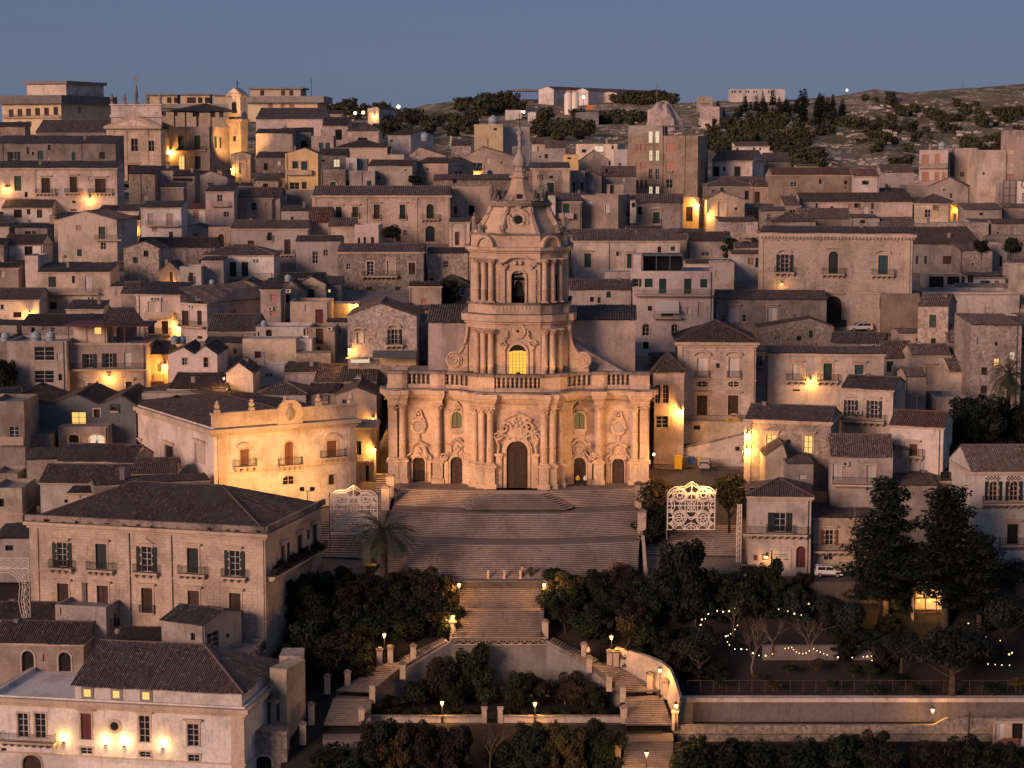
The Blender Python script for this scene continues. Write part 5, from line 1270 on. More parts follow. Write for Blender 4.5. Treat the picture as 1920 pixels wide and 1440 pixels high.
H('A2',675,756,662,755,'wh',('f',),'tiny white rooftop house with a cream blind','714,702,26,46,r',D=512,depth=5)
H('A2',756,835,670,760,'bl',('f',),'tiny bluish rooftop house attached to the white one',D=514,depth=5)
H('A2',488,672,752,892,'st',('f',),'stone house with a green arched doorway','578,842,46,50,sA+',D=492,depth=9)
H('A2',670,892,762,880,'gr',('f',),'grey terrace house with two small green windows','684,835,34,46,s;850,835,34,46,s',pipe='795',D=493,depth=9)
H('A2',840,1172,722,875,'gr',('g',682),'dark grey gable end house with sloping side roof','1065,740,4,90,x','',D=498,depth=9,yaw=-10)
H('A2',1188,1440,706,835,'ta',('g',664),'brown plastered house with long flat eave','','1500,765,18,36,x;1533,765,18,36,x',D=503,depth=13,yaw=-28)
H('A2',1330,1900,830,900,'st',('s',790),'ruined stone wall house above the dark facade','1490,825,30,30,x',D=475,depth=7)
H('A2',1590,1702,690,790,'cr',('f',),'glazed veranda house glowing above the church spire','1655,700,90,60,g',D=515,depth=6)
H('A2',430,1456,942,1310,'pk',('g',878),'long faded red palazzo with peeling plaster and shuttered balconies','622,1030,42,82,kT^;745,1030,44,80,d^J;906,1015,44,108,d^J;1100,1015,42,108,k^J;1307,1010,56,110,kA+B;1068,1220,36,70,k;1120,1205,30,40,g;1307,1172,72,120,kA+;940,1195,24,80,x',
  pil='435,26;818,28;1195,30;1430,30',cornice=.3,D=440,depth=12)
H('A2',1468,1765,882,1125,'ta',('f',),'tall brown blank wall house with one white framed window','1618,1020,46,78,x+;1498,1030,20,60,x',D=448,depth=9)
H('A2',190,392,1062,1150,'gr',('s',1024),'dark lean-to house below the yellow villa','',D=450,depth=6)
H('A2',-20,182,962,1100,'gr',('g',890),'dim plastered house with a small bluish window','117,1025,34,30,u',D=458,depth=11)
H('A2',225,430,905,1020,'gr',('f',),'grey garden wall house at the foot of the yellow villa','',D=468,depth=6)
H('A2',392,560,1150,1190,'ta',('g',1036),'steep dark red roof over a low tan wall','',D=432,tile='tilered',depth=12)
H('A2',545,745,1178,1220,'cr',('g',1120),'small hipped roof tucked behind the pale pink house','',D=429,depth=8)
H('A2',742,928,1165,1400,'pi',('f',),'narrow lilac house with three tall thin windows','773,1262,18,46,d;817,1258,20,50,d;875,1258,24,52,d',D=422,depth=9)
H('A2',1450,1604,1142,1345,'pi',('s',1128),'pale house with a brick red shutter beside the bell tower','1508,1220,30,100,e+',pil='1462,14;1560,18',D=420,depth=8)
H('A2',300,636,1288,1525,'gr',('g',1250),'tall grey plaster house with two small barred windows','445,1365,42,92,g;523,1352,36,48,g;545,1535,32,42,g',D=404,depth=9,yaw=0)
H('B2',618,1258,86,470,'st',('g',30),'old stone palazzo with long corbelled balcony and round window','858,160,52,104,g+;1013,155,62,105,r+^;1170,168,50,90,d+;695,175,32,48,g;853,350,42,76,d;1065,350,40,96,d;672,378,44,76,x;755,375,30,42,g','','795,1062,268,c',D=391,depth=11,cornice=.2)
H('B2',1288,1604,96,330,'st',('g',60),'blank rubble house beside the tower with one grilled window','1425,158,34,50,g;1318,285,26,26,x',D=396,depth=8)
# upper right
H('A3',-80,132,430,600,'wh',('f',),'tall white block seen behind the church spire','',D=640,depth=16)
H('A2',1637,1852,412,585,'py',('f',),'square cream block with a water tank on its roof','1740,520,6,60,x;1795,440,24,18,x',D=630,depth=14)
H('A3',0,150,575,690,'bl',('f',),'low bluish roofed house by the spire tip','',D=590,depth=12)
H('A3',130,385,615,700,'gr',('f',),'grey flat roofed terrace house above the pedimented one','210,650,16,12,x',D=545,depth=9)
H('A3',150,437,737,932,'st',('s',700),'stone house with corner pilasters and heavy cornice','288,850,52,76,s+',pil='182,50;405,52',cornice=.35,D=505,depth=11)
H('A3',150,300,560,610,'cr',('g',520),'tiny cream cottage under the dark wooded bank','168,540,16,20,x',D=620,depth=9)
H('A3',250,400,590,620,'ta',('g',540),'small tan cottage below the quarry bank',D=615,depth=9)
H('A3',478,790,560,690,'cr',('f',),'cream modern house with a lit open loggia','650,575,70,45,m;755,560,16,40,x;540,600,34,24,x',D=600,depth=12,yaw=-14)
H('A3',385,505,640,700,'ye',('f',),'low yellow house wing before the open loggia','430,660,30,14,x',D=585,depth=8)
H('A3',505,740,690,800,'gr',('y',620,608),'rounded grey gable house under the loggia','735,685,20,36,x',D=560,depth=10)
H('A3',545,672,805,925,'gr',('y',600,770),'little domed grey house with a pale shutter','600,848,32,56,w',D=515,depth=7)
H('A3',435,548,760,925,'gr',('f',),'dim grey side house with two narrow doors','463,850,20,66,x;525,850,20,60,u',D=512,depth=7)
H('A3',672,930,800,940,'gr',('g',730),'dark grey house crowding against the apartment tower','712,745,18,34,x',D=520,depth=9)
H('A3',718,836,865,940,'ta',('f',),'tan stair head box with a dark doorway','750,868,30,66,x',D=500,depth=5)
H('A3',775,865,600,760,'wh',('f',),'narrow white house beside the apartment tower','810,700,20,30,g',D=585,depth=8)
hW=H('A3',868,1390,498,960,'ta',('f',),'peeling brown apartment tower with stacked stair windows','940,562,22,56,p;972,562,22,56,p;1005,562,20,56,p;940,696,22,58,p;972,696,22,58,p;1005,696,20,58,p;938,832,18,60,x;972,832,16,60,x;1005,832,14,60,x;1040,605,28,82,m;1090,605,28,82,m;1040,745,28,80,g;1090,745,28,80,g;1040,878,28,60,m;1090,878,28,60,m;1188,552,66,68,p;1188,690,66,68,p;1180,826,50,64,g',
   '1420,560,22,60,p;1420,690,22,60,p;1470,560,26,60,p;1470,690,26,60,p',yaw=-12,D=535,depth=24,name='apartment_tower',cat='apartment tower',pipe='1135;1300')
b=MB();W,Ht=hW.W,hW.H;a0,z1=hW.fl(1130,420);
b.box(.02,a0,.02,10,Ht-.54,z1);b.build('roof_block','gr',hW.root)
for q in (1040,1090):
    u0,za=hW.fl(q-14,550);u1,zb=hW.fl(q+14,466);b=MB();b.box(u0,u1,-.04,.01,za,zb);b.build('window','litpale',hW.root)
b=MB();b.box(a0+.3,W-.3,.5,9,z1-.4,z1);
for fx in (.05,.3,.55,.8,.97):b.box(a0+(W-a0)*fx-.1,a0+(W-a0)*fx+.1,.6,.8,Ht-.5,z1-.4)
b.build('roof_canopy','conc',hW.root)
H('A3',1500,1802,682,805,'cr',('g',610),'cream house with hipped grey roof and two dark doors','1530,730,46,72,d+;1690,730,44,76,k+',yaw=-20,D=548,cornice=.2)
H('A3',1470,1810,872,980,'gr',('h',815),'grey house with low hipped roof near the yellow alley','1760,910,30,70,x;1830,910,30,70,x',D=500,depth=14)
H('A3',1800,2030,880,1010,'ta',('g',830),'tan house with a tall brown door near the yellow alley','1838,918,40,90,d',D=497,depth=9)
H('A3',1675,1930,575,620,'wh',('s',545),'long low white house on the wooded slope','1815,588,16,18,x;1862,588,14,18,x;1690,590,16,16,x',D=640,depth=10)
H('A3',260,325,950,1205,'cr',('f',),'slim cream house strip with two white windows','282,1015,54,50,w;282,1122,36,24,u',D=432,depth=8)
H('A3',320,522,988,1205,'ta',('s',935),'tan house with green balcony door beside the belfry','408,1006,50,96,s+','','335,460,1112,S',D=434,depth=9)
H('A3',515,795,942,1200,'ta',('f',),'tall brown plaster cube with two white framed windows','580,985,42,30,w;715,1015,34,60,w+',D=438,depth=14,yaw=-14)
H('A3',930,1282,1000,1185,'gr',('g',938),'weathered grey house with a green balcony door and arched hood','1083,1070,50,86,s~J',D=445,depth=11,yaw=-4)
H('A3',1282,1400,960,1190,'ta',('f',),'ivy hung wall house at the mouth of the yellow alley','1330,1030,50,110,x',D=452,depth=9)
H('A3',1460,1742,978,1225,'cr',('y',1570,920),'cream gabled house lit yellow at its alley corner','1572,990,62,115,r+;1680,1035,20,20,x',D=448,depth=12)
H('A3',1550,1842,1142,1300,'st',('s',1108),'rubble house with white balcony shutter below the alley','1768,1165,46,72,w','','1730,1830,1255,S',D=432,depth=8)
H('A3',1335,1645,1285,1420,'gr',('g',1222),'grey house with dark roof behind the clipped trees','1450,1370,60,30,g',D=408,depth=9)
H('A3',455,1258,1282,1560,'cr',('g',1202),'broad cream house with long roof and hooded green windows','568,1380,50,106,s^;880,1382,34,110,s^;1075,1315,1,1,x',pipe='730',D=402,depth=11,cornice=.2)
H('A3',860,1130,1200,1240,'cr',('g',1180),'thin roof strip behind the broad cream house',D=425,depth=6)
# right hand upper town
H('A4',-20,170,690,790,'gr',('g',630),'stone cottage on the edge of the rocky slope','30,720,26,40,r',D=560,depth=14)
H('A4',215,375,728,760,'cr',('g',715),'low cream shed at the foot of the rocks',D=555,depth=6)
H('A4',28,640,790,1025,'ta',('g',742),'blank brown concrete house with a red tile roof','192,845,46,36,g',D=490,depth=13,tile='tilered')
H('A4',640,832,800,925,'pi',('g',750),'pink house wing with a covered roof terrace','560,810,80,25,x;730,835,50,30,k',D=488,depth=10,tile='tilered')
H('A4',848,1095,770,890,'gr',('g',715),'cluster house with white loft below the rocky slope','900,760,60,30,w;890,860,20,30,x',D=520,depth=10)
H('A4',1040,1250,870,960,'gr',('f',),'low grey walled yard house under the pink block','',D=500,depth=10)
hP=H('A4',1130,1345,605,865,'pi',('f',),'pink apartment house with two balconies and roller shutters','1182,640,52,72,p;1272,635,36,76,p;1182,770,52,72,p;1268,770,36,66,p;1320,770,26,60,p','1365,640,14,60,p;1365,770,14,60,p','1130,1340,735,r;1130,1340,860,r',yaw=-12,D=520,depth=13,name='apartment_house')
H('A4',1400,1568,590,860,'cr',('f',),'set back cream wall block between the pink house and the grey one','1455,770,34,36,g;1550,705,24,40,g',D=525,depth=12)
H('A4',1565,1850,605,1005,'cr',('f',),'tall streaky concrete house with two roller windows','1825,640,76,66,r;1825,785,76,48,p',D=512,depth=16,pipe='1790')
H('A4',1848,2000,455,1005,'pk',('f',),'very tall pinkish wall at the edge of town',D=510,depth=16)
H('A4',1205,1500,880,1010,'ta',('y',1362,810),'dark gabled warehouse beside the yellow passage','',D=478,depth=12,yaw=-14)
H('A4',240,1082,992,1115,'pk',('g',930),'long pinkish row house with one white window','728,1030,40,56,w+',D=465,depth=9)
H('A4',125,242,1020,1110,'cr',('s',950),'small cream house with dark lean-to roof','185,1055,46,36,g',D=456,depth=8)
H('A4',1095,1352,1002,1145,'cr',('h',938),'cream hipped house with framed window beside the yellow passage','1197,1052,42,60,g+','1400,1060,30,70,x',D=462,depth=12,yaw=-16,cornice=.2)
H('A4',1330,1470,1020,1150,'ye',('f',),'yellow lit passage wall with an arched doorway','1435,1060,26,70,xA',D=470,depth=6)
H('A4',1465,1752,1052,1120,'gr',('s',1005),'tumbledown shed with half fallen roof','1600,1075,30,20,x',D=455,depth=6)
H('A4',245,622,1118,1185,'gr',('g',1046),'grey roof house directly behind the portal palazzo','',D=436,depth=9)
H('A4',30,358,1142,1190,'gr',('h',1080),'hipped dark roof peeking over the portal palazzo','',D=430,depth=9)
H('A4',622,835,1116,1185,'gr',('s',1090),'low grey attic with one small opening','710,1130,38,26,x',D=434,depth=6)
H('A4',835,1112,1180,1210,'gr',('g',1112),'dark tile roof behind the end of the portal palazzo','',D=432,depth=10)
H('A4',1250,1652,1150,1300,'st',('f',),'roofless ruin wall above the portal palazzo','',D=425,depth=5)
H('A4',1110,1260,1160,1230,'gr',('f',),'plastered stub wall with a chimney pot',D=430,depth=5)
H('A4',1640,2000,1250,1420,'st',('f',),'long dry stone terrace wall under the scaffolding','',D=418,depth=4)
H('A4',1085,1600,1310,1460,'gr',('s',1180),'grey house with a long dark lean-to roof beside the palazzo','1345,1400,70,120,d;1115,1400,20,140,u;1180,1400,20,140,u',D=396,depth=14)
H('A4',1440,1680,1360,1520,'st',('s',1305),'stone house with dark stain and lintel over its door','1527,1545,40,50,d',D=388,depth=9)
H('A4',1680,1790,1310,1480,'gr',('f',),'narrow grey house end with an upright window','1745,1400,20,80,x',D=392,depth=8)
# portal palazzo
hPP=H('A4',-68,1072,1222,1925,'bk',('g',1180),'great stone palazzo with carved portal and three balconies','125,1388,62,132,o~B;490,1365,72,166,kA+TB;862,1395,72,142,u~B;490,1700,122,215,dA+^;850,1705,30,92,g+','1115,1395,30,140,k;1180,1395,30,140,k',
  yaw=-12,D=350,depth=13,cornice=.45,pil='-50,36;1050,40',name='palazzo',cat='palace',bands='1665')
W,Ht=hPP.W,hPP.H
b=MB()
for i in range(44):x=.2+(W-.4)*i/43;b.box(x-.13,x+.13,-.62,-.01,Ht-.95,Ht-.62)
b.build('cornice_modillion','trim',hPP.root)
b=MB()
rr=random.Random(4)
for i in range(40):
    x=rr.uniform(.5,W-.5);z=Ht-1.4 if i<14 else rr.uniform(3,Ht-2);b.box(x-.09,x+.09,-.004,.02,z-.09,z+.09)
b.build('putlog_hole','dark',hPP.root)
H('B4',860,1132,400,655,'ta',('f',),'plain brown rendered wall beside the portal palazzo',D=343,depth=8)
H('B4',1170,1880,392,650,'cr',('f',),'long cream house with framed window and stained wall','1650,508,54,62,w+',D=352,depth=12,cornice=.2,bands='400')
H('B4',1205,1450,255,375,'gr',('f',),'dark loggia house with two garage openings','1262,275,110,80,x;1390,275,90,60,x',D=378,depth=8)
H('B4',1445,1900,340,400,'gr',('f',),'low terrace wall house with white planters','1520,262,40,58,d',D=368,depth=6)
H('B4',1880,2010,190,480,'cr',('f',),'carved cream house corner cropped by the town edge','',D=356,depth=8)
H('B4',1120,1346,490,785,'st',('g',398),'stone tower house with a green balcony shutter','1235,560,52,96,s+;1240,735,42,46,xA',yaw=-22,D=326,depth=8)
H('B4',1350,1516,762,900,'gr',('g',640),'stained grey house with tiled lean-to beside the stone tower','',D=322,depth=8)
H('B4',1362,1512,982,1170,'cr',('g',890),'plain cream wall house next to the lantern','',D=312,depth=8)
H('B4',1075,1367,862,1165,'cr',('g',782),'cream house with pale door and wall lantern','1212,950,62,135,r+^',D=316,depth=8)
H('B4',870,1090,880,1010,'gr',('g',760),'crumbling grey house with a dark glazed door','915,910,50,80,k',D=322,depth=8)
H('B4',960,1080,960,1100,'cr',('f',),'small cream terrace under the crumbling roof',D=318,depth=5)
H('B4',1512,1886,638,1275,'st',('s',572),'tall stone tower block with three lit windows','1587,725,38,66,r;1712,765,22,28,x;1832,840,40,60,m;1714,888,40,58,l;1622,955,46,58,d;1770,960,44,56,r;1620,1092,48,56,d;1770,1095,44,42,l',D=306,depth=12)
H('B4',1886,2040,650,1275,'st',('s',570),'stone house cropped beside the tall tower block','1910,730,40,60,g;1915,1090,30,40,x',D=309,depth=10)
H('B4',-70,492,655,800,'st',('y',320,590),'low stone gable with a blocked dormer','232,720,36,34,x',D=336,depth=12)
H('B4',470,872,768,860,'st',('g',690),'low rubble house with dark tile roof and side door','790,790,24,40,x',D=330,depth=9,yaw=-14)
H('B3',1528,2356,442,700,'gr',('g',378),'weathered house with white shutters and hipped dark roof','1663,505,62,112,w+^;1948,505,70,112,w+^;2054,525,20,26,w',D=342,depth=11,yaw=-4,pipe='1505')
H('B3',1505,1664,170,420,'gr',('f',),'grey rendered side block beside the pink villa',D=376,depth=8)
hV=H('B3',905,1505,232,850,'pi',('f',),'tall pink villa with green shutters, long balcony and roof veranda','935,290,32,60,o;1025,290,60,64,s;1130,290,54,112,s;1318,290,54,114,s;1438,293,52,64,s;1035,495,32,36,x;1327,505,30,52,w;1415,470,40,94,r;1003,630,52,88,gA+;1218,630,46,88,gA+;1003,765,42,50,x;1165,455,90,118,x','',
  '918,1490,408,r;1055,1266,578,r',yaw=-3,D=338,depth=12,pipe='1494')
b=MB();u0,za=hV.fl(975,232);u1,zb=hV.fl(1285,112);Ht=hV.H
b.box(u0,u1,1.0,7,zb-.25,zb);
for fx in (0,.35,.68,1):b.box(u0+(u1-u0)*fx-.07,u0+(u1-u0)*fx+.07,1.1,1.3,Ht-.5,zb-.25)
b.build('veranda_roof','awning',hV.root)
b=MB();b.box(u0+.2,u1-.2,4.2,4.3,Ht-.5,zb-.26);b.build('veranda_glazing','glass',hV.root)
b=MB();u2,zc=hV.fl(905,110);u3,_=hV.fl(968,110);b.box(.05,u3,.1,7,Ht-.5,zc);b.build('stair_head','pi',hV.root)
b=MB();u0,za=hV.fl(1078,545);u1,zb=hV.fl(1252,455);b.quad((u0,-1.05,za),(u1,-1.05,za),(u1,-.05,zb),(u0,-.05,zb));b.build('awning','white',hV.root)
H('B3',440,892,372,500,'gr',('g',298),'grey house with bell shaped dormer behind the nave roof','655,430,26,44,g;560,450,6,40,x',D=362,depth=9)
H('B3',704,890,240,330,'gr',('f',),'small grey terrace with blank openings below the cream house',D=378,depth=5)
hR=H('B3',1240,1822,758,1352,'bk',('h',598),'handsome two storey palazzo with hipped roof, oval windows and white shutters','1427,880,80,150,w+~J;1663,880,80,150,w+~J;1425,1165,78,148,d+^;1658,1165,78,148,d+^;1545,925,26,34,x','',yaw=-3,cornice=.35,pil='1262,36;1800,36',bands='1045',name='palazzo',cat='palace',depth=13,D=298)
for q in (1425,1660):
    u,z=hR.fl(q,1080);b=MB()
    for rr_,y0,y1 in ((1.0,-.1,-.002),):b.prism([(u+1.25*math.cos(k*math.pi/8),z+.62*math.sin(k*math.pi/8)) for k in range(16)],y0,y1)
    o=b.build('oval_window','trim',hR.root)
    b=MB();b.prism([(u+.9*math.cos(k*math.pi/8),z+.42*math.sin(k*math.pi/8)) for k in range(16)],-.13,-.102);b.build('pane','glass',o)
    b=MB();b.box(u-.04,u+.04,-.15,-.131,z-.42,z+.42);b.box(u-.9,u-.05,-.15,-.131,z-.03,z+.03);b.box(u+.05,u+.9,-.15,-.131,z-.03,z+.03);b.build('glazing_bar','white',o)
H('B3',1066,1286,988,1545,'pk',('h',840),'pink house with paired gothic windows beside the church','1090,1082,46,142,gA+;1152,1082,46,142,gA+;1125,1320,92,90,g+',D=292,depth=9)
# right, below
H('B4',-2,866,848,1135,'cr',('g',800),'cream house with three hooded windows and a lit wall lantern','212,930,62,118,w^B;447,925,64,126,s^B;683,935,67,72,u^;212,1120,54,14,x',yaw=-4,D=303,depth=9,cornice=.22,bands='')
H('B4',548,932,1106,1450,'cr',('g',1012),'cream house with pedimented green shutter windows','620,1200,50,122,oT+;795,1205,56,132,o^','','560,880,1345,c',yaw=-22,D=286,depth=9)
H('B4',1030,1180,1020,1260,'gr',('g',958),'dim house with a steep dark roof and drainpipe',pipe='1040',D=296,depth=7)
H('B4',1260,1510,1180,1300,'gr',('f',),'grey roof terrace with parapet under the stone tower','',D=294,depth=8)
H('C4',905,1306,104,560,'cr',('g',-10),'stained cream house with a red brown balcony door','1090,250,58,84,e+^B','',yaw=-20,D=272,depth=9,tile='tilered',bands='')
hL=H('C4',-172,466,56,420,'st',('g',-54),'corner house with carved quoins and two lamp lit windows','25,180,74,95,l+^;300,188,66,134,l+^','',yaw=-16,D=277,depth=10,pil='-150,50',cornice=.25)
H('C4',466,930,336,660,'gr',('g',172),'streaked grey house with white rollers and dark balcony','520,400,66,122,w;770,410,66,132,w+','','480,810,545',yaw=-6,D=266,depth=9)
H('C4',936,1050,290,520,'gr',('g',245),'narrow grey house wedged beside the streaked one',D=270,depth=6)
H('C4',-22,136,336,520,'cr',('y',110,250),'small gabled house wall glowing orange from a lamp','',D=271,depth=7)
H('C4',136,336,395,700,'gr',('s',330),'dim grey rear house with a small framed window','262,482,54,34,w',D=268,depth=7)
hG=H('C4',-150,316,634,1196,'cr',('h',500),'cream corner house with corbelled balcony and arched plum door','88,765,88,142,oB;90,1045,138,135,w+;247,1015,76,162,eA+','','-190,296,915,c',yaw=-5,D=259,depth=9,cornice=.25,pipe='305')
H('C4',318,800,800,1205,'bk',('s',732),'low ashlar house with rust brown shutters behind the parked white car','460,895,62,112,oN^;455,1060,70,62,g;690,1060,60,80,x;690,900,60,110,bN^','','330,640,1045,c',D=260.5,depth=8)
H('C4',940,1260,560,900,'gr',('g',460),'shed roofed grey house half hidden by pines',D=266,depth=9)
H('C4',1250,1510,520,900,'ta',('g',440),'small pergola house beside the pines','1330,460,70,50,x',D=268,depth=7)
hQ=H('C4',1510,2060,452,1160,'wh',('g',254),'white and cream house with lattice vents over its arched shutters','1688,530,62,146,oA+;1842,530,62,146,oA+;1832,850,84,152,x^B;1200,1050,60,60,x','','1600,2040,690,c',yaw=3,D=258.5,depth=11,cornice=.25)
for q in (1688,1842):
    u,z=hQ.fl(q,508);b=MB();
    for i in range(-4,5):
        for j in (-1,0,1):
            if (i+j)%2==0:b.box(u+i*.22-.09,u+i*.22+.09,-.05,.01,z+j*.2-.09,z+j*.2+.09)
    b.build('lattice_vent','dark',hQ.root)
# ---------------------------------------------------------------- left town, middle and lower
H('A1',1535,2055,1392,1570,'wh',('h',1318),'white terrace house with two black green doors and hipped roof','1748,1445,50,110,k;1838,1445,50,110,k;1990,1430,4,60,x','','1680,2040,1565',D=395,depth=11)
H('B1',1350,1512,200,420,'wh',('f',),'white blank stair tower beside the terrace house',D=384,depth=7)
H('B1',1512,1678,150,340,'gr',('s',143),'grey lean-to wall beside the white terrace house',D=388,depth=6)
H('B1',-40,296,445,600,'cr',('g',362),'cream house with stringcourses and a lamp beneath its eave','130,540,60,40,x;30,500,120,10,x',D=370,depth=10,cornice=.2)
H('B1',290,832,238,540,'cr',('s',172),'cream house with a railed balcony, green and white shutters','393,275,56,78,s;552,268,22,58,k;665,268,50,118,w;400,465,54,54,d','','340,748,398,r',D=378,depth=9)
H('B1',198,295,118,540,'cr',('f',),'tall cream stair wall beside the railed balcony house',D=380,depth=9)
H('B1',832,1196,230,360,'wh',('g',165),'white walled terrace under a long tile roof','945,265,8,40,x',D=392,depth=9)
H('B1',1196,1352,236,420,'ta',('y',1272,168),'tan gabled house with a narrow door by the orange alley','1285,240,24,90,d',D=386,depth=10)
H('B1',832,1032,345,560,'pi',('s',325),'pinkish blank annex of the roller shutter house','870,505,60,6,x',D=366,depth=7)
H('B1',1030,1357,404,790,'cr',('s',312),'cream house with grey roller shutters and white slab balcony','1135,460,52,86,r;1235,460,54,82,r;1135,608,50,95,x;1237,608,50,95,x','','1095,1304,578,S;1100,1290,700',D=356,depth=9,yaw=-8)
H('B1',915,1032,400,700,'ta',('g',318),'tan gable side of the roller shutter house',D=362,depth=9)
hK=H('B1',1358,1556,470,745,'pi',('f',),'pink house with two tall brown doors on a curved balcony','1393,530,50,108,d+;1497,530,34,108,d;1500,720,36,20,x','1752,525,42,56,p','1358,1545,640',yaw=-34,D=352,depth=17,cornice=.2)
W=hK.W
make_roof(hK.root,[((W+.2,-.2,hK.H+.1),(W+.2,17,hK.H+.1),(-W-.4,0,2.6),0,0)],[],'tile',.34)
b=MB();b.poly([(W-.01,0,hK.H-.3),(W-.01,17,hK.H-.3),(W-.01,17,hK.H+2.6),(W-.01,8,hK.H+2.2)]);b.build('gable_wall','gr',hK.root)
H('B1',1365,1575,380,470,'wh',('f',),'rooftop loggia with slatted pergola and dark openings','1415,380,46,44,d;1485,380,46,44,d;1548,380,40,44,d',D=372,depth=5)
H('B1',1570,1700,345,470,'bl',('f',),'pale blue stair house beside the rooftop loggia',D=374,depth=5)
H('B1',1690,1960,355,520,'st',('y',1850,305),'old stone gable beside the pale blue stair house',D=376,depth=10)
H('B1',1560,1925,682,800,'ta',('g',555),'dark brown house with a broad sagging tile roof','1640,830,20,30,x',D=338,depth=14)
H('B1',1540,1830,770,900,'gr',('g',740),'grey yard house with two small square windows','1645,828,20,26,x;1763,815,20,40,d',D=330,depth=8)
H('B1',500,775,516,640,'cr',('s',452),'cream rooftop cottage with short steep tile roof','633,545,36,30,w+',D=352,depth=6)
H('B1',165,790,640,760,'gr',('g',560),'grey house under a long patched dark roof','',D=338,depth=11)
hJ=H('B1',505,1102,772,1142,'ta',('f',),'tan house with long balcony, three pale doors and lit ground floor','672,855,52,105,o;820,850,52,105,o;960,845,54,105,w;683,1072,52,64,d+^;968,1062,48,74,d+^','','548,1100,966',D=318,depth=11,bands='985',cornice=.15)
b=MB();Ht=hJ.H;W=hJ.W;_,zt=hJ.fl(505,640)
b.box(-.4,W+.3,.6,9,zt-.25,zt)
for fx in (.02,.25,.48,.72,.97):b.box(W*fx-.07,W*fx+.07,.8,.95,Ht-.5,zt-.25)
b.build('terrace_roof','redbrown',hJ.root)
b=MB();b.box(.5,W*.46,3.5,8.5,Ht-.54,zt-.26);b.build('terrace_room','cr',hJ.root)
b=MB();u,z0_=hJ.fl(702,718);_,z1_=hJ.fl(702,672);b.box(u-.5,u+.5,3.42,3.49,z0_,z1_);b.build('window','litpane',hJ.root)
make_roof(hJ.root,[((W*.45,.2,zt+.02),(W+.2,.2,zt+.02),(0,5,2.4),0,3)],[],'tile',.34)
H('B1',62,505,758,1115,'gr',('f',),'grey concrete house with wide white glazed bays','335,800,148,104,g;335,980,144,92,g;447,850,38,48,w;453,1005,28,48,x','',pipe='475',D=316,depth=10)
H('B1',-80,66,730,1000,'gr',('f',),'grey rooftop house with tanks cropped at the town edge','20,900,4,100,x',D=330,depth=8)
H('B1',1104,1264,852,1145,'ye',('g',760),'small house drenched in orange lamp light','1195,925,30,62,d+;1205,1075,50,62,r','','1150,1235,1050',D=322,depth=9)
H('B1',1268,1632,858,1048,'pi',('m',[(1378,808),(1540,796)]),'pale double gabled house with two small framed windows','1385,885,36,54,g+;1545,880,34,76,g+',D=314,depth=12)
H('B1',1268,1695,1115,1200,'cr',('s',992),'low cream house with tiles over a curved corner','1383,1130,26,26,g;1625,1140,28,28,g',D=304,depth=9)
H('B1',1700,1900,1000,1210,'cr',('y',1790,925),'cream gabled workshop beside the corner lamp','1860,1180,30,30,r',D=307,depth=9)
H('B1',1065,1565,1150,1260,'gr',('f',),'long grey garden wall with uneven top',D=300,depth=3)
hS=H('B1',95,1022,1235,1420,'bl',('m',[(150,1160),(575,1160),(905,1168)]),'bluish workshop with three tiled gables and a lit shop door','592,1290,110,122,l;222,1298,48,110,e',D=297,depth=15,tile='tile')
H('B1',440,810,1400,1570,'pk',('f',),'pink arcade terrace below the bluish workshop','555,1460,78,66,xA+;727,1460,112,84,mA+',D=293.5,depth=3.4)
H('C1',-60,192,-70,420,'gr',('f',),'grey balcony house with a glazed loggia at the town edge','110,120,70,90,g','','-20,188,240,S',D=287,depth=9)
H('C1',195,385,180,420,'gr',('f',),'dim grey yard house with a dark arch','415,190,50,70,xA',D=291,depth=6)
H('C1',-60,135,470,640,'gr',('f',),'low grey terrace house with a blue canopy',D=280,depth=7)
H('C1',-60,172,580,905,'cr',('f',),'beige stained house with one dark window beside the long palazzo','14,660,34,60,x',D=268,depth=8,bands='770;830')
H('C1',-60,250,960,1120,'gr',('s',880),'dark roofed house behind the festive arch','70,1010,60,40,x',D=258,depth=8)
H('C1',205,530,368,560,'gr',('s',282),'grey lean-to house with a blue shuttered side door','',left='245,385,20,80,u',yaw=8,D=278,depth=7)
H('C1',440,992,372,480,'pi',('g',244),'pinkish cottage with long tile roof and two low windows','678,375,52,46,g;868,400,64,26,g',yaw=-9,D=276,depth=9)
H('C1',305,1010,536,700,'wh',('g',400),'white walled house under overlapping tile roofs','497,665,26,26,x',yaw=-2,D=270,depth=9)
H('C1',512,705,612,760,'cr',('s',545),'small cream rounded house with a slit window','538,620,8,50,x',D=266,depth=6)
H('C1',1000,1330,470,560,'ta',('g',358),'tan gable behind the long boundary wall',yaw=6,D=271,depth=8)
H('C1',710,1575,560,720,'ta',('s',520),'long bare boundary wall with tile coping',yaw=18,D=263,depth=4)
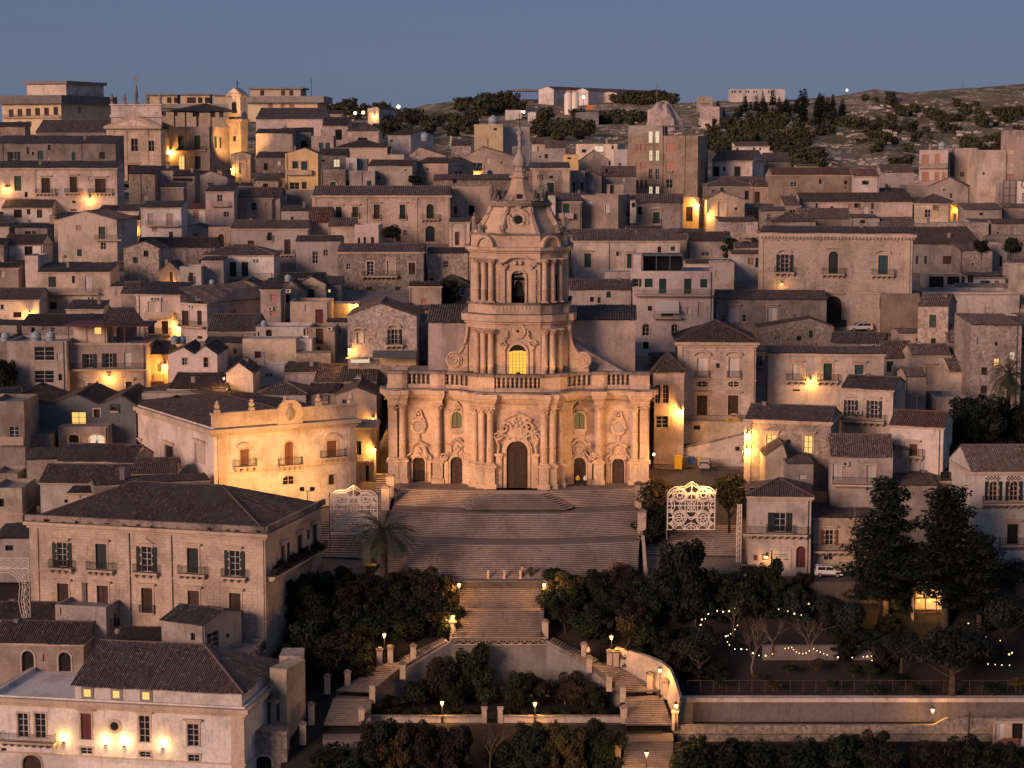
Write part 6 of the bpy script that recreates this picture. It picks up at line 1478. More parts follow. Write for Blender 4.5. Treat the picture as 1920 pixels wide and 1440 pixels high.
# yellow lit palazzo by the church
hY=H('C1',1610,2668,130,640,'cr',('f',),'floodlit yellow palazzo with parapet crest and three balconies','1835,290,66,126,b~B;2170,230,72,176,bA+B;2490,225,76,122,b~B;2165,490,88,70,gA+;2487,480,44,126,d+;1850,590,60,60,x',
       left='930,195,38,90,d^;1040,232,44,64,d^;1270,262,62,90,k^;1500,250,70,130,r^',yaw=31,D=272,depth=42,cornice=.5,pil='1660,60;2640,50',name='palazzo',cat='palace',bands='475')
W,Ht=hY.W,hY.H
b=MB();b.box(-.2,W+.2,-.25,.35,Ht+.01,Ht+1.8);b.box(-.35,W+.35,-.4,.5,Ht+1.81,Ht+2.05)
b.build('parapet','trim',hY.root)
u,_=hY.fl(2165,100);b=MB();b.prism([(u-1.9,Ht-.6)]+arc_pts(u-1.9,u+1.9,Ht+1.6,1.7,10)+[(u+1.9,Ht-.6)],-.6,-.26);cr_=b.build('crest','trim',hY.root)
b=MB();b.ball((u,-.62,Ht+1.3),.75,10,6,(1,.3,1.3));b.ball((u,-.62,Ht+2.5),.4,8,5,(1.2,.3,.7));b.build('coat_of_arms','ledge',cr_)
for k in range(5):
    x=.6+(W-1.2)*k/4;b=MB();b.box(x-.35,x+.35,-.3,.4,Ht+2.06,Ht+2.5);b.lathe([(.12,0),(.4,.3),(.46,.6),(.2,.8),(.3,1.0),(.05,1.25)],(x,.05,Ht+2.5),8);b.build('finial_urn','trim',hY.root)
make_roof(hY.root,[((0,42,Ht+.1),(0,.6,Ht+.1),(W*.5,0,1.5),0,0),((W,.6,Ht+.1),(W,42,Ht+.1),(-W*.5,0,1.5),0,0)],[((W*.5,.6,Ht+1.7),(W*.5,42,Ht+1.7))],'tile',.3)
b=MB();b.poly([(0,.6,Ht),(W,.6,Ht),(W*.5,.6,Ht+1.5)]);b.poly([(0,42,Ht),(W,42,Ht),(W*.5,42,Ht+1.5)]);b.build('gable_wall','cr',hY.root)
hZ=H('C2',752,900,120,590,'gr',('f',),'narrow shaded house with small balcony in the lit alley','772,228,36,105,k;835,410,24,150,x','','752,890,372',D=290,depth=8,cornice=.2)
H('B2',600,905,1165,1400,'ta',('y',758,1108),'tan gabled house with its crown lit orange','',D=303,depth=12)
H('B2',375,610,1150,1300,'st',('s',1068),'grey stone house with white sills behind the floodlit palazzo','510,1235,180,6,w',D=306,depth=9)
H('B2',10,375,1155,1260,'gr',('h',1060),'low grey house with brown hipped roof','55,1180,36,60,w;140,1175,80,50,r',D=305,depth=9)
H('B2',215,442,988,1080,'cr',('s',908),'cream roof cottage beside the white shed',D=316,depth=7)
H('B2',0,212,940,1030,'wh',('f',),'white shed with a small bright window strip','95,1000,60,26,g',D=318,depth=7)
H('B2',440,905,1055,1140,'gr',('g',930),'broad grey tile roof with a long dormer','760,1010,46,26,g',D=314,depth=12)
b_=H('B2',665,900,1000,1050,'cr',('f',),'cream dormer box with two tiny windows on the broad roof','745,1012,18,26,x;775,1012,18,26,x',D=317,depth=3)
# around the stone gable house
H('B2',310,522,332,445,'cr',('y',412,276),'small pale chapel-like house with a hooded green door','413,370,52,72,k+~',D=368,depth=11)
H('B2',520,640,330,450,'bl',('s',270),'bluish lean-to with a lit lamp window','550,370,20,24,m',D=371,depth=7)
H('B2',36,186,368,570,'ta',('s',306),'tan house with pink roller blinds and an air conditioner','132,405,46,56,p;128,530,40,44,p;202,530,20,44,p',D=352,depth=7)
H('B2',186,352,380,470,'gr',('y',262,310),'grey gable with a rooftop tank behind it','240,410,30,60,x',D=362,depth=8)
H('B2',258,548,462,660,'ta',('f',),'brown flat house with a pink half open door','475,520,58,106,e',D=348,depth=9)
H('B2',548,770,478,580,'gr',('f',),'long grey retaining house wall with a low arch','790,480,40,40,x',D=358,depth=6)
H('B2',398,592,655,850,'ta',('f',),'tan house with tall brown doors beside the white modern house','478,664,56,116,d;470,800,24,26,x',D=331,depth=8)
H('B2',0,400,652,790,'wh',('f',),'white modern house with slab roof and open terrace','98,670,46,70,xA;365,665,16,60,e;20,690,12,50,u',D=334,depth=9)
H('B2',300,418,742,900,'wh',('f',),'white projecting balcony wing of the modern house','325,825,20,30,d;345,825,14,30,d',D=327,depth=6)
H('B2',-100,300,742,905,'cr',('f',),'plain cream yard wall below the white modern house','15,835,50,50,d',D=325,depth=5)
H('B2',300,560,850,945,'st',('f',),'low stone yard wall with a dark gate',D=322,depth=4)
hF=H('B2',690,1206,572,960,'st',('y',935,478),'stone gable house with arched hoods above a terrace cafe','778,690,46,88,w~;1040,670,52,112,o~B;908,700,24,36,w',D=318,depth=13)
b=MB()
u0,z0_=hF.fl(680,875);u1,z1_=hF.fl(850,845);b.box(u0,u1,-3.0,-.05,z0_-.1,z0_)
u2,z2_=hF.fl(880,870);u3,z3_=hF.fl(1205,828);b.quad((u2,-3.2,z2_),(u3,-3.2,z2_),(u3,-.05,z3_),(u2,-.05,z3_));b.build('terrace_awning','awning',hF.root)
b=MB();u0,z0_=hF.fl(712,920);u1,z1_=hF.fl(850,880);b.box(u0,u1,-.1,-.02,z0_,z1_);b.build('lit_bar_front','litpale',hF.root)
b=MB();u0,z0_=hF.fl(930,938);u1,z1_=hF.fl(1200,875);b.box(u0,u1,-.1,-.02,z0_,z1_);b.build('cafe_wall','ye',hF.root)
H('B2',1150,1390,345,490,'ta',('g',325),'low tan house beside the dark evergreen','1260,440,40,40,p',D=362,depth=8)
H('B2',1320,1604,352,480,'gr',('h',262),'low house with a grey hummocked tile roof by the tower',D=368,depth=11)
# ---- long palazzo at lower left
hO=H('C1',245,2000,820,1830,'bk',('h',490),'long palazzo with hipped roof, open green shutters and iron balconies','468,990,70,180,oJ^B;762,998,82,188,k^B;1102,1020,74,186,oT+B;1448,1030,84,186,k^B;1762,1050,74,190,o^B;475,1295,84,140,d+^;772,1312,84,150,d+^;1105,1330,84,180,d+^J;1453,1350,84,140,d+^;1765,1368,86,180,d+^J;1770,1655,84,60,xA+',
  '2120,1010,26,170,k^;2165,985,20,120,k;2248,930,36,170,k^;2315,890,20,80,k;2360,850,36,150,k^',yaw=-15,D=252,depth=20,cornice=.4,pil='262,40;1945,56',name='palazzo',cat='palace',tile='tile',bands='1185;1465',pipe='968;1285')
W,Ht=hO.W,hO.H
b=MB();b.box(-.3,W+.3,-.5,-.1,Ht+.01,Ht+.75);b.box(W+.1,W+.5,-.5,20.3,Ht+.01,Ht+.75);b.build('attic_parapet','ledge',hO.root)
b=MB()
for i in range(110):x=W*(i+.5)/110;b.box(x-.07,x+.07,-.6,-.35,Ht-.62,Ht-.42)
b.build('cornice_dentil','trim',hO.root)
rr=random.Random(9)
for i in range(16):
    x=1+(W-2)*i/15+rr.uniform(-.5,.5);b=MB();r_=rr.uniform(.12,.3)
    for k in range(22):
        a=rr.uniform(0,6.28);l=rr.uniform(.3,1)*r_*1.6;c=Vector((x,-.75,Ht+.05));d=Vector((math.cos(a)*l,math.sin(a)*l*.6,rr.uniform(.4,1.2)*l));s=Vector((-d.y,d.x,0))*.35
        b.quad(c,c+d*.5+s,c+d,c+d*.5-s)
    b.build('weed','foliage',hO.root)
f=hO.rsf;zb=hO.fl(1762,1240)[1]
balcony(hO.root,.4,19.5,zb,f,'trim',1.1)
PLANTERS=(hO,zb)
# ---- lower left corner house
hX=H('D1',-60,1842,890,1560,'wh',('f',),'whitewashed stone house with up-lit wall, oculus and paired balcony windows','175,1030,76,180,g+;305,1030,80,185,g+;648,1030,80,196,e+^;1085,1048,80,200,g+^;1450,1110,82,168,g+^;650,1288,84,48,g+;1090,1318,80,42,g+;1455,1340,82,52,g+;245,1342,140,220,dA+;30,1290,40,20,x','',
       '20,425,1222,c',yaw=-10,D=228,depth=16,cornice=.45,pil='1780,100',name='corner_house',bands='1305',base_ext=6)
W,Ht=hX.W,hX.H
u,z=hX.fl(860,1125);b=MB();b.prism([(u+.85*math.cos(k*math.pi/10),z+.85*math.sin(k*math.pi/10)) for k in range(20)],-.12,-.002);o=b.build('oculus','trim',hX.root)
b=MB();b.prism([(u+.5*math.cos(k*math.pi/10),z+.5*math.sin(k*math.pi/10)) for k in range(20)],-.14,-.122);b.build('pane','glass',o)
u0,_=hX.fl(548,890);b=MB();b.box(u0,W-.5,.6,14.5,Ht-.54,Ht+1.5);at=b.build('attic_storey','wh',hX.root)
for q,ww in ((640,.75),(857,.7),(1080,.75)):
    u,_=hX.fl(q,800);b=MB();b.box(u-ww,u+ww,.5,.59,Ht-.1,Ht+1.35);o=b.build('window','conc',at)
    b=MB();b.box(u-ww*.55,u+ww*.55,.46,.499,Ht+.2,Ht+1.05);b.build('pane','litpane',o)
Wd=W-.5-u0
make_roof(hX.root,[((u0-.4,.1,Ht+1.45),(W-.1,.1,Ht+1.45),(0,8.5,3.4),.4,7),((W-.1,.1,Ht+1.45),(W-.1,16,Ht+1.45),(-8,0,3.4),8.5,7)],[((W-.1,.1,Ht+1.55),(W-7.6,8.6,Ht+4.9)),((u0,8.6,Ht+4.9),(W-7.6,8.6,Ht+4.9))],'tile',.25)
hX2=H('D1',-60,632,494,830,'ta',('g',328),'stained house with two arched dark windows and long ribbed roof','212,560,92,178,xA+;488,570,92,172,xA+',yaw=-4,D=241,depth=9,tile='tile')
H('D1',-60,410,322,520,'gr',('g',190),'dark ribbed roof house behind the arched windows',yaw=-3,D=247,depth=9)
H('D1',420,800,215,480,'gr',('f',),'plain grey roof block with streaked parapet',yaw=-12,D=246,depth=8)
H('D1',830,1210,480,640,'cr',('s',380),'cream attic gable with a wide dark strip window','1092,510,100,56,g+;900,545,24,24,x',yaw=-4,D=238,depth=5)
H('D1',1215,1535,330,570,'gr',('g',205),'grey roof house with glazed gable and tilted tile roof','','1600,420,90,140,g',yaw=-26,D=237.5,depth=8,tile='tiledark')
H('D2',-40,235,1165,1500,'st',('f',),'stone bridge wall with a dark arch beside the whitewashed house','60,1350,120,200,xA+',D=226.5,depth=3,base_ext=6)
H('D2',110,235,690,1180,'cr',('f',),'pale end wall of the balcony house above the stone bridge','165,960,24,130,u','','-30,180,900',D=231,depth=5,base_ext=6,yaw=-20)
H('D2',180,345,600,1130,'st',('f',),'tall old stone buttress wall beside the dim stairs','',D=236,depth=4,base_ext=6,auto=False)
H('D1',1560,1870,560,760,'gr',('f',),'flat roof terrace with low parapet beside the glazed gable',yaw=-10,D=236.5,depth=7)
# ---------------------------------------------------------------- small houses in the gaps between the others
FOOT=[]
for h in list(HOUSES.values()):
    q=[h.p0,h.p0+h.dv*h.W,h.p0+h.dv*h.W+h.nv*h.dep,h.p0+h.nv*h.dep]
    FOOT.append((min(v.x for v in q),max(v.x for v in q),min(v.y for v in q),max(v.y for v in q),h.p0.z,1,h.H))
FOOT.append((-21,22,-40,36,0,0,14))
def gz3(X,Y):
    z=gz(X,Y)
    if Y>-22 and not -23<X<45 or Y>2:
        for f in FOOT:
            if f[0]-3<X<f[1]+3 and f[2]-9<Y<f[3] and f[4]<40 and f[5]:z=min(z,f[4]-.5)
    return z
mb=MB();ys=[]
y=CAMY+190
while y<CAMY+700:ys.append(y);y+=1.5 if y<CAMY+300 else 8
xs=[]
x=-190.
while x<=190:xs.append(x);x+=2.5 if abs(x)<70 else 8
for yy in ys:
    for xx in xs:mb.v.append((xx,yy,gz3(xx,yy)))
nx=len(xs)
for j in range(len(ys)-1):
    for i in range(nx-1):a=j*nx+i;mb.f.append((a,a+1,a+1+nx,a+nx))
struct(mb.build('ground','townground'))
def proj(v):
    d=v-CAM;f=d.y*CP-d.z*SP;return 960+F*d.x/f,720-F*(d.y*SP+d.z*CP)/f
rg=random.Random(12);nf=0
ADJ=('low','plain','weathered','small','patched','bare walled');COLR={'gr':'grey','st':'rubble stone','ta':'tan','cr':'cream','pk':'pinkish','wh':'white'}
yy=-6.
while yy<255:
    D=yy-CAMY;x=-D*.27
    while x<D*.27:
        w=rg.uniform(5,9.5);dp=rg.uniform(5,8)
        if nf<170 and not any(f[0]-.1<x+w and f[1]+.1>x and f[2]-.2<yy+dp and f[3]+.2>yy for f in FOOT) and not (12<x<55 and yy<25) and not (-29<x<-19 and yy<22):
            lim=None
            for f in FOOT:
                if f[2]>yy and f[2]<yy+45:
                    a=proj(Vector((f[0],f[2],f[4])))[0];b=proj(Vector((f[1],f[2],f[4])))[0];c0=proj(Vector((x,yy,0)))[0];c1=proj(Vector((x+w,yy,0)))[0]
                    if a<c1-4 and b>c0+4:py=proj(Vector((0,f[2],f[4])))[1];lim=py if lim is None else max(lim,py)
            if lim is not None:
                z=gz3(x+w/2,yy)+.4;pb=proj(Vector((x,yy,z)))[1];rb=4+2.2*F/D*.16
                top=lim+1
                hpx=pb-top-8;hm=hpx/(F/D)
                def hid(px,py):
                    for f in FOOT:
                        if f[2]<yy-.5:
                            t_=proj(Vector((f[0],f[2],f[4]+f[6])))
                            if t_[1]<py-5 and t_[0]<px<proj(Vector((f[1],f[2],f[4])))[0]:return True
                    return False
                ey_=pb-min(hm,5)*F/D;q0,q1=proj(Vector((x,yy,z)))[0],proj(Vector((x+w,yy,z)))[0]
                if hm>2.0 and sum(not hid(q0+(q1-q0)*k_,ey_) for k_ in (.15,.5,.85))>=2 and -10<q1 and q0<1930:
                    hm=min(hm,rg.uniform(4.5,7));c0,c1=proj(Vector((x,yy,z)))[0],proj(Vector((x+w,yy,z)))[0];ey=pb-hm*F/D;wl_=rg.choice(('gr','st','ta','cr','gr','st','pk','wh'))
                    T=lambda q:(q-450)*4
                    ws=''
                    if hm>2.8:
                        for k in range(rg.randrange(1,4)):ws+='%.0f,%.0f,%.0f,%.0f,%s;'%((c0+(c1-c0)*rg.uniform(.15,.85))*4,T(ey+1.2*F/D*.6),4*F/D*.9,4*F/D*rg.choice((1.1,1.3,1.9)),rg.choice(('x','d','g','s','r','k','p')))
                    kind=rg.choice(('g','s','g'))
                    H('B1',c0*4,c1*4,T(ey),T(pb),wl_,(kind,T(ey-rg.uniform(5,9))),'%s %s house with %s squeezed between taller neighbours'%(rg.choice(ADJ),COLR[wl_],'a lean-to roof' if kind=='s' else 'a tile roof'),ws,D=D,depth=dp,group='small houses in the gaps',name='cottage',cat='cottage',auto=True,tile=rg.choice(('tile','tile','tiledark')),sub=4)
                    FOOT.append((x,x+w,yy,yy+dp,z,0,hm));nf+=1;x+=w*.9
        x+=2.
    yy+=3.
# ---------------------------------------------------------------- bell tower, skyline buildings
def hs(sub):
    for k,v in HOUSES.items():
        if sub in k:return v
    raise KeyError(sub)
D_=585.
bt=thing('bell_tower','floodlit cream bell tower with pediment top beside the yellow apartment block','bell tower',P(447,300,D_),R(-20))
def bz(y):return P(447,zy('A1',y),D_).z-bt.location.z
w=2.15
m=MB();m.box(-w,w,-w,w,-8,bz(395));m.build('shaft','cr',bt)
m=MB();m.box(-w*.88,w*.88,-w*.88,w*.88,bz(395)+.8,bz(205));m.build('belfry','cr',bt)
m=MB();m.box(-w-.5,w+.5,-w-.5,w+.5,bz(395)+.001,bz(395)+.79);m.box(-w-.3,w+.3,-w-.3,w+.3,bz(205),bz(205)+.7);m.build('cornice','trim',bt)
m=MB();m.prism([(-w-.2,bz(205)+.71),(w+.2,bz(205)+.71),(0,bz(140))],-w,w);m.build('pediment','cr',bt)
m=MB();m.box(-.12,.12,-.12,.12,bz(142),bz(85));m.box(-.8,.8,-.1,.1,bz(105),bz(102));m.build('cross','iron',bt)
for y0_,y1_ in ((330,245),(540,500)):
    m=MB();m.poly([(p[0],-w-.03,p[1]) for p in arch_outline(0,1.5 if y0_<400 else .9,bz(y0_),bz(y1_),8)]);m.build('arched_opening','dark',bt)
for s_ in (-1,1):
    m=MB();m.box(s_*w*.8-.35,s_*w*.8+.35,-w-.2,-w-.001,bz(650),bz(400));m.build('pilaster','trim',bt)
# industrial sheds and houses on the far plateau
H('A3',200,312,152,235,'wh',('y',268,130),'white gabled industrial shed on the plateau skyline','','',yaw=-38,D=1090,depth=75,tile='tiledark',name='industrial_shed',cat='shed')
H('A3',455,572,165,235,'wh',('y',534,142),'second white industrial shed beside the storage silos','',yaw=-38,D=1080,depth=80,tile='tiledark',name='industrial_shed',cat='shed')
H('A3',665,790,180,240,'cr',('y',725,168),'small cream shed at the end of the white sheds',yaw=-20,D=1085,depth=30,tile='tiledark',name='industrial_shed',cat='shed')
m=MB();t=thing('steel_shed','dark open steel shed frame on the skyline above the pines','shed',P(984,181,1095));
for i in range(10):m.box(-7+i*1.55-.1,-7+i*1.55+.1,-.1,.1,-4,3)
m.build('post','gutter',t);m=MB();m.prism([(-7.5,3),(7.5,3),(7.5,3.5),(0,4.4),(-7.5,3.6)],-2,14);m.build('roof','metalsheet',t)
for q,r_ in ((1066,2.2),(1078,2.0)):
    t=thing('storage_silo','pale cylindrical silo standing beside the industrial sheds','silo',P(q,212,1000),0,'pair of silos');m=MB();m.lathe([(r_,-6),(r_,9),(r_*.6,10.2),(.1,10.6)],(0,0,0),14);m.build('tank','whitepaint',t,smooth=True);m=MB();m.box(-r_*.7,r_*.7,-.5,.5,10.61,11.2);m.build('hopper','orange',t)
tag(link('container',MB().box(-1.6,1.6,-1.2,1.2,-1,1.3).box(-1.4,1.4,-1.3,-1.21,-.6,1.0).mesh('container'),'orange'),'orange freight container beside the silos','container').location=P(1106,202,990)
H('A3',1635,2048,148,200,'wh',('f',),'long white building with square windows on the ridge',';'.join('%d,160,10,16,x'%q for q in (1652,1672,1712,1755,1775,1815,1835,1880,1925,1945)),D=985,depth=25,yaw=-4,name='ridge_building',cat='building')
H('A3',1408,1504,205,268,'cr',('f',),'narrow house stepping up the quarry slope, upper block','1452,255,70,10,g',D=890,depth=15)
H('A3',1408,1555,280,372,'pk',('f',),'house stepping up the quarry slope with a lit base','1485,330,16,24,w',D=850,depth=15,yaw=-12)
H('A3',1420,1500,365,430,'cr',('f',),'white lit shed beneath the quarry house','',D=820,depth=12)
H('A2',838,922,295,372,'wh',('y',905,282),'white cottage with a bright lamp on the far hillside','',D=900,depth=20,yaw=-18)
H('A2',520,640,335,375,'pk',('g',312),'red roofed farmhouse on the far hillside','',D=900,depth=18,tile='tilered')
H('A3',0,20,305,335,'wh',('f',),'tiny white hut with floodlights under the sheds',D=960,depth=10)
H('A3',120,180,325,370,'wh',('y',150,318),'little white barn below the sheds',D=940,depth=14)
H('A2',1870,1990,305,345,'wh',('f',),'low white depot with strip lights below the steel shed',D=950,depth=18)
H('A3',490,650,322,375,'bl',('f',),'grey concrete yard block below the silos',D=900,depth=25)
H('A2',1455,1470,500,530,'cr',('f',),'small cream tower hut beside the white block',D=700,depth=6)
# quarry cone
q0=P(1243,228,830);m=MB();rg=random.Random(5)
b=len(m.v);prof=[(0,7.6),(2.2,7.4),(4.2,6.2),(5.8,3.8),(7.2,0),(8.6,-5),(10,-10)]
for r_,z in prof:
    for j in range(18):a=2*math.pi*j/18;k=1+.4*mnoise.noise(Vector((math.cos(a)*2.3,math.sin(a)*2.3,r_*.45)));m.v.append((r_*k*math.cos(a),r_*k*math.sin(a),z+2.0*mnoise.noise(Vector((math.cos(a)*3,r_*.4,math.sin(a)*3)))))
for i in range(len(prof)-1):
    for j in range(18):m.f.append((b+i*18+j,b+i*18+(j+1)%18,b+(i+1)*18+(j+1)%18,b+(i+1)*18+j))
struct(m.build('quarry_hill','pk',loc=q0))
# pale rock outcrops on the slope
m=MB();rg=random.Random(11)
for i in range(2600):
    px=rg.uniform(1430,2050);t=rg.random()**1.1*.9
    if rg.random()<.2:px=rg.uniform(640,1400);t=rg.uniform(.45,.98)
    k=mnoise.noise(Vector((px*.012,t*9,3)))
    if k<-.02:continue
    p=hill_pt(px,t);s=rg.uniform(.3,.75)*(1.8 if rg.random()<.06 else 1)
    b=len(m.v)
    for (x,y,z) in ((-1,-1,-.6),(1,-1,-.6),(1,1,-.6),(-1,1,-.6),(-.7,-.7,.5),(.8,-.6,.4),(.6,.7,.6),(-.6,.8,.45)):m.v.append((p.x+s*1.3*(x+rg.uniform(-.35,.35)),p.y+s*(y+rg.uniform(-.3,.3)),p.z+s*1.0*(z+rg.uniform(-.25,.25))))
    m.f+=[(b,b+3,b+2,b+1),(b+4,b+5,b+6,b+7),(b,b+1,b+5,b+4),(b+1,b+2,b+6,b+5),(b+2,b+3,b+7,b+6),(b+3,b,b+4,b+7)]
tag(m.build('rocks','cr'),'pale limestone rocks scattered over the hillside','rocks',kind='stuff')
# ---------------------------------------------------------------- vegetation
def leaf_crown(blobs,n,leaf,seed,up=.3,fill=.35):
    """leaf faces scattered through a set of ellipsoids (centre, radii)"""
    rg=random.Random(seed);m=MB();vol=[b[1][0]*b[1][1]*b[1][2] for b in blobs];tot=sum(vol)
    for (c,r),v in zip(blobs,vol):
        for i in range(max(6,int(n*v/tot))):
            while True:
                d=Vector((rg.uniform(-1,1),rg.uniform(-1,1),rg.uniform(-1,1)))
                if .05<d.length<=1:break
            rad=d.length;d=d.normalized()*(fill+(1-fill)*rad**.5)*rg.uniform(.85,1.12)
            p=Vector(c)+Vector((d.x*r[0],d.y*r[1],d.z*r[2]))
            nrm=(d+Vector((rg.uniform(-.7,.7),rg.uniform(-.7,.7),rg.uniform(-.3,.7)+up))).normalized()
            u=nrm.orthogonal().normalized();a=rg.uniform(0,6.28);w_=nrm.cross(u);u2=u*math.cos(a)+w_*math.sin(a);v2=nrm.cross(u2)
            s=leaf*rg.uniform(.6,1.4)
            m.quad(p-u2*s,p-v2*s*.55,p+u2*s,p+v2*s*.55)
    return m
def trunk_mb(h,r,seed,limbs=5,spread=1.0,top=.75):
    rg=random.Random(seed);m=MB()
    pts=[(0,0,-.6),(rg.uniform(-.1,.1),rg.uniform(-.1,.1),h*.35),(rg.uniform(-.25,.25),rg.uniform(-.25,.25),h*top)]
    m.tube(pts,[r,r*.8,r*.35],7)
    for i in range(limbs):
        a=rg.uniform(0,6.28);z=h*rg.uniform(.3,top*.9);l=spread*rg.uniform(.6,1.1)
        m.tube([(0,0,z),(math.cos(a)*l*.5,math.sin(a)*l*.5,z+l*.35),(math.cos(a)*l,math.sin(a)*l,z+l*.8)],[r*.4,r*.28,r*.1],5)
    return m
def blob_set(seed,n,R_,zc,flat=1.,size=.5,far_=.72):
    rg=random.Random(seed);out=[((0,0,zc),(R_*.6,R_*.6,R_*.6*flat))]
    for i in range(n):
        a=rg.uniform(0,6.28);e=rg.uniform(-.6,1.0);d=R_*rg.uniform(.4,far_);s=R_*size*rg.uniform(.55,1.05)
        out.append(((math.cos(a)*d*math.cos(e),math.sin(a)*d*math.cos(e),zc+d*math.sin(e)*flat),(s,s,s*.8*flat)))
    return out
TREE={}
def proto(key,tm,cm,bark,leafm):
    TREE[key]=(tm.mesh(key+'_trunk') if tm else None,cm.mesh(key+'_crown'),bark,leafm)
for k in range(3):
    proto('round%d'%k,trunk_mb(4.2,.16,30+k,6,1.4),leaf_crown(blob_set(40+k,11,2.2,3.4,1.),2600,.16,50+k),'bark','foliage')
    proto('mound%d'%k,trunk_mb(2.2,.1,65+k,6,1.),leaf_crown(blob_set(75+k,30,1.9,1.25,.95,.34,1.),7500,.11,85+k,fill=.2),'bark','foliage')
    proto('bush%d'%k,trunk_mb(1.2,.07,60+k,5,.7),leaf_crown(blob_set(70+k,9,1.25,1.0,.9),1500,.12,80+k),'bark','foliage')
    proto('olive%d'%k,trunk_mb(3.2,.24,90+k,7,1.8,.6),leaf_crown(blob_set(100+k,16,2.9,3.4,.8,.42),4200,.13,110+k),'bark','olive')
    pb=[]
    rg=random.Random(120+k)
    for i in range(26):
        t=.24+.76*i/25;a=i*2.4+rg.uniform(-.5,.5);l=(1.12-t)*4.6*rg.uniform(.35,1.1)+.35;z=16.5*t+l*.12
        for f_ in (.45,.85):pb.append(((math.cos(a)*l*f_,math.sin(a)*l*f_,z+f_*.35),(1.0+l*.22,1.0+l*.22,.85)))
    pt=MB();pt.tube([(0,0,-1),(.1,0,8),(0,.1,16.5)],[.34,.24,.05],8)
    for i in range(24):t=.25+.7*i/24;a=i*2.4;l=(1.1-t)*4.4;pt.tube([(0,0,16.5*t),(math.cos(a)*l,math.sin(a)*l,16.5*t+l*.15)],[.09,.03],4)
    proto('pine%d'%k,pt,leaf_crown(pb,9000,.22,130+k,.6,.1),'bark','pine')
    # far shrubs and trees on the hill
    proto('scrub%d'%k,None,leaf_crown(blob_set(140+k,14,1.05,.6,.8,.34,1.),520,.15,150+k,fill=.2),None,'scrub')
    proto('cypress%d'%k,None,leaf_crown([((0,0,.45+i*.62),(.55-.06*i,.55-.06*i,.6)) for i in range(7)],420,.16,160+k),None,'pine')
    bm_=MB();rg=random.Random(170+k)
    def grow(p,d,l,r,lv):
        q=p+d*l;bm_.tube([tuple(p),tuple((p+q)/2+Vector((rg.uniform(-.1,.1),rg.uniform(-.1,.1),0))*l),tuple(q)],[r,r*.8,r*.6],4 if lv else 6)
        if lv<5:
            for _ in range(3 if lv<3 else 2):
                nd=(d+Vector((rg.uniform(-.75,.75),rg.uniform(-.75,.75),rg.uniform(-.1,.5)))).normalized();grow(q,nd,l*rg.uniform(.6,.85),r*.55,lv+1)
    grow(Vector((0,0,-.4)),Vector((0,0,1)),1.9,.13,0)
    TREE['bare%d'%k]=(bm_.mesh('bare_branches'),None,'barepale',None)
# palm
pt=MB();pt.tube([(0,0,-.6),(.1,.05,2.2),(.05,0,4.4),(0,0,6.4)],[.34,.27,.25,.3],10)
for i in range(16):z=.3+i*.38;pt.lathe([(.3,z),(.34,z+.1),(.27,z+.3)],(.05,0,0),10)
pc=MB();rg=random.Random(8)
for i in range(54):
    a=i*2.399+rg.uniform(-.15,.15);el=rg.uniform(-.55,1.25);L_=rg.uniform(3.0,3.9);pts=[]
    p=Vector((0,0,6.4));d=Vector((math.cos(a)*math.cos(el),math.sin(a)*math.cos(el),math.sin(el)))
    for k in range(9):pts.append(p.copy());p=p+d*(L_/8);d=(d+Vector((0,0,-.17-.03*k))).normalized()
    pc.tube(pts,[.035,.03,.028,.024,.02,.018,.014,.01,.006],3,cap=False)
    for k in range(1,8):
        for f_ in (0,.33,.66):
            c=pts[k].lerp(pts[k+1] if k<8 else pts[k],f_);t_=(pts[k+1]-pts[k]).normalized() if k<8 else t_
            sd=t_.cross(Vector((0,0,1)));sd=sd.normalized() if sd.length>.01 else Vector((1,0,0));ll=.62*math.sin(math.pi*(k+f_)/8.6)+.1
            for q in (-1,1):
                tip=c+sd*q*ll*.8+t_*ll*.6+Vector((0,0,-.22*ll));pc.quad(c,c+t_*.05+sd*q*.02,tip,c-t_*.04)
proto('palm',pt,pc,'bark','palmleaf')
# cycad / agave rosette
cy_=MB();rg=random.Random(4)
for i in range(30):
    a=i*2.4;e_=rg.uniform(.15,1.2);l=rg.uniform(.8,1.2);d=Vector((math.cos(a)*math.cos(e_),math.sin(a)*math.cos(e_),math.sin(e_)));sd=d.cross(Vector((0,0,1))).normalized()*.09;t1_=d*l*.6;t2_=d*l+Vector((0,0,-.25*l))
    cy_.quad(Vector((0,0,.3))-sd*.5,Vector((0,0,.3))+t1_-sd,Vector((0,0,.3))+t2_,Vector((0,0,.3))+t1_+sd)
proto('cycad',trunk_mb(.5,.16,3,0),cy_,'bark','palmleaf')
def tree(key,name,label,p,h,w=None,leafm=None,group=None,rz=None,cat='tree'):
    tm,cm,bark,lm=TREE[key]
    dims={'r':(5.3,4.4),'b':(2.1,2.6),'o':(5.6,5.8),'p':(17.,8.),'s':(1.3,2.),'c':(4.6,1.1),'m':(2.9,3.9)}[key[0]]
    if key.startswith('bare'):dims=(6.2,4.)
    if key[0]=='m':dims=(2.9,3.9)
    if key=='palm':dims=(6.4,7.)
    if key=='cycad':dims=(1.2,2.)
    t=thing(name,label,cat,p,rz if rz is not None else random.uniform(0,6.28),group);s=h/dims[0];sw=(w/dims[1]) if w else s;t.scale=(sw*random.uniform(.82,1.2),sw*random.uniform(.82,1.2),s) if cat=='shrub' or key[0]=='m' else (sw,sw,s)
    for me,nm,mt in ((tm,'branches' if key.startswith('bare') else 'trunk',bark),(cm,'crown',leafm or lm)):
        if me is None:continue
        o=bpy.data.objects.new(nm,me);col.objects.link(o);o.parent=t
        if not me.materials:me.materials.append(M[mt])
        o.material_slots[0].link='OBJECT';o.material_slots[0].material=M[mt]
    return t
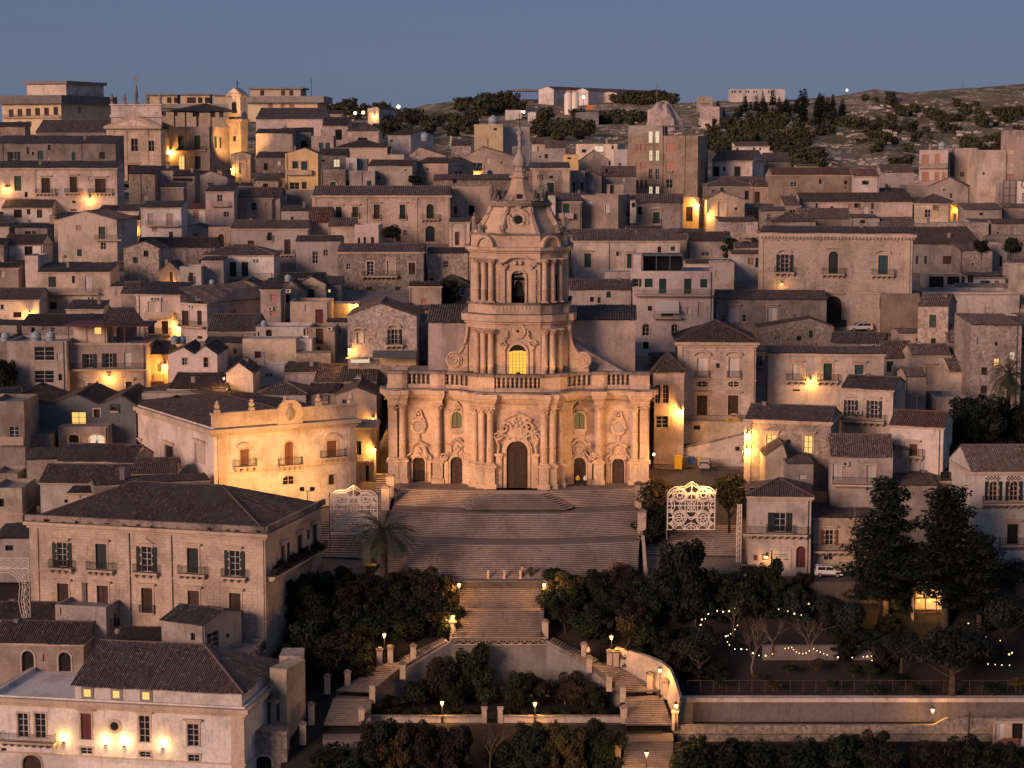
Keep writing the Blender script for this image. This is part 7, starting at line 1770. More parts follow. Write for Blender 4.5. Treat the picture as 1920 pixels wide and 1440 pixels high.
# right garden
p=G(1662,1140);tree('pine0','pine_tree','tall dark pine with ragged branches beside the parked white car',p,16.8,11.5,rz=.3)
p=G(1772,1165);tree('pine1','pine_tree','tall dark pine standing before the white and cream house',p,17.2,12.5,rz=2)
p=G(1650,1165);tree('pine2','pine_tree','bushy dark pine in front of the rust brown shutters',p,11.5,7,rz=1);p=G(1835,1185);tree('pine0','pine_tree','bushy dark pine beside the white house wall',p,12.5,9.5,rz=5)
for i,(x,y,h,w,k,lab,lm) in enumerate([
    (1262,1150,10,7.6,'mound0','dense near-black evergreen mound beside the square stairs','pine'),(1305,1160,8,7,'mound1','low dark evergreen merging with the black mound','pine'),(1215,1165,6,6,'mound2','dark round evergreen at the shrub border end','pine'),
    (1440,1130,6,5.6,'mound1','domed dark evergreen below the cream corner house','foliage'),(1385,1150,5,6.4,'mound2','spreading dark tree behind the string lights','foliage'),(1500,1114,3.0,3.0,'mound0','small plum leaved tree before the parked white car','darkred'),
    (1120,1135,4.6,4.8,'mound0','deep green ivy covered tree in the shrub border','foliage'),(1070,1130,4.4,4.4,'mound1','brownish shrub tree next to the straight stairs lamp','autumn'),(1165,1130,4.6,5,'mound2','dusky brown leaved tree in the shrub border','darkred'),
    (1100,1190,3.4,4.8,'bush0','broad dark shrub above the gate piers','foliage'),(1180,1195,3.6,4.6,'bush1','warm lit shrub beside the stair lamp and gate','autumn'),(1060,1175,3,4.2,'bush2','tangled brown shrub against the stair edge','darkred'),(1215,1215,3.4,4.6,'bush0','dark shrub over the curved plastered wall','foliage')]):
    tree(k,'garden_tree' if 'tree' in lab or 'evergreen' in lab else 'garden_shrub',lab,G(x,y),h,w,lm,'shrub border trees')
for x,y,h,w,k,lab in [(1310,1268,6.4,7,'olive0','round grey green olive tree above the retaining wall'),(1785,1300,9.8,13,'olive1','huge spreading olive tree hiding the garden lights'),(1885,1215,7.5,8.5,'olive2','olive tree near the garden lanterns'),(1550,1175,4.6,4.6,'olive2','young olive by the glowing bush'),(1590,1205,6,5,'olive0','slender olive beneath the tall pine'),(1900,1120,5.6,7,'olive1','silvery olive under the white house terrace'),(1690,1260,5.6,6,'olive2','low olive between the huge one and the slender one')]:
    tree(k,'olive_tree',lab,G(x,y),h,w)
for x,y,h,k,lab in [(1412,1262,7.2,'bare0','pale leafless tree leaning over the string lights'),(1448,1225,6.2,'bare1','leafless tree with fine twigs near the lantern'),(1518,1240,6.8,'bare2','leafless tree whose trunk is lit by a bulb'),(1375,1190,5.2,'bare1','thin leafless tree behind the evergreen')]:
    tree(k,'bare_tree',lab,G(x,y),h)
for i,(x,y,h,w) in enumerate([(1530,1255,1.6,2.6),(1600,1265,1.6,2.4),(1480,1262,1.3,2.2),(1630,1270,2,2.4),(1420,1275,1.2,2),(1680,1280,1.4,2.4),(1350,1285,1.3,2.4),(1560,1290,1.2,2),(1450,1292,1.2,2.4),(1640,1298,1.2,2.6),(1720,1300,1.3,2.2),(1860,1300,1.5,3),(1905,1290,1.5,3)]):
    tree('bush%d'%(i%3),'low_shrub','low shrub planted along the rail above the retaining wall',G(x,y),h,w,'autumn' if i%4==0 else 'foliage','low shrubs above the retaining wall',cat='shrub')
# left border
for i,(x,y,h,w,k,lab,lm) in enumerate([
    (560,1160,5.5,5.5,'mound0','dark tree against the end wall of the long palazzo','foliage'),(600,1180,5.0,6.5,'mound1','dull green tree below the plant filled balcony','foliage'),(650,1165,4.6,6,'mound2','dusky red tree near the waste bin','darkred'),(700,1150,4.6,5.5,'mound0','black green tree at the palm foot','pine'),
    (750,1145,5,5.5,'mound1','dense green tree beside the palm','foliage'),(800,1140,5,5.5,'mound2','brown leaved tree next to the stair lantern','darkred'),(838,1125,3.6,3.4,'bush0','lamp lit yellow shrub by the top lantern','autumn'),(580,1225,5,6,'bush1','wide dark shrub under the long palazzo','foliage'),(640,1230,4.2,6.5,'bush2','sprawling maroon shrub over the dim stairs','darkred'),
    (700,1200,3.4,5,'bush0','shrub behind the lone stair lantern','foliage'),(770,1190,3.2,5.5,'bush1','dark shrub bank above the balustrade','foliage'),(820,1180,3.2,4.4,'bush2','rust coloured shrub above the balustrade','autumn'),(605,1275,4.5,4.5,'bush0','reddish thicket beside the dim stairs','darkred')]):
    tree(k,'garden_tree' if 'tree' in lab else 'garden_shrub',lab,G(x,y),h,w,lm,'shrub border trees')
rgf=random.Random(31)
for (xa,xb,ya,yb,n_,lab,grp,h0) in ((545,850,1100,1185,34,'dark shrub massed under the palm above the dim stairs','massed shrubs under the palm',3.4),(545,690,1190,1275,20,'dark shrub massed between the long palazzo and the dim stairs','massed shrubs by the dim stairs',3.),(1035,1260,1100,1190,26,'dark shrub massed beside the straight garden stairs','massed shrubs by the straight stairs',3.4),(1265,1530,1100,1160,22,'dark shrub massed below the street of parked cars','massed shrubs below the street',3.2),(1190,1330,1190,1265,12,'dark shrub massed above the curved wall','massed shrubs above the curved wall',3.),(1560,1910,1105,1250,26,'dark shrub massed under the pines and olives','massed shrubs under the pines',3.),(1275,1900,1405,1440,22,'dark shrub massed at the foot of the stone parapet','massed shrubs under the parapet',3.4),(700,1150,1395,1440,22,'dark shrub massed below the low garden wall','massed shrubs below the garden wall',3.6)):
    for i in range(n_):
        x=rgf.uniform(xa,xb);y=rgf.uniform(ya,yb)
        if ya>1380 and 1160<x<1270 or 1490<x<1610 and y<1135:continue
        if ya==1105 and 1690<x<1815 and y<1215:continue
        tree('mound%d'%rgf.randrange(3),'massed_shrub',lab,G(x,y)+Vector((0,0,-1.-(.6 if ya>1380 else 0))),h0*rgf.uniform(.75,1.35),h0*rgf.uniform(1.1,1.7),rgf.choice(('foliage','foliage','pine','foliage','darkred','olive')),grp,cat='shrub')
tree('palm','palm_tree','date palm with drooping fronds before the church stairs',G(719,1106),7.6,12.,rz=.5)
for x,y,h,w,lab in [(1238,1000,8.2,6.8,'clipped amber lit tree beside the church corner'),(1368,1000,9.2,5.8,'taller amber lit tree by the corner house lamps')]:
    tree('round%d'%(0 if x<1300 else 1),'square_tree',lab,G(x,y),h,w,'autumn','trees on the church square')
tree('mound2','square_tree','lower green tree under the amber one beside the stair wall',G(1228,1020),5.2,6,'foliage','trees on the church square')
tree('bare0','bare_tree','reddish leafless tree in front of the church stairs',G(815,1100),6.5);tree('bare2','bare_tree','second leafless tree beside the parked red car',G(1150,1090),5.5)
# lower garden
zg=lambda x,y,D:Vector((P(x,y,D).x,P(x,y,D).y,ZG))
for x,D,h,w,k,lab,lm in [(968,241,4.8,4.6,'mound0','dark round tree in the bottom garden','foliage'),(880,244.6,7.4,5.6,'mound1','green creeper mass spilling over the terrace corner','foliage'),(820,243.5,5.6,6.4,'mound2','maroon creeper mound on the terrace wall','darkred'),(775,241.5,4.0,4.2,'bush1','dark shrub mound at the foot of the terrace wall','foliage'),(1045,243,3.2,3.6,'bush2','thin brown shrub under the lattice parapet','darkred'),(1090,241.5,3.4,4,'bush0','twiggy shrub beneath the stair wall','darkred'),(735,240,2.2,3,'bush2','low dark shrub by the garden corner','foliage'),(925,243,2.6,3,'bush1','small dark shrub against the terrace wall','foliage'),(1010,242,4.4,3.6,'bush2','ragged dark shrub against the terrace wall','darkred'),(1070,242.4,4.2,4.4,'mound2','tangled brown shrub hiding the sloping stair wall','darkred'),(1120,240.5,3.2,3.4,'mound1','dull shrub at the corner of the sloping wall','foliage'),(850,242,3.4,3.8,'mound0','dark shrub under the creeper','foliage')]:
    tree(k,'garden_shrub',lab,zg(x,1300,D),h,w,lm,'shrubs of the bottom garden',cat='shrub')
for x,D,k in ((1060,242.5,'bare0'),(1095,241,'bare1'),(1005,243.5,'bare2')):tree(k,'bare_shrub','leafless shrub spread against the pale terrace wall',zg(x,1300,D),4.2,3.4,group='leafless shrubs of the bottom garden',cat='shrub')
for x in (857,905,912):tree('cycad','cycad','spiky cycad rosette in the bottom garden bed',zg(x,1300,241 if x<900 else 242),1.6,2.2,group='cycads of the bottom garden',cat='plant')
for i in range(26):
    x=690+i*18.5
    if 900<x<945:continue
    tree('bush%d'%(i%3),'hedge_shrub','clipped hedge shrub behind the low garden wall',zg(x,1330,237.2+(i%2)),1.0,1.7,'foliage' if i%3 else 'darkred','hedge of the bottom garden',cat='shrub')
# trees along the bottom edge
rgb=random.Random(2)
for x,y,h,w,k,lab,lm in [(700,1432,6.6,5.2,'mound0','bright green tree at the hedge end below the dim stairs','foliage'),(745,1440,6.2,4.6,'mound1','yellow green tree under the garden wall','autumn'),(790,1440,6.4,5,'mound2','rusty leaved tree under the garden wall','darkred'),(845,1445,6.6,5.4,'mound0','dark maroon tree below the lone garden lamp','darkred'),(985,1440,6.2,5.4,'mound1','black green tree below the second garden lamp','foliage'),(1030,1445,6.6,5,'mound2','olive brown tree in the bottom row','autumn'),(1075,1440,6.4,5,'mound0','golden green tree in the bottom row','autumn'),(1130,1432,6.6,5.4,'mound1','fresh green tree beside the lamp lit stairs','foliage'),(610,1440,4.5,6.5,'bush0','low green shrub bank under the dim stairs','foliage'),(650,1448,4,5.5,'bush1','dark green shrub bank near the corner house','foliage'),
    (1300,1440,5,6.5,'bush2','near-black shrub below the stone parapet','foliage'),(1360,1438,5,7,'bush0','shadowy shrub mass under the stone parapet','pine'),(1430,1440,4.8,7,'bush1','wide dark shrub under the parapet lane','foliage'),(1500,1440,4.6,6.5,'bush2','dark shrub trailing under the parapet lane','pine'),(1570,1436,4.2,5.5,'bush0','dark ivy clump on the rocky bank','foliage'),(1650,1420,3.4,4.2,'bush1','tufted shrub on the parapet wall foot','foliage'),(1745,1425,3.6,3.4,'bush2','ivy clump beside the leaning pole','foliage'),(1785,1418,3,3.4,'bush0','small ivy clump by the brick stair','pine')]:
    tree(k,'bottom_tree' if 'tree' in lab else 'bottom_shrub',lab,G(x,y)+Vector((0,0,-1.2)),h,w,lm,'planting along the bottom edge')
tree('bare2','bare_tree','leafless tree before the pale wall at the bottom edge',G(920,1440),5.5,4)
# greenery between the houses
for x,y,D,h,w,k,lab,lm in [(845,572,366,5,4.6,'mound0','dark evergreen behind the church nave','foliage'),(1385,486,402,4.4,6,'mound1','clipped green trees behind the pink villa','foliage'),(1420,484,402,4.0,4,'mound2','dark clipped tree beside the portal palazzo','foliage'),(16,728,314,4.8,4.2,'mound0','round green tree by the grey concrete house','foliage'),(1815,850,281,8,8,'mound1','big dark evergreen under the stone tower block','pine'),(1860,860,282,9,7,'mound2','black green tree behind the lattice vent house','pine'),(1900,850,284,8,7,'mound0','shaded evergreen at the edge of town','pine'),(1790,880,276,4,4,'bush0','prickly shrub beside the lattice vent house','foliage'),(775,346,495,2.6,5,'bush1','dark shrub on the grey terrace','foliage'),(735,452,423,4,5,'bush2','overgrown shrub in front of the red palazzo','foliage'),(1895,480,385,4,5,'bush0','shrub on the dry stone terrace','foliage'),(1840,478,388,3.4,4,'bush1','shrub beside the roofless ruin','foliage'),(1440,505,384,3.4,4,'bush2','shrub under the portal palazzo corner','foliage'),(340,765,299,2.2,3,'bush0','shrub on the long grey garden wall','foliage'),(1600,945,268,4,4.6,'bush1','creeper on the ruined arch beside the pines','foliage')]:
    tree(k,'town_tree' if 'tree' in lab or 'evergreen' in lab else 'town_shrub',lab,P(x,y,D),h,w,lm,'greenery between the houses')
t=tree('palm','palm_tree','palm rising behind the dark evergreens by the stone tower',P(1888,820,288),9,7.5)
# plants on the long palazzo's side balcony
hO_,zbal_=PLANTERS
for i in range(13):
    t=hO_.p0+hO_.dv*(hO_.W+.6)+hO_.nv*(1.2+i*1.4)+Vector((0,0,zbal_))
    tree('bush%d'%(i%3),'potted_plant','potted plant crowding the side balcony of the long palazzo',t,.9+.5*(i%3),1.3,'foliage' if i%2 else 'darkred','plants on the side balcony',cat='plant')
# far shrubs, copied one by one over the hill
rg=random.Random(21);cnt=0
def far(px,t,h,w,key,label,group,leafm=None):
    p=hill_pt(px,t);o=TREE[key][1]
    b=bpy.data.objects.new(key[:-1] if key.startswith('cypress') else 'hill_shrub',o);b.name='hill_tree' if 'tree' in label else 'hill_shrub';col.objects.link(b)
    if not o.materials:o.materials.append(M[TREE[key][3]])
    b.location=p-Vector((0,0,.3));b.rotation_euler=(0,0,rg.uniform(0,6.28));hh=1.3 if key[0]=='s' else 4.6;ww=2. if key[0]=='s' else 1.1
    b.scale=(w/ww,w/ww,h/hh);tag(b,label,'shrub' if 'shrub' in label else 'tree',group)
def t_of(px,y):
    yc=lerp_tab(CREST,px,1);yb=lerp_tab(HB,px,1);return max(0.,min(1.,(y-yb)/(yc-yb)))
n=0
while n<240:
    px=rg.uniform(1400,2000);y=rg.uniform(178,330)
    if mnoise.noise(Vector((px*.013,y*.03,9)))+(.15 if 205<y<270 else -.05)<.02:continue
    if y<lerp_tab(CREST,px,1)+4:continue
    s=rg.uniform(2.2,7.);far(px,t_of(px,y),s*.75,s,'scrub%d'%rg.randrange(3),'dark round shrub scattered over the rocky hillside','shrubs on the rocky hillside');n+=1
for (xa,xb,ya,yb,k,s0,s1,key,lab,grp) in ((690,905,226,262,56,4,8,'scrub','dark tree in the wood below the plateau','wood below the plateau'),(1000,1110,222,268,36,4.5,8.5,'scrub','dark tree in the wood behind the spire','wood behind the spire'),(1150,1265,168,196,24,5,9,'scrub','dark skyline tree beside the sheds','skyline trees'),(1335,1585,196,236,60,3.5,7,'cypress','dark cypress tree on the ridge slope','cypress slope'),(1330,1470,235,300,40,4,8,'scrub','dark tree in the gully beside the apartment tower','gully trees'),(860,1000,196,215,18,6,10,'scrub','skyline shrub tree below the steel shed','trees below the steel shed'),(600,740,205,222,20,5,9,'scrub','bluish tree along the distant skyline','distant skyline trees'),(1120,1230,215,240,14,5,9,'scrub','shrub tree on the quarry bank','quarry bank trees')):
    for i in range(k):
        px=rg.uniform(xa,xb);y=max(rg.uniform(ya,yb),lerp_tab(CREST,px,1)+1);s=rg.uniform(s0,s1)
        far(px,t_of(px,y),s*(1.25 if key=='cypress' else .85),s*(.62 if key=='cypress' else 1),'%s%d'%(key,rg.randrange(3)),lab,grp)
# ---------------------------------------------------------------- lamps
def spot(parent,loc,target,power,colr,size=70,blend=.6,name='flood_light',soft=.4):
    l=bpy.data.lights.new(name,'SPOT');l.energy=power;l.color=colr;l.spot_size=R(size);l.spot_blend=blend;l.shadow_soft_size=soft
    o=bpy.data.objects.new(name,l);col.objects.link(o);o.parent=parent;o.location=loc
    d=Vector(target)-(Vector(parent.location)+Vector(loc));o.rotation_euler=d.to_track_quat('-Z','Y').to_euler();return o
WARM=(1.,.45,.11)
def street_lamp(px,py,bx,by,label,power=900,D=None,group='post lanterns of the garden stairs'):
    """iron post lantern; bulb seen at px,py; foot at bx,by"""
    D=D or Dpx(by);b=P(bx,by,D);z=P(px,py,D).z-b.z
    t=thing('street_lamp',label,'street lamp',b,0,group);m=MB()
    m.lathe([(.14,-.5),(.14,.35),(.09,.5),(.055,.6),(.045,z-.55),(.08,z-.5),(.04,z-.42),(.1,z-.36)],(0,0,0),8);m.build('post','iron',t)
    g=MB();g.lathe([(.10,z-.34),(.23,z+.12),(.02,z+.13)],(0,0,0),6);g.build('lantern_glass','bulb',t)
    c=MB();c.lathe([(.28,z+.14),(.16,z+.32),(.05,z+.42),(.02,z+.52)],(0,0,0),6)
    for k in range(6):a=k*math.pi/3;c.tube([(.11*math.cos(a),.11*math.sin(a),z-.34),(.25*math.cos(a),.25*math.sin(a),z+.13)],.012,3)
    c.build('lantern_frame','iron',t)
    l=bpy.data.lights.new('lamp_light','POINT');l.energy=power;l.color=WARM;l.shadow_soft_size=.22;o=bpy.data.objects.new('lamp_light',l);col.objects.link(o);o.parent=t;o.location=(0,-.32,z-.1)
for a in [(862,1096,861,1142,'lantern at the top of the straight stairs beside the yellow shrub'),(1020,1096,1020,1144,'lantern at the top of the straight stairs beside the stone piers'),(849,1156,849,1196,'lantern on the pier at the lattice parapet'),(721,1190,721,1240,'lone lantern on the dim stairs landing'),(1146,1194,1146,1244,'lantern beside the iron gate on the lit stairs'),(1238,1256,1237,1306,'lantern before the curved plastered wall'),(1268,1322,1267,1362,'lantern at the corner of the long retaining wall'),(1212,1412,1212,1452,'lantern over the lowest lamp lit stairs')]:street_lamp(*a)
street_lamp(829,1317,829,1352,'lantern behind the low garden wall near the maroon tree',D=234.9);street_lamp(1003,1319,1003,1352,'lantern behind the low garden wall past the gate',D=234.9)
street_lamp(1748,1331,1748,1362,'lantern standing in the lane under the long retaining wall',700,D=234.6)
def wl(sub,x,y,label,power=26,out=.05):
    h=hs(sub);wall_lamp(h.wpt(x,y,out),-h.nv,label,power)
wl('old ashlar palazzo',50,885,'lamp on the ashlar palazzo beside the ivy',26);wl('old ashlar palazzo',675,968,'lamp under the ashlar palazzo balconies',26)
wl('white house with dark porch',348,1165,'lamp over the alley below the white porch house',40);wl('thin tan house end',380,1250,'alley lamp on the thin tan house',30)
wl('tan low house with twin',1015,1195,'alley lamp under the twin dark windows',30)
wl('temple fronted church',900,830,'street lamp at the foot of the temple fronted church',160);wl('three storey grey',1282,612,'bright lamp beside the temple fronted church',130)
wl('narrow shrine',1735,745,'lamp beside the narrow shrine fronted house',60)
wl('cream gabled house lit yellow',1466,1080,'yellow lamp on the cream gabled alley corner',60);wl('ivy hung wall',1396,1010,'lamp on the ivy hung alley wall',90);wl('tan house with a tall brown door',1806,1055,'lamp by the tall brown door',60)
wl('cream house with stringcourses',225,545,'lamp under the stringcourse house eave',22);wl('tan gabled house with a narrow',1335,330,'alley lamp on the tan gabled house',40)
wl('cream house with grey roller',1345,645,'lamp on the roller shutter house corner',40);wl('tan house with long balcony',822,1020,'lantern under the long balcony',34)
wl('small house drenched',1240,930,'hidden alley lamp on the orange drenched house',60);wl('low cream house with tiles over',1685,1030,'corner lamp over the curved tile corner',30)
wl('stone gable house with arched',700,812,'lamp at the stone gable house corner',30);wl('long grey retaining house wall',735,482,'lamp on the long grey retaining house wall',40)
wl('pink house with paired',1265,1270,'lantern on the pink house with paired windows',60);wl('cream house with three hooded',318,1048,'lantern on the three window cream house',26);wl('cream house with pale door',1340,965,'lantern beside the pale cream door',30)
wl('yellow lit passage',1420,1045,'lamp inside the yellow passage',40);wl('pink arcade terrace',730,1525,'lamp inside the pink arcade',8)
wl('narrow shaded house',895,280,'bright lamp in the alley beside the church',60);wl('tan gabled house with its crown',880,1330,'hidden alley lamp behind the tan gable',30)
wl('glazed veranda',1655,770,'lamp inside the glazed veranda',20);wl('corner house with carved',-150,165,'lamp on the carved corner house quoin',50);wl('corner house with carved',-155,280,'second lamp on the carved corner house quoin',60)
wl('cream corner house with corb',-10,1085,'small sign lamp on the cream corner house',5);wl('great stone palazzo',105,1605,'tiny lamp under the palazzo balcony',4)
wl('house stepping up the quarry',1485,400,'white lamp below the quarry house',120);wl('white cottage with a bright',890,345,'lamp beside the far white cottage',60)
for q in (480,795,935,1225):
    h=hs('whitewashed stone house');p=h.wpt(q,{480:1240,795:1262,935:1268,1225:1284}[q],.25)
    t=thing('up_light','small uplight washing the whitewashed stone house wall','lamp',p,0,'uplights on the whitewashed stone house');m=MB();m.lathe([(.02,-.12),(.13,-.1),(.16,.05),(.11,.051)],(0,0,0),8);m.build('housing','iron',t);m=MB();m.lathe([(.12,.055),(.02,.07)],(0,0,0),8);m.build('lens','litpane',t)
    l=bpy.data.lights.new('lamp_light','POINT');l.energy=230;l.color=(1.,.55,.18);l.shadow_soft_size=.1;o=bpy.data.objects.new('lamp_light',l);col.objects.link(o);o.parent=t;o.location=(0,-.3,.45)
def floods(p,label,targets,n=2):
    t=thing('floodlight',label,'floodlight',p);m=MB();m.tube([(0,0,-1.6),(0,0,.2)],.06,6);m.tube([(-.9,0,.1),(.9,0,.1)],.04,5);m.build('stand','iron',t)
    for i in range(n):
        x=-.7+1.4*i/max(1,n-1);m=MB();m.box(x-.3,x+.3,-.2,.25,.15,.6);hd=m.build('lamp_head','iron',t);m=MB();m.box(x-.26,x+.26,.251,.27,.19,.56);m.build('lens','bulbwhite',hd)
    for tg,pw,sz in targets:spot(t,(0,.6,.9),tg,pw,(1.,.46,.12) if sz==90 else (1.,.47,.15),sz)
p=P(576,922,262.5)
floods(p,'pair of floodlights on the roof corner of the long palazzo',[((-6,-2,6),27000,48),(tuple(hY.wpt(2000,400)),20000,90)])
p=P(1400,922,261);floods(p,'floodlight on the roof of the cream corner house',[((8,-2,6),24000,50)])
p=P(1392,846,276);floods(p,'floodlight bracket beside the carved corner house',[((10,0,9),7000,60)],1)
t=thing('ledge_light','hidden ledge lamp washing the belfry tier','floodlight',CH0+Vector((0,-3.6,zbal1+.05)));m=MB();m.box(-.3,.3,-.2,.2,0,.25);m.box(-.25,.25,-.15,.15,.251,.27);m.build('lamp_head','iron',t)
for s_ in (-1,1):spot(t,(s_*5.2,-1.3,.5),tuple(CH0+Vector((s_*5,0,24))),220,(1.,.5,.16),120,.8,soft=.15)
spot(t,(0,-1.9,.5),tuple(CH0+Vector((0,1,26))),220,(1.,.5,.16),120,.8,soft=.15)
t=thing('corner_lamp','small bright lamp on the church corner beside the clipped tree','lamp',P(1226,852,286));m=MB();m.lathe([(.02,.2),(.16,.05),(.16,-.12),(.02,-.2)],(0,0,0),8);m.build('glass_bulb','bulbwhite',t)
l=bpy.data.lights.new('lamp_light','POINT');l.energy=350;l.color=WARM;l.shadow_soft_size=.2;o=bpy.data.objects.new('lamp_light',l);col.objects.link(o);o.parent=t;o.location=(.2,-.5,0)
t=floods(P(437,316,566),'floodlight washing the cream bell tower',[(tuple(P(447,230,583)),42000,75)],1)
# far bright lamps
for x,y,D,s_ in ((747,200,1085,.9),(1094,182,1000,.7),(968,209,955,.6),(976,209,955,.6),(982,210,955,.6),(1588,169,1000,.5),(666,212,900,.7),(681,211,900,.7),(1570,209,950,.3)):
    t=thing('yard_light','distant bright yard light near the hill crest','lamp',P(x,y,D),0,'yard lights on the far hill');m=MB();m.ball((0,0,0),s_,8,5);m.build('glass_bulb','bulbwhite',t);m=MB();m.tube([(0,.2,-9),(0,.2,0)],.1,5);m.build('post','iron',t)
# ---------------------------------------------------------------- festive illumination panels
def festive_mesh():
    m=MB();W,Hh=6.4,5.0;r=.078
    def L(*p):m.tube([(x,0,z) for x,z in p],r,4)
    def C(x,z,rad,a0=0,a1=2*math.pi,n=18):
        full=abs(a1-a0-2*math.pi)<1e-6;k=n if full else n+1
        m.tube([(x+rad*math.cos(a0+(a1-a0)*i/n),0,z+rad*math.sin(a0+(a1-a0)*i/n)) for i in range(k)],r,4,closed=full,cap=not full)
    L((-W/2,0),(W/2,0));L((-W/2,0),(-W/2,Hh));L((W/2,0),(W/2,Hh));L((-W/2,Hh),(W/2,Hh));L((-W/2,1.65),(W/2,1.65));L((-W/2,3.3),(W/2,3.3));L((0,0),(0,1.1));L((0,4.3),(0,6.6))
    for s in (-1,1):
        L((s*W/2,Hh),(s*2.9,5.5),(s*2.3,5.85),(s*1.6,5.9),(s*1.0,5.9),(s*.55,6.25),(0,6.6));L((s*2.9,Hh),(s*2.6,5.35),(s*2.0,5.6),(s*1.2,5.55),(s*.5,5.9),(0,6.2));L((s*W/2-s*.1,4.6),(s*2.7,5.1))
        for z in (1.65,4.75):
            C(s*1.6,z,.95);C(s*1.6,z,.75);C(s*1.6,z,.34)
            for k in range(8):a=k*math.pi/4;L((s*1.6+.34*math.cos(a),z+.34*math.sin(a)),(s*1.6+.6*math.cos(a+.2),z+.6*math.sin(a+.2)))
        for z in (0,):C(s*1.6,z,.9,0,math.pi,10);C(s*1.6,z,.6,0,math.pi,10);C(s*W/2,z,.9,math.pi/2,math.pi if s>0 else 0,6)
        C(s*W/2,3.3,.95,math.pi/2 if s>0 else -math.pi/2,math.pi*1.5 if s>0 else math.pi/2,10);C(s*W/2,3.3,.6,math.pi/2 if s>0 else -math.pi/2,math.pi*1.5 if s>0 else math.pi/2,10)
        C(s*W/2,1.65,.8,math.pi/2 if s>0 else -math.pi/2,math.pi*1.5 if s>0 else math.pi/2,10);C(s*W/2,0,.8,math.pi/2,math.pi if s>0 else 0,6)
        for z in (.85,2.5,4.1):L((s*2.45,z),(s*2.7,z+.35),(s*2.95,z),(s*2.7,z-.35),(s*2.45,z));L((s*2.58,z),(s*2.7,z+.17),(s*2.82,z),(s*2.7,z-.17),(s*2.58,z))
        # framed window in the middle
        L((0,5.0),(s*.45,4.7),(s*.7,4.15),(s*1.3,3.75),(s*1.45,3.3),(s*1.3,2.75),(s*.75,2.4),(s*.45,1.9),(0,1.6));L((0,5.25),(s*.6,4.85),(s*.9,4.3),(s*1.5,3.9),(s*1.75,3.3),(s*1.5,2.6),(s*.95,2.2),(s*.55,1.7),(0,1.35))
        C(s*.38,3.85,.22,0,2*math.pi,10);C(s*.38,2.75,.22,0,2*math.pi,10);L((s*.38,3.62),(s*.18,3.3),(s*.38,2.98));L((s*.38,3.55),(s*.6,3.3),(s*.38,3.05));L((s*.85,2.45),(s*.85,4.15));L((0,4.15),(s*.85,4.15));L((0,2.45),(s*.85,2.45))
    L((0,2.5),(0,4.1));C(0,0,.9,0,math.pi,10);C(0,0,.55,0,math.pi,10)
    return m
fm=festive_mesh().mesh('festive_frame');fm.materials.append(M['whitepaint'])
def festive(px,py,D,label,posts):
    p=P(px,py,D);t=thing('festive_illumination',label,'illumination',p,0,'festive illumination panels');link('frame',fm,None,t)
    for s in (-1,1):m=MB();m.tube([(s*3.3,.05,-posts),(s*3.3,.05,5.6)],.09,6);m.build('post','rail',t)
festive(1296,993,266.5,'ornate white festive light panel standing before the amber trees',3.4);festive(664,1000,266.5,'ornate white festive light panel standing behind the palm',3.2)
# arch of the same kind, cropped beside the long palazzo
t=thing('festive_arch','white festive arch frame beside the long palazzo corner','light arch',P(10,1124,247));m=MB()
for s in (-1,1):
    for o_ in (0,.35,.7):m.tube([(s*(1.9+o_*.9+.2*math.sin(k*.8)),0,-4.5+k*.75) if k<8 else (s*(1.9+o_)*math.cos((k-8)*math.pi/12),0,1.6+(1.9+o_)*math.sin((k-8)*math.pi/12)) for k in range(15)],.045,4)
    m.tube([(s*3.1,0,-5),(s*3.1,0,5.4)],.05,4)
    for k in range(9):m.tube([(s*2.55+.4*math.cos(a*math.pi/6),0,-4+k*.95+.4*math.sin(a*math.pi/6)) for a in range(12)],.04,4,closed=True);m.tube([(s*2.55+.2*math.cos(a*math.pi/2),0,-4+k*.95+.2*math.sin(a*math.pi/2)) for a in range(4)],.04,4,closed=True)
for k in range(6):m.tube([(-2.6+k*1.05+.45*math.cos(a*math.pi/6),0,4.6+.45*math.sin(a*math.pi/6)) for a in range(12)],.04,4,closed=True);m.tube([(-2.6+k*1.05+.2*math.cos(a*math.pi/2),0,4.6+.2*math.sin(a*math.pi/2)) for a in range(4)],.04,4,closed=True)
m.tube([(-3.1,0,5.3),(3.1,0,5.3)],.05,4);m.tube([(-3.1,0,4.0),(3.1,0,4.0)],.05,4);m.build('frame','whitepaint',t)
t=thing('festive_arch','edge-on white festive frame by the corner house alley','light arch',P(1381,1060,263));m=MB()
for o_ in (0,.3,.6):m.tube([(o_*.9,0,-1.6),(o_,.3,4),(o_*.8+.1,.2,8.3)],.07,5)
for k in range(12):m.tube([(0,0,-1+k*.75),(.6,.3,-.6+k*.75)],.05,4)
m.build('frame','whitepaint',t)
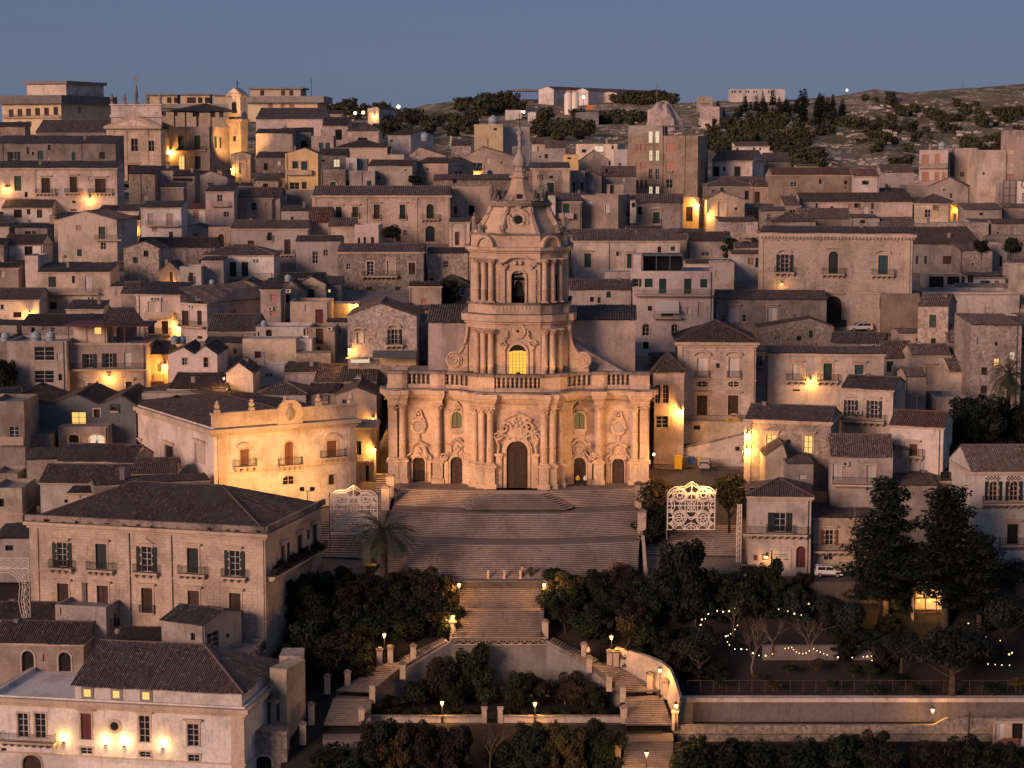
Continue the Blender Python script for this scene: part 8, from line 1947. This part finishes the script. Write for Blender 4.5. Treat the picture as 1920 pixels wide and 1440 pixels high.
# ---------------------------------------------------------------- string lights in the garden
def string_lights(pts,label,off=2.4,big=()):
    ps=[P(zx(r_,x),zy(r_,y),Dpx(zy(r_,y)+32)) for r_,x,y in pts];t=thing('string_lights',label,'string lights',ps[0],0,'string lights in the garden');b=ps[0]
    m=MB();wire=[]
    for a,c in zip(ps,ps[1:]):
        for k in range(4):f_=k/4;q=a.lerp(c,f_)-b;q.z+=.1-.12*4*f_*(1-f_)*(a-c).length*.12;wire.append(q)
    m.tube(wire+[ps[-1]-b+Vector((0,0,.1))],.012,3);m.build('cable','iron',t)
    for i,p in enumerate(ps):m=MB();m.ball(p-b,.095 if i in big else .055,8,5);m.build('bulb','stringbulb',t)
    for i in range(0,len(ps),3):
        l=bpy.data.lights.new('lamp_light','POINT');l.energy=5;l.color=(1.,.5,.16);l.shadow_soft_size=.1;o=bpy.data.objects.new('lamp_light',l);col.objects.link(o);o.parent=t;o.location=ps[i]-b+Vector((0,-.2,-.2))
string_lights([('D3',x,y) for x,y in ((1400,404),(1414,366),(1424,326),(1450,320),(1472,284),(1494,244),(1538,262),(1583,268),(1628,264),(1672,244),(1716,194))],'festoon of bulbs arching over the bare garden trees',big=(1,2,4,6,7,8,10))
string_lights([('D3',x,y) for x,y in ((1692,370),(1672,400),(1640,434),(1620,446),(1604,452),(1616,494),(1630,516),(1672,548),(1720,548),(1760,552),(1806,578),(1852,596),(1902,598),(1954,584),(2048,544),(2074,540),(2098,536),(2112,552),(2132,570),(2154,580),(2180,582),(2206,578),(2230,562))],'long festoon dipping across the garden terrace',big=(4,8,10,12))
string_lights([('D4',x,y) for x,y in ((342,546),(368,560),(392,570),(418,582),(444,592),(524,610),(632,612),(716,606),(744,604),(776,600),(780,634))],'festoon ending in the golden lit shrubs',big=(5,8))
string_lights([('D4',x,y) for x,y in ((80,250),(148,264),(198,282),(250,292),(304,208),(434,246),(490,260),(560,280),(616,286))],'upper festoon behind the leafless trees',big=(2,4))
string_lights([('D4',x,y) for x,y in ((1272,580),(1346,572),(1370,545),(1390,515),(1404,508),(1430,488),(1478,400),(1502,354))],'festoon glimpsed through the huge olive',big=(0,7))
string_lights([('D4',x,y) for x,y in ((1606,230),(1636,455),(1742,484),(1808,588),(1830,576),(1704,664),(1650,660),(1754,668),(1812,670))],'festoon in the far garden corner',big=(3,4))
string_lights([('D4',x,y) for x,y in ((1722,316),(1744,317),(1768,316),(1808,312),(1862,318),(1900,322))],'short festoon under the white house terrace')
# glowing garden tavern
tv=thing('garden_tavern','glowing vaulted garden tavern under the pines','building',P(1745,1150,251.5));m=MB();w_=2.2
for y0_,y1_ in ((0,2.6),):
    o_=arc_pts(-w_,w_,2.2,1.1,10);m.poly([(x,2.6,z) for x,z in [(-w_,-1)]+o_+[(w_,-1)]])
    for (ax,az),(bx,bz) in zip(o_,o_[1:]):m.quad((ax,0,az),(bx,0,bz),(bx,2.6,bz),(ax,2.6,az))
    for s in (-1,1):m.quad((s*w_,0,-1),(s*w_,2.6,-1),(s*w_,2.6,2.2),(s*w_,0,2.2))
m.build('vault','cr',tv);m=MB();m.box(-w_,w_,-.1,.05,1.95,2.1)
for x in (-w_+.1,-.7,.7,w_-.1):m.box(x-.06,x+.06,-.08,.04,-1,1.949)
m.box(-1.9,1.9,.3,.6,-.2,.0);m.build('timber_frame','wood',tv)
for x in (-1.4,-.2,.9):m=MB();m.ball((x,.8,1.5),.13,8,5);m.build('lamp','bulb',tv)
l=bpy.data.lights.new('lamp_light','POINT');l.energy=420;l.color=(1.,.5,.12);l.shadow_soft_size=.3;o=bpy.data.objects.new('lamp_light',l);col.objects.link(o);o.parent=tv;o.location=(0,.9,1.6)
l=bpy.data.lights.new('lamp_light','POINT');l.energy=300;l.color=(1.,.5,.12);l.shadow_soft_size=.3;o=bpy.data.objects.new('lamp_light',l);col.objects.link(o);o.parent=tv;o.location=(-6.3,.3,1.2)
# timber rail above the retaining wall
fr=thing('timber_rail','rustic timber rail along the garden edge above the retaining wall','fence',G(1290,1290));b0=fr.location
for i in range(30):
    p=P(1290+i*24,1284,Dpx(1290))-b0;m=MB();m.tube([(p.x,p.y,-.6),(p.x,p.y,1.0)],.06,5);m.build('rail_post','bark',fr)
p=P(2000,1284,Dpx(1290))-b0;m=MB();m.tube([(0,0,.95),(p.x,p.y,.95)],.05,5);m.build('rail','bark',fr)
# terrace walls in the garden
for x0_,x1_,y,lab in ((1430,1680,1212,'low dry stone terrace wall behind the festoons'),(1530,1960,1100,'stone wall holding up the street above the garden')):
    a=G(x0_,y+(12 if y>1200 else 16));c=P(x1_,y,a.y-CAMY);z=P(x0_,y,a.y-CAMY).z;m=MB();m.box(a.x,c.x,a.y,a.y+.5,a.z-1.5,z);m.box(a.x-.1,c.x+.1,a.y-.08,a.y+.58,z+.001,z+.12);tag(m.build('garden_terrace_wall','darkwall'),lab,'wall')
# ---------------------------------------------------------------- cars
def car(p,yaw,paint,label,L=3.65,rack=True):
    t=thing('parked_car',label,'car',p,yaw);h=L/2;w=.8
    prof=[(-h,.32),(-h,.78),(-h+.12,.95),(-h+.22,1.42),(-h+.45,1.52),(h*.18,1.52),(h*.52,1.02),(h-.12,.86),(h,.66),(h,.32)]
    m=MB();m.prism(prof,-w,w);m.build('body',paint,t)
    for s in (-1,1):
        y=s*(w+.004)
        for q in ([(-h+.38,1.0),(-h+.42,1.42),(-.45,1.44),(-.45,1.0)],[(-.37,1.0),(-.37,1.44),(h*.14,1.42),(h*.4,1.0)]):m=MB();m.prism(q,y,y+.01*s);m.build('window','glass',t)
        m=MB();m.box(-h*.6,h*.6,min(y,y+.02*s),max(y,y+.02*s),.34,.46);m.build('sill_trim','tyre',t)
        for x in (-h*.62,h*.62):
            m=MB();b=len(m.v);n=14
            for k in range(n):a=2*math.pi*k/n;m.v+=[(x+.31*math.cos(a),y-.12*s,.31+.31*math.sin(a)),(x+.31*math.cos(a),y+.03*s,.31+.31*math.sin(a))]
            for k in range(n):m.f.append((b+2*k,b+2*((k+1)%n),b+2*((k+1)%n)+1,b+2*k+1))
            m.f.append(tuple(b+2*k+1 for k in range(n)));wo_=m.build('wheel','tyre',t)
            m=MB();m.prism([(x+.19*math.cos(k*math.pi/6),.31+.19*math.sin(k*math.pi/6)) for k in range(12)],y+.031*s,y+.045*s);m.build('rim','cargrey',wo_)
        m=MB();m.box(-h-.01,-h+.05,s*.62-.12,s*.62+.12,.75,1.0);m.build('tail_light','redlight' if 'lit' in label else 'redbrown',t)
        m=MB();m.box(h-.05,h+.01,s*.58-.14,s*.58+.14,.6,.74);m.build('headlight','whitepaint',t)
    m=MB();m.quad((h*.2,-w+.1,1.5),(h*.2,w-.1,1.5),(h*.5,w-.06,1.06),(h*.5,-w+.06,1.06));m.v=[(x+.02,y,z+.012) for x,y,z in m.v];m.build('windscreen','glass',t)
    m=MB();m.quad((-h+.14,-w+.12,1.0),(-h+.14,w-.12,1.0),(-h+.23,w-.14,1.4),(-h+.23,-w+.14,1.4));m.v=[(x-.012,y,z) for x,y,z in m.v];m.build('rear_window','glass',t)
    if rack:
        m=MB()
        for s in (-1,1):m.tube([(-h+.5,s*.62,1.56),(h*.12,s*.62,1.56)],.025,5)
        m.build('roof_rail','tyre',t)
    return t
Zs=ZST+.0
c=P(1553,1072,258.4);car((c.x,c.y,Zs),R(-4),'carwhite','small white hatchback parked before the ashlar house')
c=P(1412,1068,258.6);car((c.x,c.y,Zs),R(0),'cardark','dark car parked below the cream corner house')
c=P(1742,1062,258.6);car((c.x,c.y,Zs),R(2),'cargrey','grey car parked behind the tall pines')
c=P(1168,1064,258.9);car((c.x,c.y,Zs),R(4),'clay','red car parked at the foot of the church stairs')
hh=hs('great stone palazzo');c=P(1612,621,345);car((c.x,c.y,c.z),R(188),'carwhite','pale car with lit tail light before the portal palazzo',4.2);c=P(1572,615,347.5);car((c.x,c.y,c.z),R(186),'cardark','dark car parked at the palazzo portal',4.2)
c=P(232,363,535);car((c.x,c.y,c.z),R(160),'carwhite','white car parked in the lamplight below the temple church',4.2);c=G(1322,878);car((c.x,c.y,c.z),R(80),'cargrey','silver car parked by the recycling bins',4.0)
m=MB();c=P(232,365,535);m.quad((c.x-6,c.y-6,c.z-.02),(c.x+7,c.y-6,c.z-.02),(c.x+7,c.y+14,c.z-.01),(c.x-6,c.y+14,c.z-.01));struct(m.build('alley_pavement','paving'))
m=MB();c=P(1590,624,344);m.quad((c.x-6,c.y-2,c.z-.02),(c.x+7,c.y-2,c.z-.02),(c.x+7,c.y+5,c.z-.02),(c.x-6,c.y+5,c.z-.02));struct(m.build('forecourt_pavement','paving'))
# ---------------------------------------------------------------- people (12 px tall in the picture)
def skinmat(n,c):plain(n,c,.7)
skinmat('skin',(.42,.25,.18));skinmat('cloth_dark',(.02,.02,.024));skinmat('cloth_red',(.16,.05,.05));skinmat('cloth_white',(.6,.58,.55));skinmat('hair',(.03,.022,.018));skinmat('cloth_beige',(.32,.24,.18));skinmat('cloth_yellow',(.6,.38,.05));skinmat('cloth_brown',(.10,.06,.045))
def person(p,rz,top,bottom,label,pose='stand',sc=1.0,coat=False):
    t=thing('person',label,'person',p,rz);t.scale=(sc,sc,sc)
    st=.16 if pose=='walk' else .02
    V=[(0,0,.95),(0,0,1.15),(0,0,1.38),(0,0,1.47),(0,-.01,1.6),(0,-.01,1.7),
         (.1,0,.9),(.11,-st,.5),(.11,st*.3,.08),(.11,st*.3-.13,.04),(-.1,0,.9),(-.11,st,.5),(-.11,st*1.6,.08),(-.11,st*1.6-.13,.04),
         (.19,0,1.38),(.25,-.02,1.12),(.24,-.1,.88),(-.19,0,1.38),(-.25,.02,1.12),(-.24,-.08,.88)]
    E=[(0,1),(1,2),(2,3),(3,4),(4,5),(0,6),(6,7),(7,8),(8,9),(0,10),(10,11),(11,12),(12,13),(2,14),(14,15),(15,16),(2,17),(17,18),(18,19)]
    Rd=[.15,.14,.16,.06,.09,.08,.1,.075,.05,.04,.1,.075,.05,.04,.065,.05,.035,.065,.05,.035]
    me=bpy.data.meshes.new('body');me.from_pydata(V,E,[]);o=bpy.data.objects.new('body',me);col.objects.link(o);o.parent=t
    md=o.modifiers.new('skin','SKIN');
    for i,r in enumerate(Rd):me.skin_vertices[0].data[i].radius=(r,r*(.72 if i<3 else 1))
    me.skin_vertices[0].data[0].use_root=True;o.modifiers.new('sub','SUBSURF').render_levels=1;me.materials.append(M['skin'])
    def cloth(name,prof,mat,sq=.72):
        m=MB();m.lathe(prof,(0,0,0),12);m.v=[(x,y*sq,z) for x,y,z in m.v];m.build(name,mat,t,smooth=True)
    cloth('jacket',[(.215,.70 if coat else .88),(.205,1.0),(.185,1.15),(.205,1.34),(.17,1.44),(.075,1.5)],top)
    for s in (-1,1):
        m=MB();m.tube([(s*.17,0,1.41),(s*.255,s*-.02,1.12),(s*.245,-.08,.93)],[.085,.07,.055],8);m.build('sleeve',top,t,smooth=True)
        a,k,f_=(V[6],V[7],V[8]) if s>0 else (V[10],V[11],V[12]);m=MB();m.tube([(a[0],a[1],.95),k,f_],[.125,.095,.075],8);m.build('trouser_leg',bottom,t,smooth=True)
        m=MB();m.ball((f_[0],f_[1]-.07,.05),.06,8,5,(.9,2.0,.8));m.build('shoe','cloth_dark',t,smooth=True)
    m=MB();m.ball((0,.015,1.665),.115,10,6,(.95,1.05,1.0));m.v=[v for v in m.v];m.build('hair','hair',t,smooth=True)
c=P(980,1091,257);person((c.x,c.y,Zs+.1),.2,'cloth_beige','cloth_dark','person in a beige top standing between the street bollards',coat=True)
c=P(995,1091,257);person((c.x,c.y,Zs+.1),-.3,'cloth_dark','cloth_dark','person in a dark coat standing beside the bollards',coat=True,sc=1.04)
c=P(938,1074,259.2);person((c.x,c.y,Zs),.4,'cloth_red','cloth_dark','person in a red top at the foot of the church stairs','walk');c=P(943,1071,260.);person((c.x,c.y,Zs),-.2,'cloth_brown','cloth_dark','person in brown close beside the one in red','walk')
c=P(1083,904,284.5);person((c.x,c.y-.6,.0),.2,'cloth_yellow','cloth_dark','person in a yellow jacket in the church side doorway');c=P(1097,904,284.5);person((c.x,c.y-.6,0),-.4,'cloth_white','cloth_dark','person in a white jacket in the church side doorway')
c=P(1103,1235,245);person((c.x,c.y,c.z),.8,'cloth_white','cloth_dark','person in a white top walking down the lamp lit stairs','walk')
# bollards on the street edge
for x in (916,946,976):c=P(x,1091,256.6);t=thing('street_bollard','squat stone bollard at the head of the straight stairs','bollard',(c.x,c.y,Zs+.1),0,'bollards at the head of the stairs');m=MB();m.lathe([(.22,0),(.2,.2),(.16,.25),(.15,.95),(.19,1.0),(.17,1.12),(.05,1.2)],(0,0,0),10);m.build('shaft','trim',t)
# ---------------------------------------------------------------- bins, signs, scaffold, rooftop gear
def bin_(p,w,d,h,mat,label,lid=None):
    t=thing('waste_bin',label,'bin',p);m=MB();n=len(m.v);m.box(-w/2,w/2,-d/2,d/2,.12,h);m.v=[(x*(.88 if z<.2 else 1),y*(.88 if z<.2 else 1),z) for x,y,z in m.v];m.build('body',mat,t)
    m=MB();m.prism([(-w/2-.04,h+.002),(w/2+.04,h+.002),(w/2-.05,h+.16),(-w/2+.05,h+.16)],-d/2-.04,d/2+.04);m.build('lid',lid or mat,t)
    for s in (-1,1):m=MB();m.lathe([(.02,0),(.09,0),(.09,.11),(.02,.11)],(s*w*.35,-d*.3,0),8);m.build('caster','tyre',t)
for x,y,w,d,h,mt,lab,lid in ((1271,880,1.2,1.4,1.9,'yellow','tall yellow waste container by the church corner',None),(1284,872,.8,.7,1.1,'cargrey','grey wheeled bin next to the yellow container',None),(1297,872,.8,.7,1.1,'blue','blue wheeled bin','blue'),(1313,874,.8,.7,1.15,'yellow','yellow wheeled bin beside the silver car',None),(1290,870,.8,.7,1.1,'metalsheet','dark grey bin behind the blue one',None),(696,1075,1.4,.9,1.1,'iron','black bin with yellow lid beside the palm','yellow')):
    if lab=='blue wheeled bin':lab='blue wheeled bin between the grey and yellow bins'
    bin_(G(x,y),w,d,h,mt,lab,lid)
def text(body,parent,size,mat,loc,rot=(math.pi/2,0,0),name='lettering',ext=.01):
    cu=bpy.data.curves.new(name,'FONT');cu.body=body;cu.size=size;cu.extrude=ext;cu.align_x='CENTER';cu.align_y='CENTER'
    tmp=bpy.data.objects.new('tmp_text',cu);col.objects.link(tmp);dg=bpy.context.evaluated_depsgraph_get();me=bpy.data.meshes.new_from_object(tmp.evaluated_get(dg));bpy.data.objects.remove(tmp);
    me.materials.clear();return link(name,me,mat,parent,loc,rot)
hR_=hs('handsome two storey');p=hR_.wpt(1650,1340,1.4);t=thing('bar_sign','yellow bar sign with an arrow on the palazzo terrace rail','sign',p,R(-3));m=MB();m.box(-1.05,1.05,-.04,.04,-.24,.24);m.build('board','yellow',t);text('BAR',t,.46,'iron',(-.3,-.055,-.01));m=MB();m.box(.42,.72,-.06,-.045,-.03,.03);m.poly([(.72,-.05,.1),(.72,-.05,-.1),(.92,-.05,0)]);m.build('arrow','iron',t)
p=hR_.wpt(1660,1308,1.4);t=thing('oval_sign','oval cream sign above the bar board','sign',p,R(-3));m=MB();m.prism([(.6*math.cos(k*math.pi/10),.36*math.sin(k*math.pi/10)) for k in range(20)],-.05,.05);m.build('board','cr',t);m=MB();m.prism([(.42*math.cos(k*math.pi/10),.2*math.sin(k*math.pi/10)) for k in range(20)],-.07,-.051);m.build('inset','pinkroller',t);m=MB();m.box(-.05,.05,-.02,.02,-.9,-.36);m.build('post','iron',t)
# terrace and ramp wall in front of the handsome palazzo
u0_,z0_=hR_.fl(1240,1352);u1_,_=hR_.fl(1760,1352);_,zl=hR_.fl(1240,1520)
tw_=thing('palazzo_terrace','plastered terrace wall carrying the bar sign and potted plants','wall',hR_.p0,R(-3));m=MB();m.box(u0_,u1_,-1.6,-.05,zl,z0_);m.box(u0_-.1,u1_+.1,-1.75,-.04,z0_+.001,z0_+.12);m.build('wall','cr',tw_);m=MB();r_x=u0_
for i in range(30):x=u0_+(u1_-u0_)*i/29;m.box(x-.015,x+.015,-1.66,-1.63,z0_+.121,z0_+1.0)
m.box(u0_,u1_,-1.67,-1.62,z0_+1.0,z0_+1.05);m.build('railing','iron',tw_);u_,z_=hR_.fl(1383,1395);m=MB();m.box(u_-.5,u_+.5,-1.65,-1.601,z_-.3,z_+.3);m.build('vent_window','dark',tw_)
rw_=thing('ramp_wall','rising stone parapet of the ramp behind the recycling bins','wall',G(1262,850));b0=rw_.location;a=P(1262,845,293)-b0;c=P(1396,808,296)-b0;m=MB();m.prism([(a.x,a.z-4),(c.x,a.z-4),(c.x,c.z),(a.x+(c.x-a.x)*.55,a.z+(c.z-a.z)*.5),(a.x,a.z)],a.y,a.y+.5);m.build('wall','cr',rw_);m=MB();m.tube([(a.x,a.y+.2,a.z+.1),(a.x+(c.x-a.x)*.55,a.y+.2,a.z+(c.z-a.z)*.5+.1),(c.x,a.y+.2,c.z+.1)],.24,5);m.build('coping','ledge',rw_)
# writing on the white garage front, lit round sign beside it
hG_=hs('cream corner house');u_,z_=hG_.fl(90,1080)
m=MB()
for r_,(z,n_,w__) in enumerate(((0,19,.07),(-.26,5,.16))):
    for i in range(n_):x=u_+(i-(n_-1)/2)*(1.9/max(n_,1));m.box(x-w__/2,x+w__/2,.1,.125,z_+z-.05,z_+z+.05)
m.build('worn_lettering','rail',hG_.root)
for x in (-.95,-.62,0,.68,.98):m=MB();m.prism([(u_+x+.09*math.cos(k*math.pi/5),z_-.62+.09*math.sin(k*math.pi/5)) for k in range(10)],.1,.13);m.build('painted_dot','iron',hG_.root)
p=hG_.wpt(-22,1095,.12);t=thing('lit_sign','small lit square sign with a round emblem by the arched plum door','sign',p,R(-5));m=MB();m.box(-.34,.34,-.06,.06,-.36,.36);m.build('box','redbrown',t);m=MB();m.prism([(.24*math.cos(k*math.pi/8),.24*math.sin(k*math.pi/8)) for k in range(16)],-.075,-.061);m.build('emblem','litpale',t)
p=hG_.wpt(-95,1100,.1);t=thing('letter_box','red wall post box on the cream corner house','post box',p,R(-5));m=MB();m.box(-.22,.22,-.16,0,-.32,.32);m.build('box','redbrown',t);m=MB();m.box(-.14,.14,-.18,-.161,.12,.16);m.build('slot','dark',t)
# scaffolding with banner at the town edge
sf=thing('scaffolding','netted scaffolding with a white banner at the edge of town','scaffolding',P(1879,442,500));sx=lambda x,y:(P(zx('A4',x),zy('A4',y),500)-sf.location)
q0,q1=sx(1755,1235),sx(2040,830);m=MB()
for i in range(7):x=q0.x+(q1.x-q0.x)*i/6;m.tube([(x,0,q0.z-1),(x,0,q1.z)],.08,5)
for i in range(8):z=q0.z+(q1.z-q0.z)*i/7;m.tube([(q0.x,0,z),(q1.x,0,z)],.06,5)
m.build('tube_frame','rail',sf);m=MB();m.quad((q0.x,.15,q0.z+1),(q1.x,.15,q0.z+1),(q1.x,.15,q1.z),(q0.x,.15,q1.z));m.build('netting','roller',sf)
a,c=sx(1865,1020),sx(2040,840);m=MB();m.box(a.x,c.x,-.2,-.15,a.z,c.z);bo=m.build('banner','whitepaint',sf)
text('CI\nEI',bo,3.2,'rail',(sx(1905,915).x+1.0,-.23,sx(1905,915).z))
h_=H('A4',1770,2100,860,1235,'gr',('f',),'house hidden behind the netted scaffolding',D=502,depth=10)
# water tanks, dishes, air conditioners, aerials, chimneys
def on_roof(reg,x,y,D):return P(zx(reg,x),zy(reg,y),D)
for k,(reg,x,y,D,r) in enumerate((('B1',270,752,320,.85),('B1',380,742,320,.75),('B1',1310,768,324,.65),('B1',1365,765,325,.65),('A2',1780,412,634,1.6),('A4',1305,592,524,1.0),('B1',40,745,330,.7),('B2',240,300,364,.6),('B2',60,640,336,.5),('A2',1268,530,600,1.3),('A2',1755,790,520,.7),('B1',1590,330,376,.5))):
    t=thing('water_tank','bluish plastic water tank on a flat roof','tank',on_roof(reg,x,y,D),0,'rooftop water tanks');m=MB();m.lathe([(r*.9,-.3),(r,0),(r,r*1.1),(r*.85,r*1.4),(r*.35,r*1.6),(r*.3,r*1.75),(.02,r*1.76)],(0,0,0),14);m.build('vessel','tank',t,smooth=True);m=MB();m.lathe([(r*1.03,r*.3),(r*1.04,r*.38),(r*1.03,r*.46)],(0,0,0),14);m.build('band','rail',t)
for k,(reg,x,y,D) in enumerate((('A1',470,1415,402),('B1',475,140,385),('D1',880,440,238),('B1',1572,220,386),('A1',905,1150,445),('B1',1210,940,320),('A3',1680,1040,446),('C2',1215,400,262))):
    if k==7:continue
    t=thing('satellite_dish','small grey satellite dish fixed to a roof edge','dish',on_roof(reg,x,y,D),R(20*(k%3-1)),'satellite dishes');m=MB();m.lathe([(.02,.12),(.2,.08),(.36,0)],(0,0,0),12);m.v=[(a,-c-.2,b+.45) for a,b,c in m.v];m.build('reflector','roller',t);m=MB();m.tube([(0,0,-.8),(0,0,.45)],.03,5);m.tube([(0,-.2,.2),(0,-.65,.45)],.015,4);m.build('mount','iron',t)
for k,(sub,x,y) in enumerate((('white terrace house',1695,1433),('white terrace house',1910,1433),('cream house with grey roller',1150,442),('cream house with grey roller',1195,442),('tan house with pink roller',110,512),('tan house with tall brown',556,664),('streaked grey house',583,396),('cream house with pedimented',685,1295),('peeling brown',1188,765),('cream house with a railed',672,436),('brown flat house',245,382),('pink house with two tall',1434,496))):
    h=hs(sub);t=thing('air_conditioner','boxy air conditioner unit on a house wall','air conditioner',h.wpt(x,y,.02),math.atan2(h.dv.y,h.dv.x),'wall air conditioners');m=MB();m.box(-.42,.42,-.34,0,-.3,.3);m.build('casing','white',t);m=MB();m.prism([(-.1+.22*math.cos(a*math.pi/6),.22*math.sin(a*math.pi/6)) for a in range(12)],-.36,-.341);m.build('fan_grille','iron',t)
rg=random.Random(77)
subs=[k for k in HOUSES]
n_a=0
for k in subs:
    h=HOUSES[k]
    if h.D>640 or h.W<4:continue
    r_=rg.random()
    if r_<.34:
        u=rg.uniform(.15,.85)*h.W;y=rg.uniform(.35,.6)*h.dep;m=MB();zt=h.H+rg.uniform(1.2,1.9);m.box(u-.28,u+.28,y-.28,y+.28,h.H-.5,zt);m.box(u-.36,u+.36,y-.36,y+.36,zt+.001,zt+.12);m.build('chimney','conc',h.root)
    elif r_<.62 and n_a<40:
        u=rg.uniform(.1,.9)*h.W;y=rg.uniform(.3,.7)*h.dep;m=MB();z=h.H;hh_=rg.uniform(2.6,4.2);m.tube([(u,y,z-.5),(u,y,z+hh_)],.025,4);m.tube([(u-.7,y,z+hh_-.2),(u+.7,y,z+hh_-.2)],.015,3)
        for i in range(6):m.tube([(u-.65+i*.26,y-.3,z+hh_-.2),(u-.65+i*.26,y+.3,z+hh_-.2)],.012,3)
        m.build('aerial','rail',h.root);n_a+=1
# masts on the skyline
for x,y0_,y1_,D in ((584,185,146,760),(1231,245,160,850),(930,215,190,1000),(1805,166,155,1040)):
    b=P(x,y0_,D);z=P(x,y1_,D).z-b.z;t=thing('mast','thin radio mast on the skyline','mast',b,0,'skyline masts');m=MB();m.tube([(0,0,-2),(0,0,z)],.13,4);m.box(-.5,.5,-.05,.05,z*.8,z*.83);m.build('pole','rail',t)
# brick stair house, leaning pole and cabin at the bottom right corner
t=thing('brick_stair','orange brick outside stair against the parapet wall','staircase',P(1862,1420,231));b0=t.location;m=MB();m.prism([(-3.4,-1.2),(-3.0,-1.2),(1.5,1.4),(1.5,.6),(3,.6),(3,2.3),(1.3,2.3),(-3.4,-.3)],0,.3);m.build('parapet','clay',t)
h_=H('D4',1470,1790,1410,1520,'ta',('s',1355),'low hut with red tiles under the brick stair',D=228,depth=4,tile='tilered',base_ext=5)
h_=H('D4',1690,2040,1085,1500,'bk',('f',),'stone gate house with two dark doorways at the lane end','1735,1105,70,130,w;1870,1105,80,120,x',D=231.5,depth=.9,base_ext=5)
t=thing('leaning_pole','leaning timber pole in front of the parapet wall','pole',P(1812,1440,229));m=MB();m.tube([(0,0,-2),(.2,0,6.9)],.1,6);m.tube([(-.3,0,6.4),(.7,0,6.5)],.05,4);m.build('pole','bark',t)
t=thing('tall_street_lamp','slim grey street lamp column by the pines','street lamp',P(1601,1075,258.2));m=MB();m.tube([(0,0,-.5),(0,0,8.4),(-.15,0,8.8),(-.6,0,9)],.07,6);m.build('column','rail',t);m=MB();m.box(-1.1,-.5,-.12,.12,8.93,9.05);m.build('lamp_head','metalsheet',t)
